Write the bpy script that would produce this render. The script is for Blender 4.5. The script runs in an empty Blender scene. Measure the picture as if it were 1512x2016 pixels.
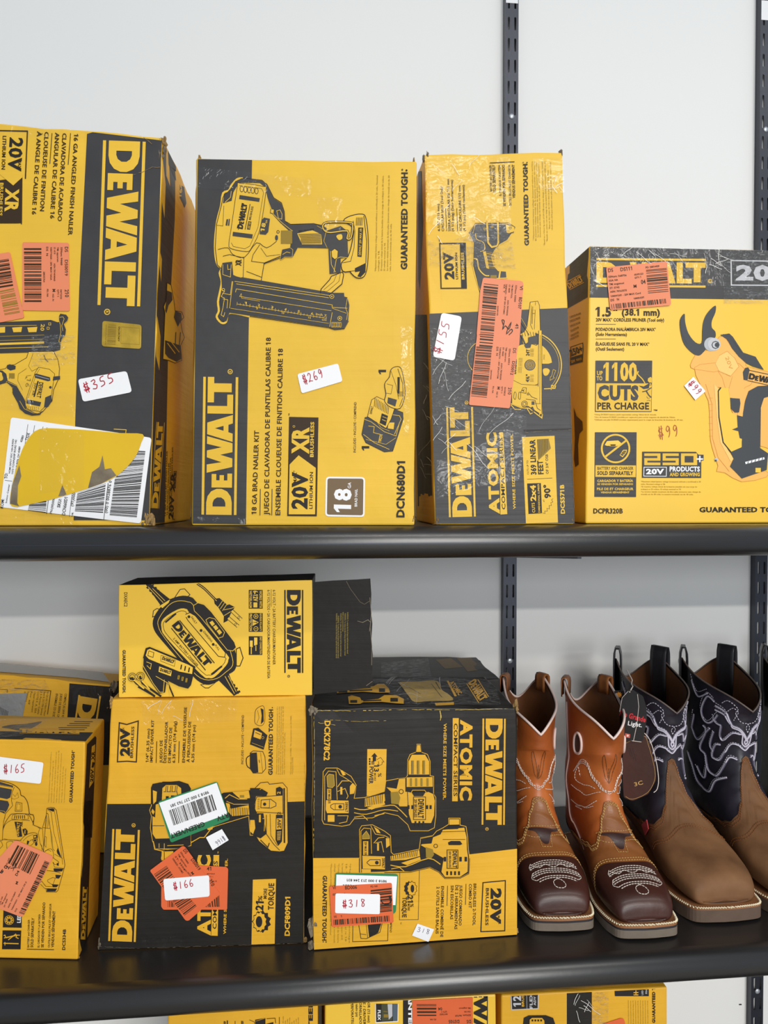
import bpy, bmesh, math, random
from mathutils import Vector, noise
from mathutils.geometry import tessellate_polygon
random.seed(7)
SC = bpy.context.scene
# ------------------------------------------------------------------ camera
EYE = Vector((0, 0, 1.4)); FPX = 1500.0
YAW, PIT = 0.10123, 0.01979
FW = Vector((math.sin(YAW)*math.cos(PIT), math.cos(YAW)*math.cos(PIT), -math.sin(PIT)))
RT = Vector((math.cos(YAW), -math.sin(YAW), 0)); UPV = RT.cross(FW)
cam_d = bpy.data.cameras.new('camera'); cam = bpy.data.objects.new('camera', cam_d); SC.collection.objects.link(cam)
cam.location = EYE; cam.rotation_euler = (math.pi/2-PIT, 0, -YAW)
cam_d.sensor_fit = 'VERTICAL'; cam_d.sensor_height = 36; cam_d.sensor_width = 27; cam_d.lens = FPX/2016*36
cam_d.clip_start = 0.01; SC.camera = cam
# ------------------------------------------------------------------ world, lights, exposure
SC.view_settings.view_transform = 'Standard'; SC.view_settings.look = 'None'
SC.view_settings.gamma = 1; SC.view_settings.use_curve_mapping = False
SC.view_settings.exposure = 0.50
wd = bpy.data.worlds.new('world'); SC.world = wd; wd.use_nodes = True
wd.node_tree.nodes['Background'].inputs[0].default_value = (0.72, 0.86, 1.0, 1)
wd.node_tree.nodes['Background'].inputs[1].default_value = 0.25
def area(name, loc, sx, sy, power, col, target=None):
    l = bpy.data.lights.new(name, 'AREA'); l.shape = 'RECTANGLE'; l.size = sx; l.size_y = sy
    l.energy = power; l.color = col
    o = bpy.data.objects.new(name, l); SC.collection.objects.link(o); o.location = loc
    d = (Vector(target) - Vector(loc)) if target else Vector((0, 0, -1))
    o.rotation_euler = d.to_track_quat('-Z', 'Y').to_euler()
    return o
WARM = (1.0, 0.965, 0.90)
area('ceiling_light_near', (0.9, -0.4, 2.95), 2.2, 0.07, 13, WARM)
area('ceiling_light_middle', (1.0, -2.6, 2.95), 1.8, 0.3, 42, WARM)
area('ceiling_light_far', (1.5, -4.8, 2.95), 2.6, 0.3, 225, WARM)
area('broad_far_light', (1.4, -6.5, 1.9), 3.6, 1.6, 105, (0.98, 0.99, 1.0), (0.2, 1, 1.3))  # wide unseen area light far behind the camera, aimed at the shelves
# ------------------------------------------------------------------ helpers
def lin(c):
    return tuple((x/255/12.92 if x/255 <= .04045 else ((x/255+.055)/1.055)**2.4) for x in c) + (1,)
def ray(px, py):
    return FW + RT*((px-756)/FPX) + UPV*((1008-py)/FPX)
def q(s):
    return [tuple(float(a) for a in t.split(',')) for t in s.split()]
def smooth(pts, n=4, closed=True):
    N = len(pts); out = []
    for i in range(N if closed else N-1):
        g = (lambda k: pts[k % N]) if closed else (lambda k: pts[max(0, min(N-1, k))])
        a, b, c, d = g(i-1), g(i), g(i+1), g(i+2)
        for j in range(n):
            t = j/n
            out.append(tuple(.5*(2*b[k]+(c[k]-a[k])*t+(2*a[k]-5*b[k]+4*c[k]-d[k])*t*t+(3*b[k]-a[k]-3*c[k]+d[k])*t**3) for k in range(len(b))))
    if not closed: out.append(pts[-1])
    return out
MATS = {}
def material(name, col, rough=.5, spec=.5, metal=0, bump=0, bscale=30, bdist=.002, flute=0, mott=0, mscale=25, coat=0, sheen=0, col2=None, aniso=None):
    """procedural principled material: base colour with mottling, noise bump and corrugation flutes"""
    if name in MATS: return MATS[name]
    m = bpy.data.materials.new(name); m.use_nodes = True; nt = m.node_tree; N = nt.nodes; L = nt.links
    b = N['Principled BSDF']; c = lin(col)
    b.inputs['Base Color'].default_value = c; b.inputs['Roughness'].default_value = rough
    b.inputs['Metallic'].default_value = metal; b.inputs['Specular IOR Level'].default_value = spec
    b.inputs['Coat Weight'].default_value = coat; b.inputs['Coat Roughness'].default_value = .15
    tc = N.new('ShaderNodeTexCoord'); src = tc.outputs['Object']
    if mott or col2:
        nz = N.new('ShaderNodeTexNoise'); nz.inputs['Scale'].default_value = mscale; nz.inputs['Detail'].default_value = 5
        if aniso:
            mp = N.new('ShaderNodeMapping'); mp.inputs['Scale'].default_value = aniso
            L.new(src, mp.inputs[0]); L.new(mp.outputs[0], nz.inputs[0])
        else: L.new(src, nz.inputs[0])
        rp = N.new('ShaderNodeValToRGB'); rp.color_ramp.elements[0].position = .34; rp.color_ramp.elements[1].position = .68
        d = lin(col2) if col2 else tuple(x*(1-mott) for x in c[:3])+(1,)
        rp.color_ramp.elements[0].color = d; rp.color_ramp.elements[1].color = c
        L.new(nz.outputs[0], rp.inputs[0]); L.new(rp.outputs[0], b.inputs['Base Color'])
    last = None
    if bump:
        nz = N.new('ShaderNodeTexNoise'); nz.inputs['Scale'].default_value = bscale; nz.inputs['Detail'].default_value = 4
        L.new(src, nz.inputs[0])
        bp = N.new('ShaderNodeBump'); bp.inputs['Strength'].default_value = bump; bp.inputs['Distance'].default_value = bdist
        L.new(nz.outputs[0], bp.inputs['Height']); last = bp
    if flute:
        mp = N.new('ShaderNodeMapping'); mp.inputs['Scale'].default_value = (4, 4, 150)
        nz = N.new('ShaderNodeTexNoise'); nz.inputs['Scale'].default_value = 1; nz.inputs['Detail'].default_value = 2
        L.new(src, mp.inputs[0]); L.new(mp.outputs[0], nz.inputs[0])
        bp = N.new('ShaderNodeBump'); bp.inputs['Strength'].default_value = flute; bp.inputs['Distance'].default_value = .0012
        L.new(nz.outputs[0], bp.inputs['Height'])
        if last: L.new(last.outputs[0], bp.inputs['Normal'])
        last = bp
    if last: L.new(last.outputs[0], b.inputs['Normal'])
    MATS[name] = m
    return m
YEL = material('yellow_card', (241, 194, 61), .5, .35, bump=.25, bscale=14, bdist=.006, flute=.35, mott=.10, mscale=9)
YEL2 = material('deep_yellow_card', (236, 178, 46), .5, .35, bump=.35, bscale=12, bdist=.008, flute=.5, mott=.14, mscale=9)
YELG = material('smooth_yellow_card', (248, 200, 66), .38, .4, bump=.08, bscale=6, bdist=.004, mott=.03, mscale=5)
BLK = material('black_card', (60, 59, 60), .5, .45, bump=.3, bscale=16, bdist=.004, flute=.4, mott=.18, mscale=30)
BLKD = material('deep_black_card', (36, 32, 28), .5, .35, bump=.35, bscale=14, bdist=.005, flute=.3, mott=.2, mscale=30)
INK = material('dark_ink', (58, 42, 24), .5, .3)
INKB = material('black_ink', (40, 36, 34), .5, .3)
HALF = material('halftone_ink', (150, 122, 40), .5, .3)
KRAFT = material('raw_cardboard', (172, 140, 92), .9, .1, bump=.6, bscale=120, mott=.3, mscale=60)
GREYC = material('grey_crushed_card', (140, 128, 110), .9, .1, bump=.6, bscale=120, mott=.4, mscale=60)
WHT = material('white_label', (244, 244, 246), .45, .4, bump=.05, bscale=20)
ORG = material('orange_label', (238, 140, 100), .5, .35, mott=.04, bump=.05, bscale=20)
ORGD = material('deep_orange_label', (230, 106, 60), .5, .35, mott=.04, bump=.05, bscale=20)
RED = material('red_marker', (176, 38, 58), .5, .3)
PURP = material('grey_pencil', (120, 112, 128), .6, .2)
GRN = material('green_label', (46, 132, 86), .5, .3)
BRN = material('grey_brown_ink', (122, 100, 74), .5, .3)
SIL = material('silver_ink', (196, 196, 200), .4, .5)
GOLD = material('gold_foil', (216, 178, 64), .3, .5, metal=.4, mott=.3, mscale=60, bump=.3, bscale=80)
def tape_mat(name, fac, rough, bscale, strength, tint=(1, 1, 1, 1), patch=0):
    m = bpy.data.materials.new(name); m.use_nodes = True; nt = m.node_tree; N = nt.nodes; L = nt.links
    N.remove(N['Principled BSDF']); out = N['Material Output']
    tr = N.new('ShaderNodeBsdfTransparent'); tr.inputs[0].default_value = tint
    gl = N.new('ShaderNodeBsdfGlossy'); gl.inputs['Roughness'].default_value = rough
    mx = N.new('ShaderNodeMixShader'); mx.inputs[0].default_value = fac
    tc = N.new('ShaderNodeTexCoord'); nz = N.new('ShaderNodeTexNoise'); nz.inputs['Scale'].default_value = bscale; nz.inputs['Detail'].default_value = 3
    nz.inputs['Distortion'].default_value = 1.5
    bp = N.new('ShaderNodeBump'); bp.inputs['Strength'].default_value = strength; bp.inputs['Distance'].default_value = .004
    L.new(tc.outputs['Object'], nz.inputs[0]); L.new(nz.outputs[0], bp.inputs['Height']); L.new(bp.outputs[0], gl.inputs['Normal'])
    if patch:
        n2 = N.new('ShaderNodeTexNoise'); n2.inputs['Scale'].default_value = patch; n2.inputs['Detail'].default_value = 8; n2.inputs['Roughness'].default_value = .75
        mp = N.new('ShaderNodeMapping'); mp.inputs['Scale'].default_value = (.35, 1, 1)
        rp = N.new('ShaderNodeValToRGB'); rp.color_ramp.elements[0].position = .5; rp.color_ramp.elements[1].position = .56
        rp.color_ramp.elements[0].color = (fac*.35,)*3+(1,); rp.color_ramp.elements[1].color = (min(1, fac*2.5),)*3+(1,)
        L.new(tc.outputs['Object'], mp.inputs[0]); L.new(mp.outputs[0], n2.inputs[0]); L.new(n2.outputs[0], rp.inputs[0]); L.new(rp.outputs[0], mx.inputs[0])
    L.new(tr.outputs[0], mx.inputs[1]); L.new(gl.outputs[0], mx.inputs[2]); L.new(mx.outputs[0], out.inputs[0])
    return m
TAPE = tape_mat('clear_tape', .032, .12, 45, 1.0)
TAPEB = tape_mat('bubbled_clear_tape', .10, .25, 300, 1.0, patch=330)
# ---- objects
def link(o):
    SC.collection.objects.link(o); return o
def mesh_obj(name, verts, faces, mats, fm=None, parent=None, smooth_=False):
    me = bpy.data.meshes.new(name)
    off = parent_origin(parent)
    me.from_pydata([tuple(Vector(v)-off) for v in verts], [], faces)
    for m in (mats if isinstance(mats, (list, tuple)) else [mats]): me.materials.append(m)
    if fm: me.polygons.foreach_set('material_index', fm)
    if smooth_: me.polygons.foreach_set('use_smooth', [True]*len(me.polygons))
    me.update()
    o = bpy.data.objects.new(name, me); link(o)
    if parent: o.parent = parent
    else: pass
    return o
def parent_origin(p):
    v = Vector((0, 0, 0))
    while p: v = v + Vector(p.location); p = p.parent
    return v
def thing(name, label, cat, loc, group=None):
    o = bpy.data.objects.new(name, None); link(o); o.location = loc; o.empty_display_size = .02
    o['label'] = label; o['category'] = cat
    if group: o['group'] = group
    return o
# ---- flat text outlines
_gl = {}
def raw_glyphs(s, bold):
    cu = bpy.data.curves.new('t', 'FONT'); cu.body = s; cu.resolution_u = 1; cu.offset = bold; cu.space_character = 1+bold*1.6
    o = bpy.data.objects.new('t', cu); me = o.to_mesh(); r = [(v.co.x, v.co.y) for v in me.vertices]
    o.to_mesh_clear(); bpy.data.objects.remove(o); bpy.data.curves.remove(cu); return r
_one = raw_glyphs('1', 0); STEM = max(v[0] for v in _one)-min(v[0] for v in _one)
def glyphs(s, bold, shear=0):
    k = (s, bold, shear)
    if k not in _gl:
        bold = bold*.8; cu = bpy.data.curves.new('t', 'FONT'); cu.body = s; cu.resolution_u = 2; cu.offset = bold; cu.shear = shear; cu.space_character = 1+bold*1.6
        o = bpy.data.objects.new('t', cu); me = o.to_mesh()
        vs = [(v.co.x, v.co.y) for v in me.vertices]; fs = [tuple(p.vertices) for p in me.polygons]
        o.to_mesh_clear(); bpy.data.objects.remove(o); bpy.data.curves.remove(cu)
        x0 = min(v[0] for v in vs); x1 = max(v[0] for v in vs)
        if '1' in s and len(s) < 60:
            # the plain font draws 1 as a bare bar: give each one its flag
            for i, ch in enumerate(s):
                if ch == '1':
                    pre = s[:i+1]; xr = max(v[0] for v in raw_glyphs(pre, bold)); w = STEM+2*bold; xl = xr-w; b = len(vs)
                    vs += [(xl+.01, .72), (xl-.15, .58), (xl-.15, .45), (xl+.01, .55)]; fs.append((b, b+1, b+2, b+3))
            x0 = min(v[0] for v in vs); x1 = max(v[0] for v in vs)
        _gl[k] = ([((v[0]-x0)/(x1-x0), v[1]) for v in vs], fs)
    return _gl[k]
CAP = max(v[1] for v in glyphs('H', 0)[0])
LOGO = [([(0,0),(0,20),(9,20),(13.5,19),(17,16.2),(18.8,12),(18.8,8),(17,3.8),(13.5,1),(9,0)], [(6,5),(6,15),(8.6,15),(11,14),(12.6,11.6),(12.6,8.4),(11,6),(8.6,5)]),
 ([(19.8,0),(19.8,16),(29.6,16),(29.6,12.4),(25,12.4),(25,9.8),(28.8,9.8),(28.8,6.4),(25,6.4),(25,3.7),(30,3.7),(30,0)], None),
 ([(30.4,20),(36.4,20),(38.2,8.5),(41.6,20),(46.6,20),(49,8.5),(51.4,20),(57,20),(52,0),(45.6,0),(43.6,9.5),(41,0),(34.8,0)], None),
 ([(53,0),(58.4,20),(66.8,20),(72.6,0),(66.4,0),(65.4,3.4),(60,3.4),(59,0)], [(61,7.2),(62.8,14),(64.6,7.2)]),
 ([(73.4,0),(73.4,20),(79,20),(79,4.6),(87.3,4.6),(87.3,0)], None),
 ([(81.5,20),(100,20),(100,15),(95.4,15),(95.4,1.2),(89,1.2),(89,15),(81.5,15)], None)]
class Face:
    def __init__(s, p, n): s.p = Vector(p); s.n = Vector(n).normalized(); s.b = None
    def bound(s, bl, br, tl, tr):
        s.ex = (br-bl).normalized(); s.ey = s.n.cross(s.ex)
        if s.ey.dot(tl-bl) < 0: s.ey = -s.ey
        s.b = [Vector(((k-s.p).dot(s.ex), (k-s.p).dot(s.ey))) for k in (bl, br, tl, tr)]
    def clip(s, P):
        """keep print on its face"""
        if not s.b: return P
        bl, br, tl, tr = s.b; x, y = (P-s.p).dot(s.ex), (P-s.p).dot(s.ey); u = v = .5
        for _ in range(4):
            yb = bl.y+(br.y-bl.y)*u; yt = tl.y+(tr.y-tl.y)*u; v = max(-.5, min(1.5, (y-yb)/(yt-yb)))
            xl = bl.x+(tl.x-bl.x)*v; xr = br.x+(tr.x-br.x)*v; u = max(-.5, min(1.5, (x-xl)/(xr-xl)))
        e = .003
        if e <= u <= 1-e and e <= v <= 1-e: return P
        u = min(1-e, max(e, u)); v = min(1-e, max(e, v))
        q0 = (bl*(1-u)+br*u)*(1-v)+(tl*(1-u)+tr*u)*v
        return s.p+s.ex*q0.x+s.ey*q0.y
    @staticmethod
    def of(a, b, c):
        a, b, c = Vector(a), Vector(b), Vector(c); n = (b-a).cross(c-a).normalized()
        if n.dot(EYE-a) < 0: n = -n
        return Face(a, n)
    def pt(s, px, py, off=0):
        d = ray(px, py); t = (s.p-EYE).dot(s.n)/d.dot(s.n)
        return s.clip(EYE + d*t) + s.n*off
LAY = .00012
class Print:
    """flat printed pieces lying on one face of a carton; coordinates measured on enlargements of that face"""
    def __init__(s, face, owner): s.f = face; s.o = owner; s.z(0, 0, 1); s.cur = None; s.acc = {}; s.lay = 1; s.m = INKB
    def z(s, x0, y0, k): s.zx, s.zy, s.k = x0, y0, k; return s
    def part(s, name, lay=None, owner=None):
        s.n = 0; s.cur = (name, len(s.acc)); s.acc[s.cur] = ([], [], [], [], owner or s.o, s)
        if lay is not None: s.lay = lay
        return s
    def ink(s, m): s.m = m; return s
    def _add(s, pts, faces, m=None, up=0):
        V, F, M, ms, _, _ = s.acc[s.cur]; m = m or s.m
        if m not in ms: ms.append(m)
        b = len(V); s.n = getattr(s, 'n', 0)+1; off = LAY*(s.lay+up)+s.n*8e-7
        V.extend(s.f.pt(s.zx+x/s.k, s.zy+y/s.k, off) for x, y in pts)
        for f in faces:
            F.append(tuple(b+i for i in f)); M.append(ms.index(m))
    def poly(s, pts, m=None, up=0, holes=()):
        if isinstance(pts, str): pts = q(pts)
        pl = [[Vector((x, y, 0)) for x, y in r] for r in [pts, *holes]]
        fl = [p for r in [pts, *holes] for p in r]
        s._add(fl, tessellate_polygon(pl), m, up); return s
    def blob(s, pts, m=None, up=0): return s.poly(smooth(q(pts) if isinstance(pts, str) else pts), m, up)
    def rect(s, x0, y0, x1, y1, m=None, up=0): return s.poly([(x0, y0), (x1, y0), (x1, y1), (x0, y1)], m, up)
    def line(s, pts, w=3, m=None, up=0, closed=False, sm=0):
        if isinstance(pts, str): pts = q(pts)
        if sm: pts = smooth(pts, sm, closed)
        n = len(pts); L = []; R = []
        for i in range(n):
            a = pts[(i-1) % n] if (closed or i) else pts[i]; b = pts[(i+1) % n] if (closed or i < n-1) else pts[i]
            c = pts[i]
            d1 = Vector((c[0]-a[0], c[1]-a[1])); d2 = Vector((b[0]-c[0], b[1]-c[1]))
            d1 = d1.normalized() if d1.length > 1e-6 else d2.normalized(); d2 = d2.normalized() if d2.length > 1e-6 else d1
            t = d1+d2; t = t.normalized() if t.length > 1e-3 else d1
            k = 1/max(.45, t.dot(d1)); nx, ny = -t.y*w/2*k, t.x*w/2*k
            L.append((c[0]+nx, c[1]+ny)); R.append((c[0]-nx, c[1]-ny))
        f = [(i, (i+1) % n, n+(i+1) % n, n+i) for i in range(n if closed else n-1)]
        s._add(L+R, f, m, up); return s
    def shape(s, pts, fill, out, w=3, sm=0, up=0):
        p = q(pts) if isinstance(pts, str) else pts
        if sm: p = smooth(p, sm)
        s.poly(p, fill, up); s.line(p, w, out, up+1, True); return s
    def circ(s, x, y, r, m=None, up=0, ry=None, n=20):
        ry = ry or r; return s.poly([(x+r*math.cos(2*math.pi*i/n), y+ry*math.sin(2*math.pi*i/n)) for i in range(n)], m, up)
    def ring(s, x, y, r, w=3, m=None, up=0, n=24, ry=None):
        ry = ry or r; return s.line([(x+r*math.cos(2*math.pi*i/n), y+ry*math.sin(2*math.pi*i/n)) for i in range(n)], w, m, up, True)
    def rrect(s, pts, r, m=None, up=0):
        p = q(pts) if isinstance(pts, str) else pts; out = []; n = len(p)
        for i in range(n):
            a, b, c = Vector(p[i-1]), Vector(p[i]), Vector(p[(i+1) % n])
            u = (a-b).normalized(); v = (c-b).normalized()
            for j in range(5):
                t = j/4; out.append(tuple(b + u*r*(1-t)**2 + v*r*t**2))
        return s.poly(out, m, up)
    def text(s, body, S, E, h, m=None, bold=.02, up=0, shear=0):
        vs, fs = glyphs(body, bold, shear)
        S = Vector(S); E = Vector(E); d = E-S; u = Vector((d.y, -d.x)).normalized()*h/CAP
        s._add([tuple(S + d*x + u*y) for x, y in vs], fs, m, up); return s
    def logo(s, S, E, h, m=None, bars=True, up=0, reg=True):
        S = Vector(S); E = Vector(E); d = (E-S)/100; u = Vector((d.y, -d.x)).normalized()*h/20
        T = lambda r: [tuple(S+d*x+u*y) for x, y in r]
        for o, hl in LOGO: s.poly(T(o), m, up, [T(hl)] if hl else ())
        if bars:
            for a, b in ((21.6, 23.6), (-3.8, -1.8)): s.poly(T([(0, a), (100, a), (100, b), (0, b)]), m, up)
        if reg:
            c = S+d*104+u*2.6; rr = h*.085
            s.ring(c.x, c.y, rr, rr*.35, m, up, 12); s.text('R', tuple(c-d.normalized()*rr*.4-u.normalized()*rr*.5), tuple(c+d.normalized()*rr*.5-u.normalized()*rr*.5), rr, m, .02, up)
        return s
    def bars(s, A, B, C, D, n, m=None, up=0, seed=1, ends=False):
        """stripes of varied width between edge A-B and edge D-C"""
        rn = random.Random(seed); A, B, C, D = map(Vector, (A, B, C, D)); w = [rn.choice((1, 1, 2, 3)) for _ in range(2*n)]; T = sum(w); t = 0
        for i in range(n):
            a, b = t/T, (t+w[2*i])/T; t += w[2*i]+w[2*i+1]
            s.poly([tuple(A.lerp(B, a)), tuple(A.lerp(B, b)), tuple(D.lerp(C, b)), tuple(D.lerp(C, a))], m, up)
        return s
    def para(s, lines, S, E, step, h, m=None, bold=.0, up=0):
        """lines of small print: S-E is the first base line, step the shift per line; a line is (text, start, end) in fractions"""
        S = Vector(S); E = Vector(E); step = Vector(step)
        for i, (t, a, b) in enumerate(lines):
            s.text(t, tuple(S.lerp(E, a)+step*i), tuple(S.lerp(E, b)+step*i), h, m, bold, up)
        return s
    def done(s):
        for (name, _), (V, F, M, ms, ow, _) in s.acc.items():
            if F:
                o = mesh_obj(name, V, F, ms, M, ow)
                if name == 'tape_wrinkle_glint': o['kind'] = 'stuff'
        s.acc = {}
    def sticker(s, name, pts, r, m, lay, label=None, thick=.00025):
        """a stuck-on label: a thin slab of its own, returned so that its print can hang under it"""
        p = q(pts) if isinstance(pts, str) else pts; out = []; n = len(p)
        for i in range(n):
            a, b, c = Vector(p[i-1]), Vector(p[i]), Vector(p[(i+1) % n]); u = (a-b).normalized(); v = (c-b).normalized()
            for j in range(5):
                t = j/4; out.append(tuple(b+u*r*(1-t)**2+v*r*t**2))
        N = len(out); top = [s.f.pt(s.zx+x/s.k, s.zy+y/s.k, LAY*lay) for x, y in out]; bot = [v-s.f.n*thick for v in top]
        tri = [tuple(t) for t in tessellate_polygon([[Vector((x, y, 0)) for x, y in out]])]
        side = [(i, (i+1) % N, N+(i+1) % N, N+i) for i in range(N)]
        o = mesh_obj(name, top+bot, tri+side, m, None, s.o)
        if label: o['label'] = label
        return o
ZU, ZL, ZB = EYE.z-.0625+.033, EYE.z-.5136+.033, EYE.z-.5136+.033-.451
def at_z(px, py, z):
    d = ray(px, py); return EYE+d*((z-EYE.z)/d.z)
def at_y(px, py, y):
    d = ray(px, py); return EYE+d*(y/d.y)
class Carton:
    """a carton from the four front corners (TL, TR, BR, BL), the depths of its two lower corners, and its depth"""
    def __init__(s, label, quad, zb, yl=None, yr=None, depth=.15, group=None, mats=(YEL, YEL, YEL, YEL), lean=0, backskew=(0, 0, 0, 0), jit=.0012, backdir=None, cat='box', cuts=9, bev=.0018, name='carton'):
        TL, TR, BR, BL = quad
        bl = at_y(*BL, yl) if yl else at_z(*BL, zb); br = at_y(*BR, yr) if yr else at_z(*BR, zb)
        zb += .0005; bl.z = br.z = zb
        n = (br-bl).cross(Vector((0, 0, 1))); n.normalize()
        if n.dot(EYE-bl) < 0: n = -n
        n = Vector((n.x, n.y, math.tan(math.radians(lean)))).normalized()
        s.front = Face(bl, n)
        tl, tr = s.front.pt(*TL), s.front.pt(*TR)
        bk = backdir or -Vector((n.x, n.y, 0)).normalized()
        bk = Vector(bk)*depth; ex = (br-bl).normalized(); e0, e1, e2, e3 = backskew   # left x, right x, top-left z, top-right z
        BLb, BRb, TLb, TRb = bl+bk+ex*e0, br+bk+ex*e1, tl+bk+ex*e0+Vector((0, 0, e2)), tr+bk+ex*e1+Vector((0, 0, e3))
        s.c = dict(tl=tl, tr=tr, br=br, bl=bl, tlb=TLb, trb=TRb, brb=BRb, blb=BLb)
        s.root = thing(name, label, cat, (bl+br+BLb+BRb)/4, group)
        s.top = Face.of(tl, tr, TLb); s.left = Face.of(bl, tl, BLb); s.right = Face.of(br, tr, BRb)
        s.front.bound(bl, br, tl, tr); s.top.bound(tl, tr, TLb, TRb); s.left.bound(BLb, bl, TLb, tl); s.right.bound(br, BRb, tr, TRb)
        bm = bmesh.new(); off = s.root.location
        v = [bm.verts.new(p-off) for p in (tl, tr, br, bl, TLb, TRb, BRb, BLb)]
        fr = bm.faces.new((v[0], v[3], v[2], v[1])); tp = bm.faces.new((v[4], v[0], v[1], v[5])); lf = bm.faces.new((v[4], v[7], v[3], v[0]))
        rt = bm.faces.new((v[1], v[2], v[6], v[5])); bo = bm.faces.new((v[3], v[7], v[6], v[2])); ba = bm.faces.new((v[5], v[6], v[7], v[4]))
        ms = []
        for m in mats:
            if m not in ms: ms.append(m)
        for f, m in ((fr, mats[0]), (tp, mats[1]), (lf, mats[2]), (rt, mats[3]), (bo, mats[0]), (ba, mats[0])): f.material_index = ms.index(m)
        bmesh.ops.recalc_face_normals(bm, faces=bm.faces)
        bmesh.ops.subdivide_edges(bm, edges=bm.edges[:], cuts=cuts, use_grid_fill=True)
        nl = s.front.n; sd = random.random()*50
        for x in bm.verts:
            w = x.co+off; d = (w-s.front.p).dot(nl)
            nv = noise.noise_vector(w*22+Vector((sd, 0, 0)))*jit+noise.noise_vector(w*70+Vector((sd, 9, 0)))*jit*.4
            onf = abs(d) < 1e-5; bottom = abs(w.z-zb) < 1e-5
            nf = sum(1 for f in x.link_faces) and len({f.material_index*0+round(f.normal.x*2)*9+round(f.normal.y*2)*3+round(f.normal.z*2) for f in x.link_faces})
            inpl = nv - nl*nv.dot(nl)
            if onf:
                x.co += (inpl if nf > 1 else Vector((0, 0, 0))) - nl*abs(nv.dot(nl))*(.9 if nf > 1 else .05)
            elif nf > 1: x.co += nv*.9
            if bottom: x.co.z = zb-off.z
            if x.co.z+off.z < zb: x.co.z = zb-off.z
        me = bpy.data.meshes.new('body'); bm.to_mesh(me); bm.free()
        for m in ms: me.materials.append(m)
        o = link(bpy.data.objects.new('body', me)); o.parent = s.root
        md = o.modifiers.new('bevel', 'BEVEL'); md.width = bev; md.segments = 2; md.limit_method = 'ANGLE'; md.angle_limit = math.radians(50)
        s.body = o
    def wear(s, px, py, r=.006, m=KRAFT, n=3, face=None, seed=0):
        """a crushed, frayed patch of board at a corner"""
        rn = random.Random(seed+int(px*7+py)); f = face or s.front; c = f.pt(px, py, 0); V = []; F = []
        for k in range(n):
            bm = bmesh.new(); bmesh.ops.create_icosphere(bm, subdivisions=2, radius=1)
            cc = c+Vector((rn.uniform(-1, 1)*r*.35, rn.uniform(0, 1)*r*.3+.0015, rn.uniform(-1, 1)*r*.5)); sc = Vector((rn.uniform(.15, .4), rn.uniform(.2, .45), rn.uniform(.35, .9)))*r*.85
            b = len(V); zmin = s.root.location.z
            for v in bm.verts:
                k2 = 1+noise.noise(v.co*4.1+Vector((seed+k*5, px, 0)))*1.3
                p = cc+Vector((v.co.x*sc.x, v.co.y*sc.y, v.co.z*sc.z))*k2; p.z = max(p.z, zmin+.0003); V.append(p)
            F += [tuple(b+v.index for v in f_.verts) for f_ in bm.faces]; bm.free()
        o = mesh_obj('worn_corner', V, F, m, None, s.root); o['label'] = 'crushed frayed cardboard corner'
        return o
    def crack(s, pts, w=1.2, m=KRAFT, face=None, seed=3, name='worn_edge'):
        """an irregular strip where the print has rubbed off along a fold"""
        P = Print(face or s.front, s.root); rn = random.Random(seed); pts = q(pts) if isinstance(pts, str) else pts; P.part(name, 9)
        out = []
        for a, b in zip(pts, pts[1:]):
            d = math.hypot(b[0]-a[0], b[1]-a[1]); n = max(2, int(d/5))
            for i in range(n):
                t = i/n; out.append((a[0]+(b[0]-a[0])*t+rn.uniform(-.6, .6), a[1]+(b[1]-a[1])*t+rn.uniform(-.6, .6)))
        out.append(pts[-1]); V = []; F = []
        for i, (x, y) in enumerate(out[:-1]):
            if rn.random() < .82: P.line([out[i], out[i+1]], rn.uniform(.35, 1.3)*w, m)
        P.done()
FINE = ["*Maximum initial battery voltage (measured without a workload) is 20 volts. Nominal", "voltage is 18.",
 "El maximo voltaje inicial de la bateria (medido sin una carga de trabajo) es 20 voltios.", "El voltaje nominal es 18.",
 "La tension initiale maximum du bloc-piles (mesuree sans charge de travail) est de 20", "volts. La tension nominale est de 18 volts."]
def dollar_text(P, body, S, E, h, m, w):
    """hand-written price: strokes of a marker"""
    S = Vector(S); E = Vector(E); d = (E-S); u = Vector((d.y, -d.x)).normalized()*h; n = len(body); d = d/n
    G = {'$': ['.75,.85 .3,.8 .2,.6 .6,.45 .65,.2 .1,.15', '.3,1.05 .3,-.1', '.6,1.1 .55,-.15', '.05,.3 .8,.25'],
         '1': ['.5,.95 .35,0'], '2': ['.15,.75 .4,1 .65,.8 .5,.45 .1,.05 .3,.1 .75,0'], '3': ['.15,.9 .55,1 .6,.75 .35,.55 .7,.35 .5,0 .1,.1'],
         '5': ['.8,1.05 .35,.95 .25,.6 .6,.5 .6,.15 .1,0'], '6': ['.6,1 .25,.6 .2,.15 .45,0 .7,.2 .5,.45 .25,.3'],
         '8': ['.6,.9 .3,1 .25,.75 .65,.3 .5,0 .25,.1 .4,.5 .7,.8 .6,.95'], '9': ['.7,.85 .45,1 .25,.7 .45,.5 .7,.8 .65,.3 .45,0']}
    for i, c in enumerate(body):
        for st in G[c]:
            pts = [tuple(S+d*(i+x)+u*y) for x, y in q(st)]
            P.line(pts, w, m, sm=4 if c != '1' else 0)
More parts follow.
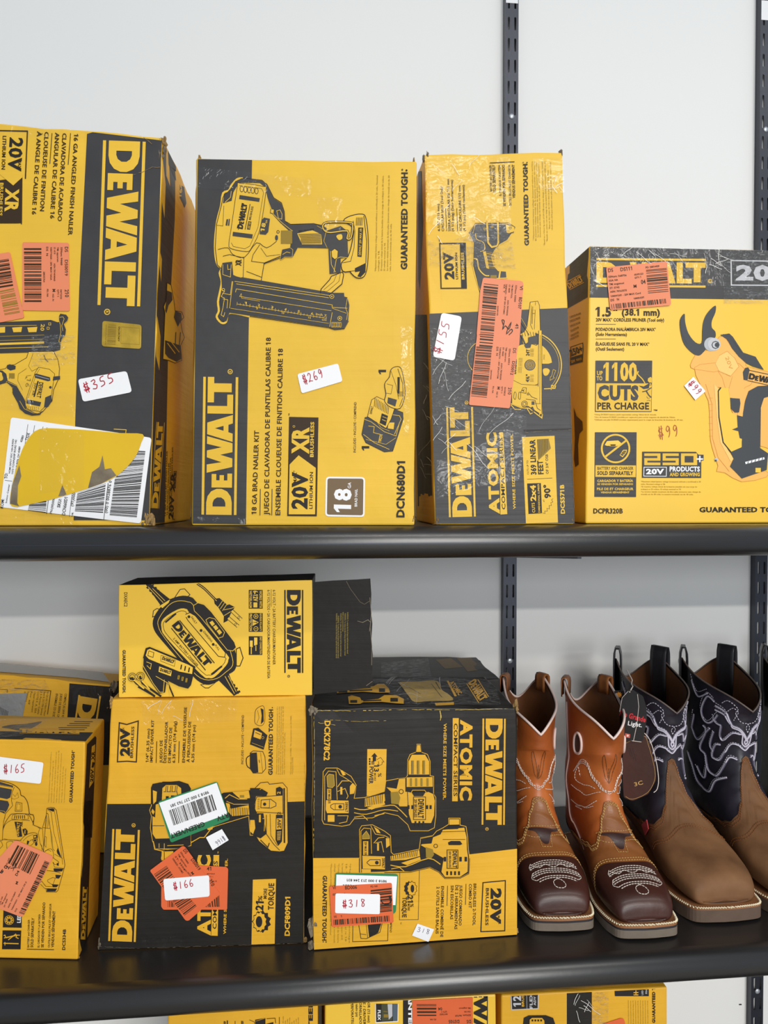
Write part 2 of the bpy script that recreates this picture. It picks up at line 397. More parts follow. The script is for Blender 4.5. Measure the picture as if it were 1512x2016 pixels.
# ================================================================== the setting
YW = 1.150; YN = 0.75
WALL = material('white_wall_paint', (243, 243, 242), .6, .3, bump=.05, bscale=180, bdist=.001, mott=.015, mscale=3)
LAM = material('black_laminate', (30, 28, 28), .33, .95, bump=.08, bscale=260, bdist=.0006)
STEEL = material('dark_steel', (58, 60, 70), .35, .6, metal=.55)
SCREW = material('pale_screw', (190, 196, 204), .3, .5, metal=.5)
def boxv(x0, x1, y0, y1, z0, z1):
    v = [(x, y, z) for z in (z0, z1) for y in (y0, y1) for x in (x0, x1)]
    return v, [(0, 2, 3, 1), (4, 5, 7, 6), (0, 1, 5, 4), (2, 6, 7, 3), (0, 4, 6, 2), (1, 3, 7, 5)]
v, f = boxv(-2.0, 2.4, YW, YW+.1, 0, 3.0)
o = mesh_obj('wall_back', v, f, WALL); o['kind'] = 'structure'
FLO = material('grey_floor', (150, 146, 140), .4, .4, mott=.15)
v, f = boxv(-2.0, 2.4, -3.0, YW+.1, -.1, 0); o = mesh_obj('floor', v, f, FLO); o['kind'] = 'structure'
# nail mark on the wall low right
mk = at_y(1457, 1977, YW); v, f = boxv(mk.x-.002, mk.x+.002, YW-.0015, YW, mk.z-.0006, mk.z+.0006)
o = mesh_obj('trim_1', v, f, BLKD); o['kind'] = 'structure'
def shelf(label, zt, x0=-1.2, x1=1.4, th=.033, seam=False):
    root = thing('shelf', label, 'shelf', ((x0+x1)/2, (YN+YW)/2, zt-th))
    prof = [(YW-.012, zt), (YN+.019, zt)]
    for i in range(1, 16):
        a = math.pi*i/16; prof.append((YN+.019-.019*math.sin(a)**.9, zt-th/2+th/2*math.cos(a)))
    prof += [(YN+.019, zt-th), (YW-.012, zt-th)]
    n = len(prof); V = []; F = []
    for x in (x0, x1): V += [(x, y, z) for y, z in prof]
    F = [(i, (i+1) % n, n+(i+1) % n, n+i) for i in range(n)]; F += [tuple(range(n-1, -1, -1)), tuple(range(n, 2*n))]
    b = mesh_obj('board', V, F, LAM, None, root)
    for p in b.data.polygons: p.use_smooth = len(p.vertices) == 4 and abs(p.normal.y) > .05
    if seam:
        v, f = boxv(x0, .2, YN-.0006, YN+.004, zt-th/2-.0005, zt-th/2+.0003); o = mesh_obj('edge_seam', v, f, STEEL, None, root)
    return root
shelf('upper black laminate shelf with rounded front edge under the four tallest cartons', ZU, seam=True)
shelf('middle black laminate shelf with rounded front edge under the boots', ZL)
shelf('lowest black laminate shelf, under the cartons cut off at the bottom of the photo', ZB)
def standard(xl, label, ztop=None, w=.0205, d=.013, tag_=None):
    root = thing('slotted_standard', label, 'shelf standard', (xl+w/2, YW, .3)); yf = YW-d
    z0 = .3; z1 = 2.6; pitch = .03175; V = []; F = []
    def zpx(py): return at_y(1003, py, YW).z
    zs = at_y(1003, 46, yf).z          # centre of one slot row
    sw, sh = .0031, .0198
    def slot(cx, cz):
        r = sw/2; o = []
        for k in range(5): a = math.pi*k/4; o.append((cx+r*math.cos(a), cz+sh/2-r+r*math.sin(a)))
        for k in range(5): a = math.pi+math.pi*k/4; o.append((cx+r*math.cos(a), cz-sh/2+r+r*math.sin(a)))
        return o
    k0 = int((z0-zs)/pitch)+1; k1 = int((z1-zs)/pitch)
    for k in range(k0, k1):
        c = zs+k*pitch; out = [(xl, c-pitch/2), (xl+w, c-pitch/2), (xl+w, c+pitch/2), (xl, c+pitch/2)]
        hs = [slot(xl+w*.27, c), slot(xl+w*.75, c)]; pl = [[Vector((x, z, 0)) for x, z in r] for r in [out]+hs]
        fl = [p for r in [out]+hs for p in r]; b = len(V); V += [(x, yf, z) for x, z in fl]
        F += [tuple(b+i for i in t) for t in tessellate_polygon(pl)]
        m = b+len(fl)
        V += [(x, yf+.0016, z) for x, z in fl[4:]]
        for h in (0, 1):
            for i in range(10):
                a0 = b+4+h*10+i; a1 = b+4+h*10+(i+1) % 10; F.append((a0, a1, a1-b-4+m, a0-b-4+m))
    zl, zh = zs+(k0-.5)*pitch, zs+(k1-.5)*pitch
    mesh_obj('web', V, F, STEEL, None, root)
    for a, b_ in ((xl, xl+.0018), (xl+w-.0018, xl+w)):
        v, f = boxv(a, b_, yf+.0001, YW, zl, zh); mesh_obj('flange', v, f, STEEL, None, root)
    def screw(py):
        c = at_y(1006, py, yf); c.x = xl+w/2; bm = bmesh.new(); bmesh.ops.create_uvsphere(bm, u_segments=16, v_segments=8, radius=1)
        V2 = [(c.x+v.co.x*.0042, yf-.0001+min(0, v.co.y)*.0018, c.z+v.co.z*.0042) for v in bm.verts]; F2 = [tuple(v.index for v in g.verts) for g in bm.faces]; bm.free()
        mesh_obj('screw', V2, F2, SCREW, None, root, True)
    for py in (229, 1301, 1985): screw(py)
    if tag_:
        c = at_y(1003, 6, yf); v, f = boxv(xl+.001, xl+w-.001, yf-.0004, yf, c.z, c.z+.03)
        o = mesh_obj('paper_label', v, f, WHT, None, root)
    return root
XA, XB = .2990, .7055
standard(XA, 'left of the two dark slotted wall standards, above the carton with the $155 sticker', tag_=1)
standard(XB, 'right of the two dark slotted wall standards, at the right edge of the photo', tag_=1)
for zt, nm in ((ZU, 'upper'), (ZL, 'middle'), (ZB, 'lowest')):
    for x, sd in ((XA, 'left'), (XB, 'right')):
        zb = zt-.033; V = []; pr = [(YW-.0131, zb), (YN+.09, zb), (YN+.09, zb-.008), (YW-.0131, zb-.03)]
        for xx in (x+.008, x+.0125): V += [(xx, y, z) for y, z in pr]
        o = mesh_obj('shelf_bracket', V, [(0, 1, 2, 3), (7, 6, 5, 4), (0, 4, 5, 1), (1, 5, 6, 2), (2, 6, 7, 3), (3, 7, 4, 0)], STEEL)
        o['label'] = 'thin dark steel bracket under the %s shelf, hooked in the %s slotted standard' % (nm, sd); o['category'] = 'bracket'; o['group'] = 'shelf brackets'
# ================================================================== cartons
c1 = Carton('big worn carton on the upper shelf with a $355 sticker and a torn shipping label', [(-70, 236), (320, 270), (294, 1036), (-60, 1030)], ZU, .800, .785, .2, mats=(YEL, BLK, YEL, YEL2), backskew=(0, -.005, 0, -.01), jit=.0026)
c2 = Carton('tall carton on the upper shelf with nailer drawing and a white $269 sticker', [(388, 311), (821, 318), (815, 1036), (378, 1034)], ZU, .790, .768, .12, mats=(YEL, YEL, YEL, YEL), jit=.0012, backdir=(0, 1, 0), backskew=(-.019, -.006, 0, 0))
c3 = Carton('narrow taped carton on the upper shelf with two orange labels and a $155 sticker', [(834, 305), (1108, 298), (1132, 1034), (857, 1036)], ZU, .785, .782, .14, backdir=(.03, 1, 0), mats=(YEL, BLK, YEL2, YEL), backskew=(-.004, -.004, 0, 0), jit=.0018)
c4 = Carton('smooth yellow pruner carton at the right end of the upper shelf, two $99 prices', [(1161, 484), (1560, 493), (1560, 1028), (1153, 1030)], ZU, .800, .800, .17, mats=(YELG, BLK, YELG, YELG), jit=.0007)
c5 = Carton('lower left carton with jigsaw drawing and a $165 sticker', [(-90, 1452), (168, 1461), (153, 1891), (-80, 1886)], ZL, None, None, .085, mats=(YEL2, YEL2, YEL2, YEL2), jit=.0012, backdir=(-.02, 1, 0))
c6 = Carton('half hidden carton at the back left of the middle shelf, with silver tape', [(-60, 1322), (221, 1349), (217, 1700), (-60, 1690)], ZL, 1.065, 1.05, .06, mats=(YEL2, YEL2, BLKD, BLKD), jit=.003)
c7 = Carton('half yellow half black carton with impact driver drawing and a $166 sticker', [(219, 1379), (603, 1370), (599, 1858), (194, 1872)], ZL, None, None, .16, mats=(YEL2, YEL2, YEL2, YEL2), jit=.0018, backdir=(-.03, 1, 0))
c9 = Carton('black and yellow carton with a drill and a $318 sticker, beside the boots', [(614, 1396), (1019, 1393), (1019, 1842), (616, 1872)], ZL, None, None, .12, mats=(BLKD, BLKD, YEL2, BLKD), jit=.0028, backskew=(0, -.012, .004, .004), backdir=(.04, 1, 0))
c10 = Carton('dark carton behind the $318 carton, only its taped top in view', [(640, 1338), (985, 1338), (980, 1700), (640, 1700)], ZL, .985, .955, .14, mats=(BLKD, BLKD, BLKD, BLKD), jit=.003, backskew=(0, -.02, 0, 0))
# the charger carton lies on c7
z8 = c7.c['tl'].z+.001
c8 = Carton('flat yellow battery charger carton lying on the $166 carton, black flap open', [(234, 1151), (615, 1142), (615, 1371), (234, 1377)], z8, c7.c['bl'].y+.004, c7.c['br'].y+.002, .07, mats=(YELG, BLKD, YELG, BLKD), jit=.0006, bev=.0009)
Y, K, I = YEL, BLK, INK
# ------------------------------------------------------------------ carton with $355 (upper left)
p = Print(c1.front, c1.root)
p.z(0, 220, 3.78).part('printed_panel', 1)
p.poly([(648,165),(690,135),(1215,215),(1212,600),(1183,1180),(1170,1663),(1112,3040),(548,3040),(560,2300),(590,1300)], BLK)

p.part('brand_lettering', 3)
# DeWALT running down, tops to the right; measured start and end of the letters
p.logo((812,215), (770,1440), 232, YEL)
p.part('printed_lettering', 3).ink(I)
p.text('16 GA ANGLED FINISH NAILER', (553,165), (508,920), 30, bold=.03)
p.text('CLAVADORA DE ACABADO', (466,160), (430,815), 30, bold=.03)
p.text('ANGULAR DE CALIBRE 16', (412,155), (374,795), 30, bold=.03)
p.text('CLOUEUSE DE FINITION', (333,150), (298,740), 30, bold=.03)
p.text('À ANGLE DE CALIBRE 16', (278,145), (238,765), 30, bold=.03)
p.line('526,160 508,395', 5); p.line('388,160 372,388', 5)
p.part('voltage_badge', 3)
p.poly('0,510 168,490 165,830 120,832 -60,832 -60,560', INK); p.line('-60,140 205,145 190,500', 9, INK)
p.text('20V', (78,190), (62,440), 92, INKB, .04); p.text('LITHIUM ION', (22,180), (12,430), 26, INK, .03)
p.poly('2,470 100,550 165,490 170,470 100,440 20,440', YEL, 0); p.poly('-60,420 0,465 100,548 165,492 168,484 0,440 -60,410', YEL, 1)
p.text('MAX*', (138,355), (134,440), 22, INK, .03, 2)
p.text('XR', (48,570), (40,745), 92, YEL, .05, 2); p.text('BRUSHLESS', (4,530), (-6,775), 24, YEL, .03, 2)
p.text('™', (150,818), (150,838), 14, INK)
# nailer drawing, cut by the left edge of the photo
p.z(0, 620, 3.78).part('nailer_drawing', 4)
BLm = BLK
p.poly('-120,60 380,38 430,55 455,50 455,150 450,260 400,275 -120,290', BLm)
p.poly('-120,100 40,90 40,132 -120,140', YEL, 1)
for x in (92, 205):
    p.poly([(x,95),(x+75,90),(x+68,128),(x+10,130)], YEL, 1)
p.line('-120,85 275,78', 3, YEL, 1); p.line('-120,165 330,150', 5, HALF, 1); p.line('-120,196 320,182', 6, HALF, 1); p.line('-120,222 330,206', 16, YEL, 1); p.line('-120,252 360,238', 4, YEL, 1)
p.text('20', (308,68), (303,118), 26, YEL, .02, 1)
for a, b in ((372,68),(360,100)): p.line([(a-8,b-8),(a+8,b-8),(a+8,b+8),(a-8,b+8)], 3, YEL, 1, True)
p.shape('440,10 450,-10 495,-2 512,20 505,45 480,70 495,110 490,150 470,170 455,210 440,200 455,130 450,70 440,40', BLm, YEL, 3, up=1)
p.line('445,20 470,15 480,30 462,80 470,120', 3, YEL, 2)
p.shape('215,275 400,272 432,330 445,400 440,470 400,560 390,640 320,720 280,745 190,720 150,680 100,590 95,540 55,500 -10,520 -120,530 -120,400 -10,412 45,400 60,375 110,372 200,320', YEL, I, 4, up=1)
p.poly('-120,405 20,415 50,440 60,490 30,510 -120,540', BLm, 3)
p.blob('-120,430 0,425 20,450 15,490 -120,500', YEL, 4)
p.poly('55,375 75,368 120,380 118,405 80,415 55,400', BLm, 4)
p.poly('60,490 130,525 160,580 190,640 200,700 280,735 320,715 300,745 240,750 190,735 150,700 130,640 95,580 100,540 55,505', BLm, 4)
p.line('62,500 130,530 165,590 195,640', 3, YEL, 5); p.line('150,640 185,700 250,730 300,730', 3, YEL, 5)
p.shape('290,390 370,405 410,440 385,600 330,690 300,720 215,705 185,670 220,560 265,430', YEL, I, 3, up=3)
p.line('300,400 275,440 230,570 195,660', 2, I, 4)
p.poly('262,440 275,438 375,465 378,490 360,495 262,468', BLm, 4); p.line('268,452 370,480', 3, SIL, 5)
p.poly('205,628 310,650 300,682 200,660', BLm, 4)
for i in range(7): p.line([(205+i*14,675+i*2),(200+i*14,708+i*2)], 4, HALF, 4)
p.text('DEWALT', (296,500), (276,615), 30, INKB, .04, 4); p.poly('282,492 292,494 262,612 252,610', INKB, 4); p.line('325,505 300,622', 3, INKB, 4); p.text('20V XR', (262,505), (240,600), 14, I, .02, 4)
p.poly('400,460 450,455 450,480 395,490', BLm, 4); p.poly('340,615 385,595 390,640 360,685 330,690', BLm, 4)
p.line('200,400 140,440 135,490 170,560', 2, I, 3); p.line('190,480 200,455 235,450', 2, I, 3); p.text('16', (205,470), (190,535), 30, HALF, .0, 3); p.rect(70,435,112,475, HALF, 3)
p.line('330,300 340,330 360,350', 5, BLm, 4); p.line('250,285 215,380 240,420 290,395', 2, I, 3); p.line('300,330 430,330', 2, I, 3)
p.circ(378,540,10, BLm, 4); p.circ(200,465,6,HALF,4)
# gold foil seal (its code is left out)
s = p.sticker('security_seal', [(765,45),(1055,75),(1052,255),(760,235)], 22, GOLD, 8, 'gold foil seal')
P = Print(c1.front, s).z(0, 620, 3.78).part('lettering', 10).ink(INK)
P.bars((808,68),(800,222),(862,228),(868,75), 22, HALF, seed=4); P.text('DLC0CN0Y', (885,90), (880,200), 12, INK)
P.text('GENUINE', (790,72), (785,225), 8, HALF); P.line('905,90 1042,100 1040,222 902,212', 2, HALF, 0, True); P.done()
# price sticker
s = p.sticker('price_sticker', '582,480 945,418 985,575 620,648', 24, WHT, 8, 'white sticker reading $355')
P = Print(c1.front, s).z(0, 620, 3.78).part('handwriting', 10); dollar_text(P, '$355', (632,580), (868,495), 68, RED, 7); P.done()
# orange labels
s = p.z(0, 220, 3.78).sticker('orange_label', '170,972 515,978 522,1485 168,1480', 16, ORG, 8)
P = Print(c1.front, s).z(0, 220, 3.78).part('lettering', 10).ink(INK)
P.bars((182,1018),(186,1430),(312,1430),(312,1018), 28, seed=11)
P.text('DS', (486,1008), (486,1046), 24, INK, .01); P.text('DS0019', (486,1105), (486,1222), 22, INK, .01); P.text('210', (486,1325), (488,1382), 28, INK, .01)
P.text('SSNum: 94460', (455,1010), (455,1145), 13); P.text('TM: qqcnrem', (428,1010), (428,1120), 12); P.text('ST: 4119', (404,1010), (404,1062), 12); P.text('ASN 701404060', (404,1130), (404,1262), 11)
P.text('100774360 - 20V MAX 16GA', (378,1010), (378,1255), 12); P.text('28035764', (326,1192), (326,1270), 12); P.text('DS  N', (348,1008), (348,1075), 14); P.text('M', (394,1322), (394,1342), 22, INK, .02); P.text('HZ: N', (394,1358), (394,1410), 11)
P.text('PD: NA', (352,1322), (352,1380), 12); P.text('04/12/23', (452,1325), (452,1395), 12); P.text('QTY: 1', (430,1325), (430,1378), 12); P.done()
s = p.sticker('orange_label', '-70,1070 78,1046 185,1535 20,1568 -70,1575', 16, ORG, 10)
P = Print(c1.front, s).z(0, 220, 3.78).part('lettering', 12).ink(INK)
P.bars((-70,1120),(-20,1330),(105,1310),(70,1098), 14, seed=3); P.bars((0,1338),(40,1520),(155,1500),(108,1315), 14, HALF, seed=5); P.done()
# shipping label with a torn yellow patch over it
p.z(0, 620, 3.78)
s = p.sticker('shipping_label', '85,762 900,880 1130,915 1050,1552 780,1522 5,1430', 22, WHT, 8, 'white shipping label')
P = Print(c1.front, s).z(0, 620, 3.78).part('lettering', 10).ink(INKB)
P.text('TO:', (58,1220), (62,1178), 22, bold=.03); P.text('HOME DEPOT RDC VAN BUREN', (80,1180), (108,925), 12); P.text('1973 TOWNSHIP ROAD 142', (104,1185), (130,930), 14); P.text('VAN BUREN, OH 45889', (128,1180), (158,980), 14)
P.text('45889', (168,950), (184,900), 16); P.text('TXDK', (212,935), (228,880), 22); P.text('ROM:', (28,1440), (36,1370), 22, bold=.02); P.text('bution Center', (55,1400), (78,1260), 12)
P.line('185,1000 212,815', 3); P.line('240,950 262,822', 3); P.line('320,850 325,832', 3); P.line('350,850 354,838', 3); P.line('40,1230 95,1238', 3)
P.bars((858,1218),(818,1495),(1020,1512),(1062,1190), 34, seed=8); P.bars((1010,1010),(860,1215),(1062,1190),(1085,1015), 22, seed=9); P.bars((580,1325),(560,1465),(770,1480),(790,1255), 22, seed=10); P.bars((225,1400),(210,1455),(345,1475),(350,1385), 8, seed=12)
P.line('808,1250 775,1525', 4); P.text('(00) 0 0028876 0', (800,1475), (835,1235), 20, bold=.02); P.text('(91)000', (548,1425), (566,1325), 20, bold=.02); P.line('365,1370 350,1480', 4); P.line('540,1330 520,1500', 3)
P.text('PN:(00)000', (390,1480), (412,1365), 16); P.text('SKU:', (450,1435), (462,1370), 22, bold=.03); P.text('DCN660D1', (488,1490), (508,1358), 24); P.text('UR', (545,1500), (552,1470), 12); P.done()
s = p.sticker('torn_patch', smooth(q('300,850 500,850 700,862 900,880 1065,888 1055,950 1020,1040 960,1120 870,1200 760,1255 600,1310 400,1370 250,1405 150,1425 130,1430 80,1405 95,1270 150,1060 210,930'), 3), 3, material('faded_yellow_paper', (228,186,38), .55, .3, mott=.08, mscale=12), 14, 'torn patch of yellow board stuck over the shipping label')
P = Print(c1.front, s).z(0, 620, 3.78).part('torn_fibre', 16)
P.poly('150,1120 165,1200 140,1270 135,1400 150,1424 80,1404 95,1270', GREYC); P.part('torn_fibre', 16).poly('660,1290 690,1170 745,1130 768,1045 785,1150 830,1140 870,1195 760,1255', GREYC); P.part('torn_fibre', 16).poly('440,1350 470,1265 500,1335 480,1345', GREYC); P.done()
p.part('printed_corner_mark', 4).line('848,850 940,855 936,885', 5, YEL)
p.done()
T = c1.right
p = Print(T, c1.root)
p.z(0, 220, 3.78).part('printed_side_panel', 1).poly([(1212,215),(1310,400),(1300,800),(1275,1250),(1250,1800),(1225,3060),(1115,3060),(1165,1500),(1200,900)], BLK)
p.poly('1225,240 1340,420 1335,440 1300,432 1310,520 1255,400', BLKD, 1)
p.part('side_badge', 3).poly('1335,540 1368,560 1385,680 1372,715 1335,640', BLK); p.text('16', (1345,640), (1352,575), 22, YEL, .03, 1)
p.part('side_drawing', 3).shape('1240,1272 1270,1290 1290,1400 1300,1480 1350,1490 1365,1530 1340,1560 1355,1640 1370,1680 1340,1740 1350,1850 1300,1870 1255,1850 1210,1840 1225,1500 1215,1450 1235,1400', YEL, INK, 4, up=0)
p.poly('1240,1330 1275,1345 1280,1400 1250,1440 1235,1500 1225,1480', BLK, 2); p.poly('1300,1480 1345,1500 1350,1540 1320,1600 1290,1530', BLK, 2); p.poly('1225,1700 1340,1740 1345,1840 1310,1860 1250,1830 1225,1800', BLK, 2); p.line('1240,1720 1300,1800', 6, YEL, 3); p.line('1260,1700 1330,1790', 6, YEL, 3); p.line('1305,1640 1300,1740', 6, BLK, 2); p.line('1340,1640 1330,1740', 6, BLK, 2)
p.z(0, 620, 3.78).part('side_brand_lettering', 3).logo((1172,1440), (1215,800), 46, YEL2, True, reg=False)
p.part('side_lettering', 3).ink(INK)
p.text('BRUSHLESS', (1305,1290), (1312,1160), 20, INK, .04); p.text('20V XR', (1285,1520), (1305,1170), 32, INK, .04); p.line('1280,1520 1300,1520', 4, INK)
for i, (a, b) in enumerate(((1500,1010),(1490,1100),(1480,1060),(1500,980))): p.text('16 GA ANGLED FINISH NAILER', (1232+i*14,a), (1245+i*14,b), 8, INK)
p.part('packing_tape', 12).poly('1260,850 1330,850 1330,1500 1235,1500', TAPE)
p.done()
c1.wear(319, 275, .009, KRAFT); c1.wear(323, 300, .007, GREYC, seed=4); c1.wear(294, 1022, .010, KRAFT, 4); c1.wear(286, 1028, .008, GREYC, 3); c1.wear(302, 1028, .009, KRAFT, 3)
c1.crack('318,300 316,420 312,520 309,640 306,760 303,880 298,990', 1.0, KRAFT)
c1.crack('318,290 300,284 270,262 220,262 180,252', .8, KRAFT); c1.crack('316,330 300,330 280,340 262,345', .7, KRAFT, seed=9)
p = Print(c1.front, c1.root).z(0, 620, 3.78)
p.part('packing_tape', 13).poly('240,150 560,150 560,365 240,390', TAPEB); p.part('packing_tape', 13).poly('-60,430 575,600 560,760 -60,700', TAPE); p.part('packing_tape', 17).poly('300,850 630,880 630,1300 300,1330', TAPE)
p.part('packing_tape', 18).poly('-60,1440 545,1500 545,1575 -60,1560', TAPE)
p.z(0, 220, 3.78).part('packing_tape', 13).poly('-60,85 680,140 640,200 -60,180', TAPE); p.done()
# ------------------------------------------------------------------ carton with $269
p = Print(c2.front, c2.root).z(340, 290, 3.024)
p.part('printed_panel', 1).poly('150,68 473,60 452,1120 436,2260 115,2240', BLK)
p.part('nailer_drawing', 3)
halo = q('300,300 345,250 375,205 410,188 530,200 560,225 600,305 645,335 662,385 665,440 700,465')
p.line('420,186 385,190 350,228 335,258 300,275 288,350 265,440 252,560 255,650 268,700 290,722 280,750 292,800 282,860 270,920 275,975 262,1010 290,1045 318,1040 332,990 380,990 460,1008', 12, YEL, 0, sm=3)
body = q('300,300 345,250 375,205 410,190 520,205 550,235 565,290 600,400 700,480 740,500 700,600 640,650 545,690 525,810 420,790 300,735 266,700 254,600 262,460 290,350')
p.shape(body, YEL, INKB, 4, up=1)
p.poly('375,205 410,186 530,200 560,225 600,305 645,335 662,385 665,440 700,462 840,458 900,470 915,490 700,505 640,450 595,400 565,300 552,240 520,215 410,212 382,235 362,270 352,320 300,335 305,295 345,250', BLK, 3)
p.line('418,184 532,198 562,222 602,302 648,332 665,384 668,440 702,460 840,456 895,468', 4, INKB, 4)
p.line('350,262 345,300 312,330', 3, YEL, 4); p.shape('620,380 640,375 652,400 650,430 630,425', BLK, YEL, 3, up=4); p.shape('585,368 605,372 602,398 582,392', YEL, INKB, 3, up=4)
p.line('572,330 600,400 650,450 700,490 715,500', 3, YEL, 5)
p.shape('400,215 540,235 556,262 520,490 470,600 440,622 350,605 336,575 350,480 385,240', YEL, INKB, 3, sm=3, up=3)
p.line('398,230 530,248 542,270 508,480 460,590 430,606 362,592 350,570', 2, INKB, 5)
for i in range(5): p.ring(412+i*22, 250+i*3, 10, 3, INKB, 5, 10, 18)
p.poly('400,286 520,305 516,327 396,310', BLK, 5); p.poly('360,505 478,520 474,545 357,530', BLK, 5)
p.logo((418,490), (448,340), 36, INKB, False, 5, reg=False); p.line('392,492 424,336', 4, INKB, 5); p.line('432,492 462,340', 4, INKB, 5)
p.text('BRUSHLESS', (466,435), (482,355), 12, INKB, .02, 5); p.poly('443,490 462,492 470,445 451,442', INKB, 5); p.text('20V XR', (460,488), (466,448), 12, YEL, .02, 6)
p.poly('530,435 545,420 580,428 570,505 555,522 518,518', BLK, 5); p.text('18', (545,505), (555,455), 22, YEL, .04, 6); p.text('GA', (562,455), (565,435), 10, YEL, .02, 6)
p.poly('316,465 322,430 332,430 326,468', BLK, 5); p.poly('330,468 336,428 342,428 338,468', BLK, 5)
p.line('262,465 300,470 306,350', 2, INKB, 5); p.line('270,610 330,600 360,640 430,655 500,570 560,600 620,560', 3, INKB, 5, sm=3); p.line('420,790 425,660 340,640 300,650', 3, INKB, 5); p.line('440,740 530,775', 3, INKB, 5); p.line('545,690 470,680 480,640 520,580', 3, INKB, 5); p.line('525,600 560,650 640,640', 2, INKB, 5)
p.rect(645, 497, 712, 575, HALF, 5); p.circ(619, 540, 9, BLK, 5, 16); p.ring(628, 505, 8, 3, INKB, 5, 10)
p.text('XR', (408,708), (410,670), 32, INKB, .05, 5)
p.poly('712,490 745,470 860,460 915,480 940,600 930,602 745,598 715,655 700,600', BLK, 4)
p.poly('742,515 830,495 885,520 890,580 770,580 755,545', YEL, 5)
for i in range(12): p.line([(748+min(i,5)*3,520+i*5),(885,516+i*5.2)], 2.5, INKB, 6)
p.text('BRUSHLESS', (752,508), (842,495), 10, INKB, .02, 6)
p.shape('640,665 652,610 700,600 716,612 712,655 668,655 645,672', BLK, YEL, 2, up=5)
p.line('640,660 545,695', 4, INKB, 5); p.line('655,640 680,625 700,630', 3, YEL, 6)
p.poly('912,500 1000,470 1040,500 1045,655 1000,662 1000,748 935,755 928,602', BLK, 5)
p.shape('1018,440 1060,410 1130,400 1152,432 1165,560 1160,700 1140,770 1095,778 1058,745 1060,740 1015,740 1005,690 1045,650 1070,560 1075,480', YEL, INKB, 5, sm=3, up=4)
p.line('1075,440 1085,500 1080,600 1060,680 1010,690', 3, INKB, 6); p.poly('1105,480 1135,480 1125,655 1100,652', INKB, 6); p.text('DEWALT 20V MAX XR', (1120,645), (1127,485), 13, YEL, .02, 7)
for i in range(6): p.line([(1095+i*7,420),(1092+i*7,468)], 3, INKB, 6)
p.poly('1085,722 1120,705 1150,690 1148,745 1120,775 1100,770 1115,740 1085,745', INKB, 6); p.line('1060,740 1120,730 1150,690', 3, INKB, 6); p.line('1138,410 1155,560 1150,690', 4, INKB, 6)
p.shape('945,620 965,605 985,620 982,660 965,670 948,655', YEL, INKB, 3, up=6); p.line('1040,660 1000,655 975,665 960,748', 3, YEL, 6); p.line('940,620 945,700 970,745', 3, YEL, 6)
p.line('905,500 893,470 925,448 1055,450 1072,470 1062,540 1038,545 1040,500 940,510 905,500', 14, INKB, 6, sm=3); p.line('905,500 893,470 925,448 1055,450 1072,470 1062,540 1038,545 1040,500 940,510 905,500', 6, YEL, 7, sm=3)
p.blob('975,530 1005,520 1010,545 990,555', YEL, 8); p.line('860,470 915,500 900,560 920,600', 2, YEL, 6)
p.shape('945,770 1010,745 1018,760 1008,815 930,882 878,878 885,845 935,790', YEL, INKB, 5, up=5); p.line('1000,752 990,800 920,860 890,858', 2, INKB, 7); p.line('975,762 960,800 900,850', 2, INKB, 7)
mag = q('350,795 415,775 950,868 1020,868 1022,890 1040,895 1052,940 1045,1035 1020,1080 965,1085 930,1072 338,985 345,960 330,880')
p.poly(mag, BLK, 5); p.line('460,1008 930,1076 965,1088 1022,1082 1048,1035', 3, INKB, 6)
p.line('370,800 940,885', 3, YEL, 7); p.line('380,815 930,898', 3, YEL, 7); p.line('375,865 380,845 950,940 950,955 1040,960', 3, YEL, 7); p.line('410,872 400,890 945,975', 2.5, YEL, 7); p.line('410,872 412,900 520,918', 2, YEL, 7)
p.line('385,935 915,1020', 2.5, YEL, 7)
for i in range(29):
    t = i/28; x, y = 385+530*t, 935+85*t; h = 12 if i % 4 == 0 else 7
    p.line([(x+1, y-h), (x-1, y+h*.6)], 2, YEL, 8)
for i in range(7): p.text(str(i+1) if i < 6 else '7', (428+i*79,935+i*12.6), (441+i*79,937+i*12.6), 14, YEL, .02, 8)
p.text('inch', (852,1000), (892,1006), 13, YEL, .02, 8); p.text('cm', (888,1032), (915,1036), 11, YEL, .02, 8); p.text('15', (805,1020), (822,1023), 11, YEL, .02, 8); p.text('10', (648,992), (664,995), 11, YEL, .02, 8); p.text('5', (498,965), (508,967), 11, YEL, .02, 8)
p.line('345,960 930,1050', 2, YEL, 7); p.line('950,985 935,1070', 3, YEL, 7); p.line('360,800 340,960', 3, YEL, 7)
p.ring(948, 890, 12, 3, YEL, 7); p.circ(948, 890, 4, YEL, 8); p.ring(995, 1020, 12, 3, YEL, 7); p.circ(995, 1020, 5, YEL, 8); p.line('1040,900 1030,960 1042,990 1035,1030', 2.5, YEL, 7); p.line('950,960 1035,990', 2.5, YEL, 7)
for i in range(6): p.ring(950+i*10, 1058, 5, 2, YEL, 7, 8, 16)
p.poly('298,690 355,683 362,765 410,778 350,800 330,885 340,985 322,1035 290,1038 276,1010 300,960 285,905 295,850 292,790 285,735', BLK, 5)
p.line('300,700 300,760 345,775 350,700', 3, YEL, 7); p.line('328,700 330,730 345,728', 3, YEL, 7); p.line('295,850 310,860 290,890 310,900 300,960 290,1000 305,1010 312,985', 3, YEL, 7); p.ring(303, 850, 8, 3, YEL, 7, 10); p.line('355,800 345,880 295,870', 3, YEL, 7); p.line('300,905 330,910 325,960', 3, YEL, 7)
p.part('fine_print', 3); p.para([(FINE[0],0,1),(FINE[1],0,.22),(FINE[2],.01,1),(FINE[3],.01,.3),(FINE[4],.01,1),(FINE[5],0,.5)], (1212,740), (1222,168), (17.5,0), 9, HALF)
p.part('slogan_lettering', 3); p.text('GUARANTEED TOUGH', (1395,728), (1398,150), 35, INKB, .05); p.text('®', (1372,140), (1372,128), 10, INKB); p.circ(1392, 138, 6, INKB)
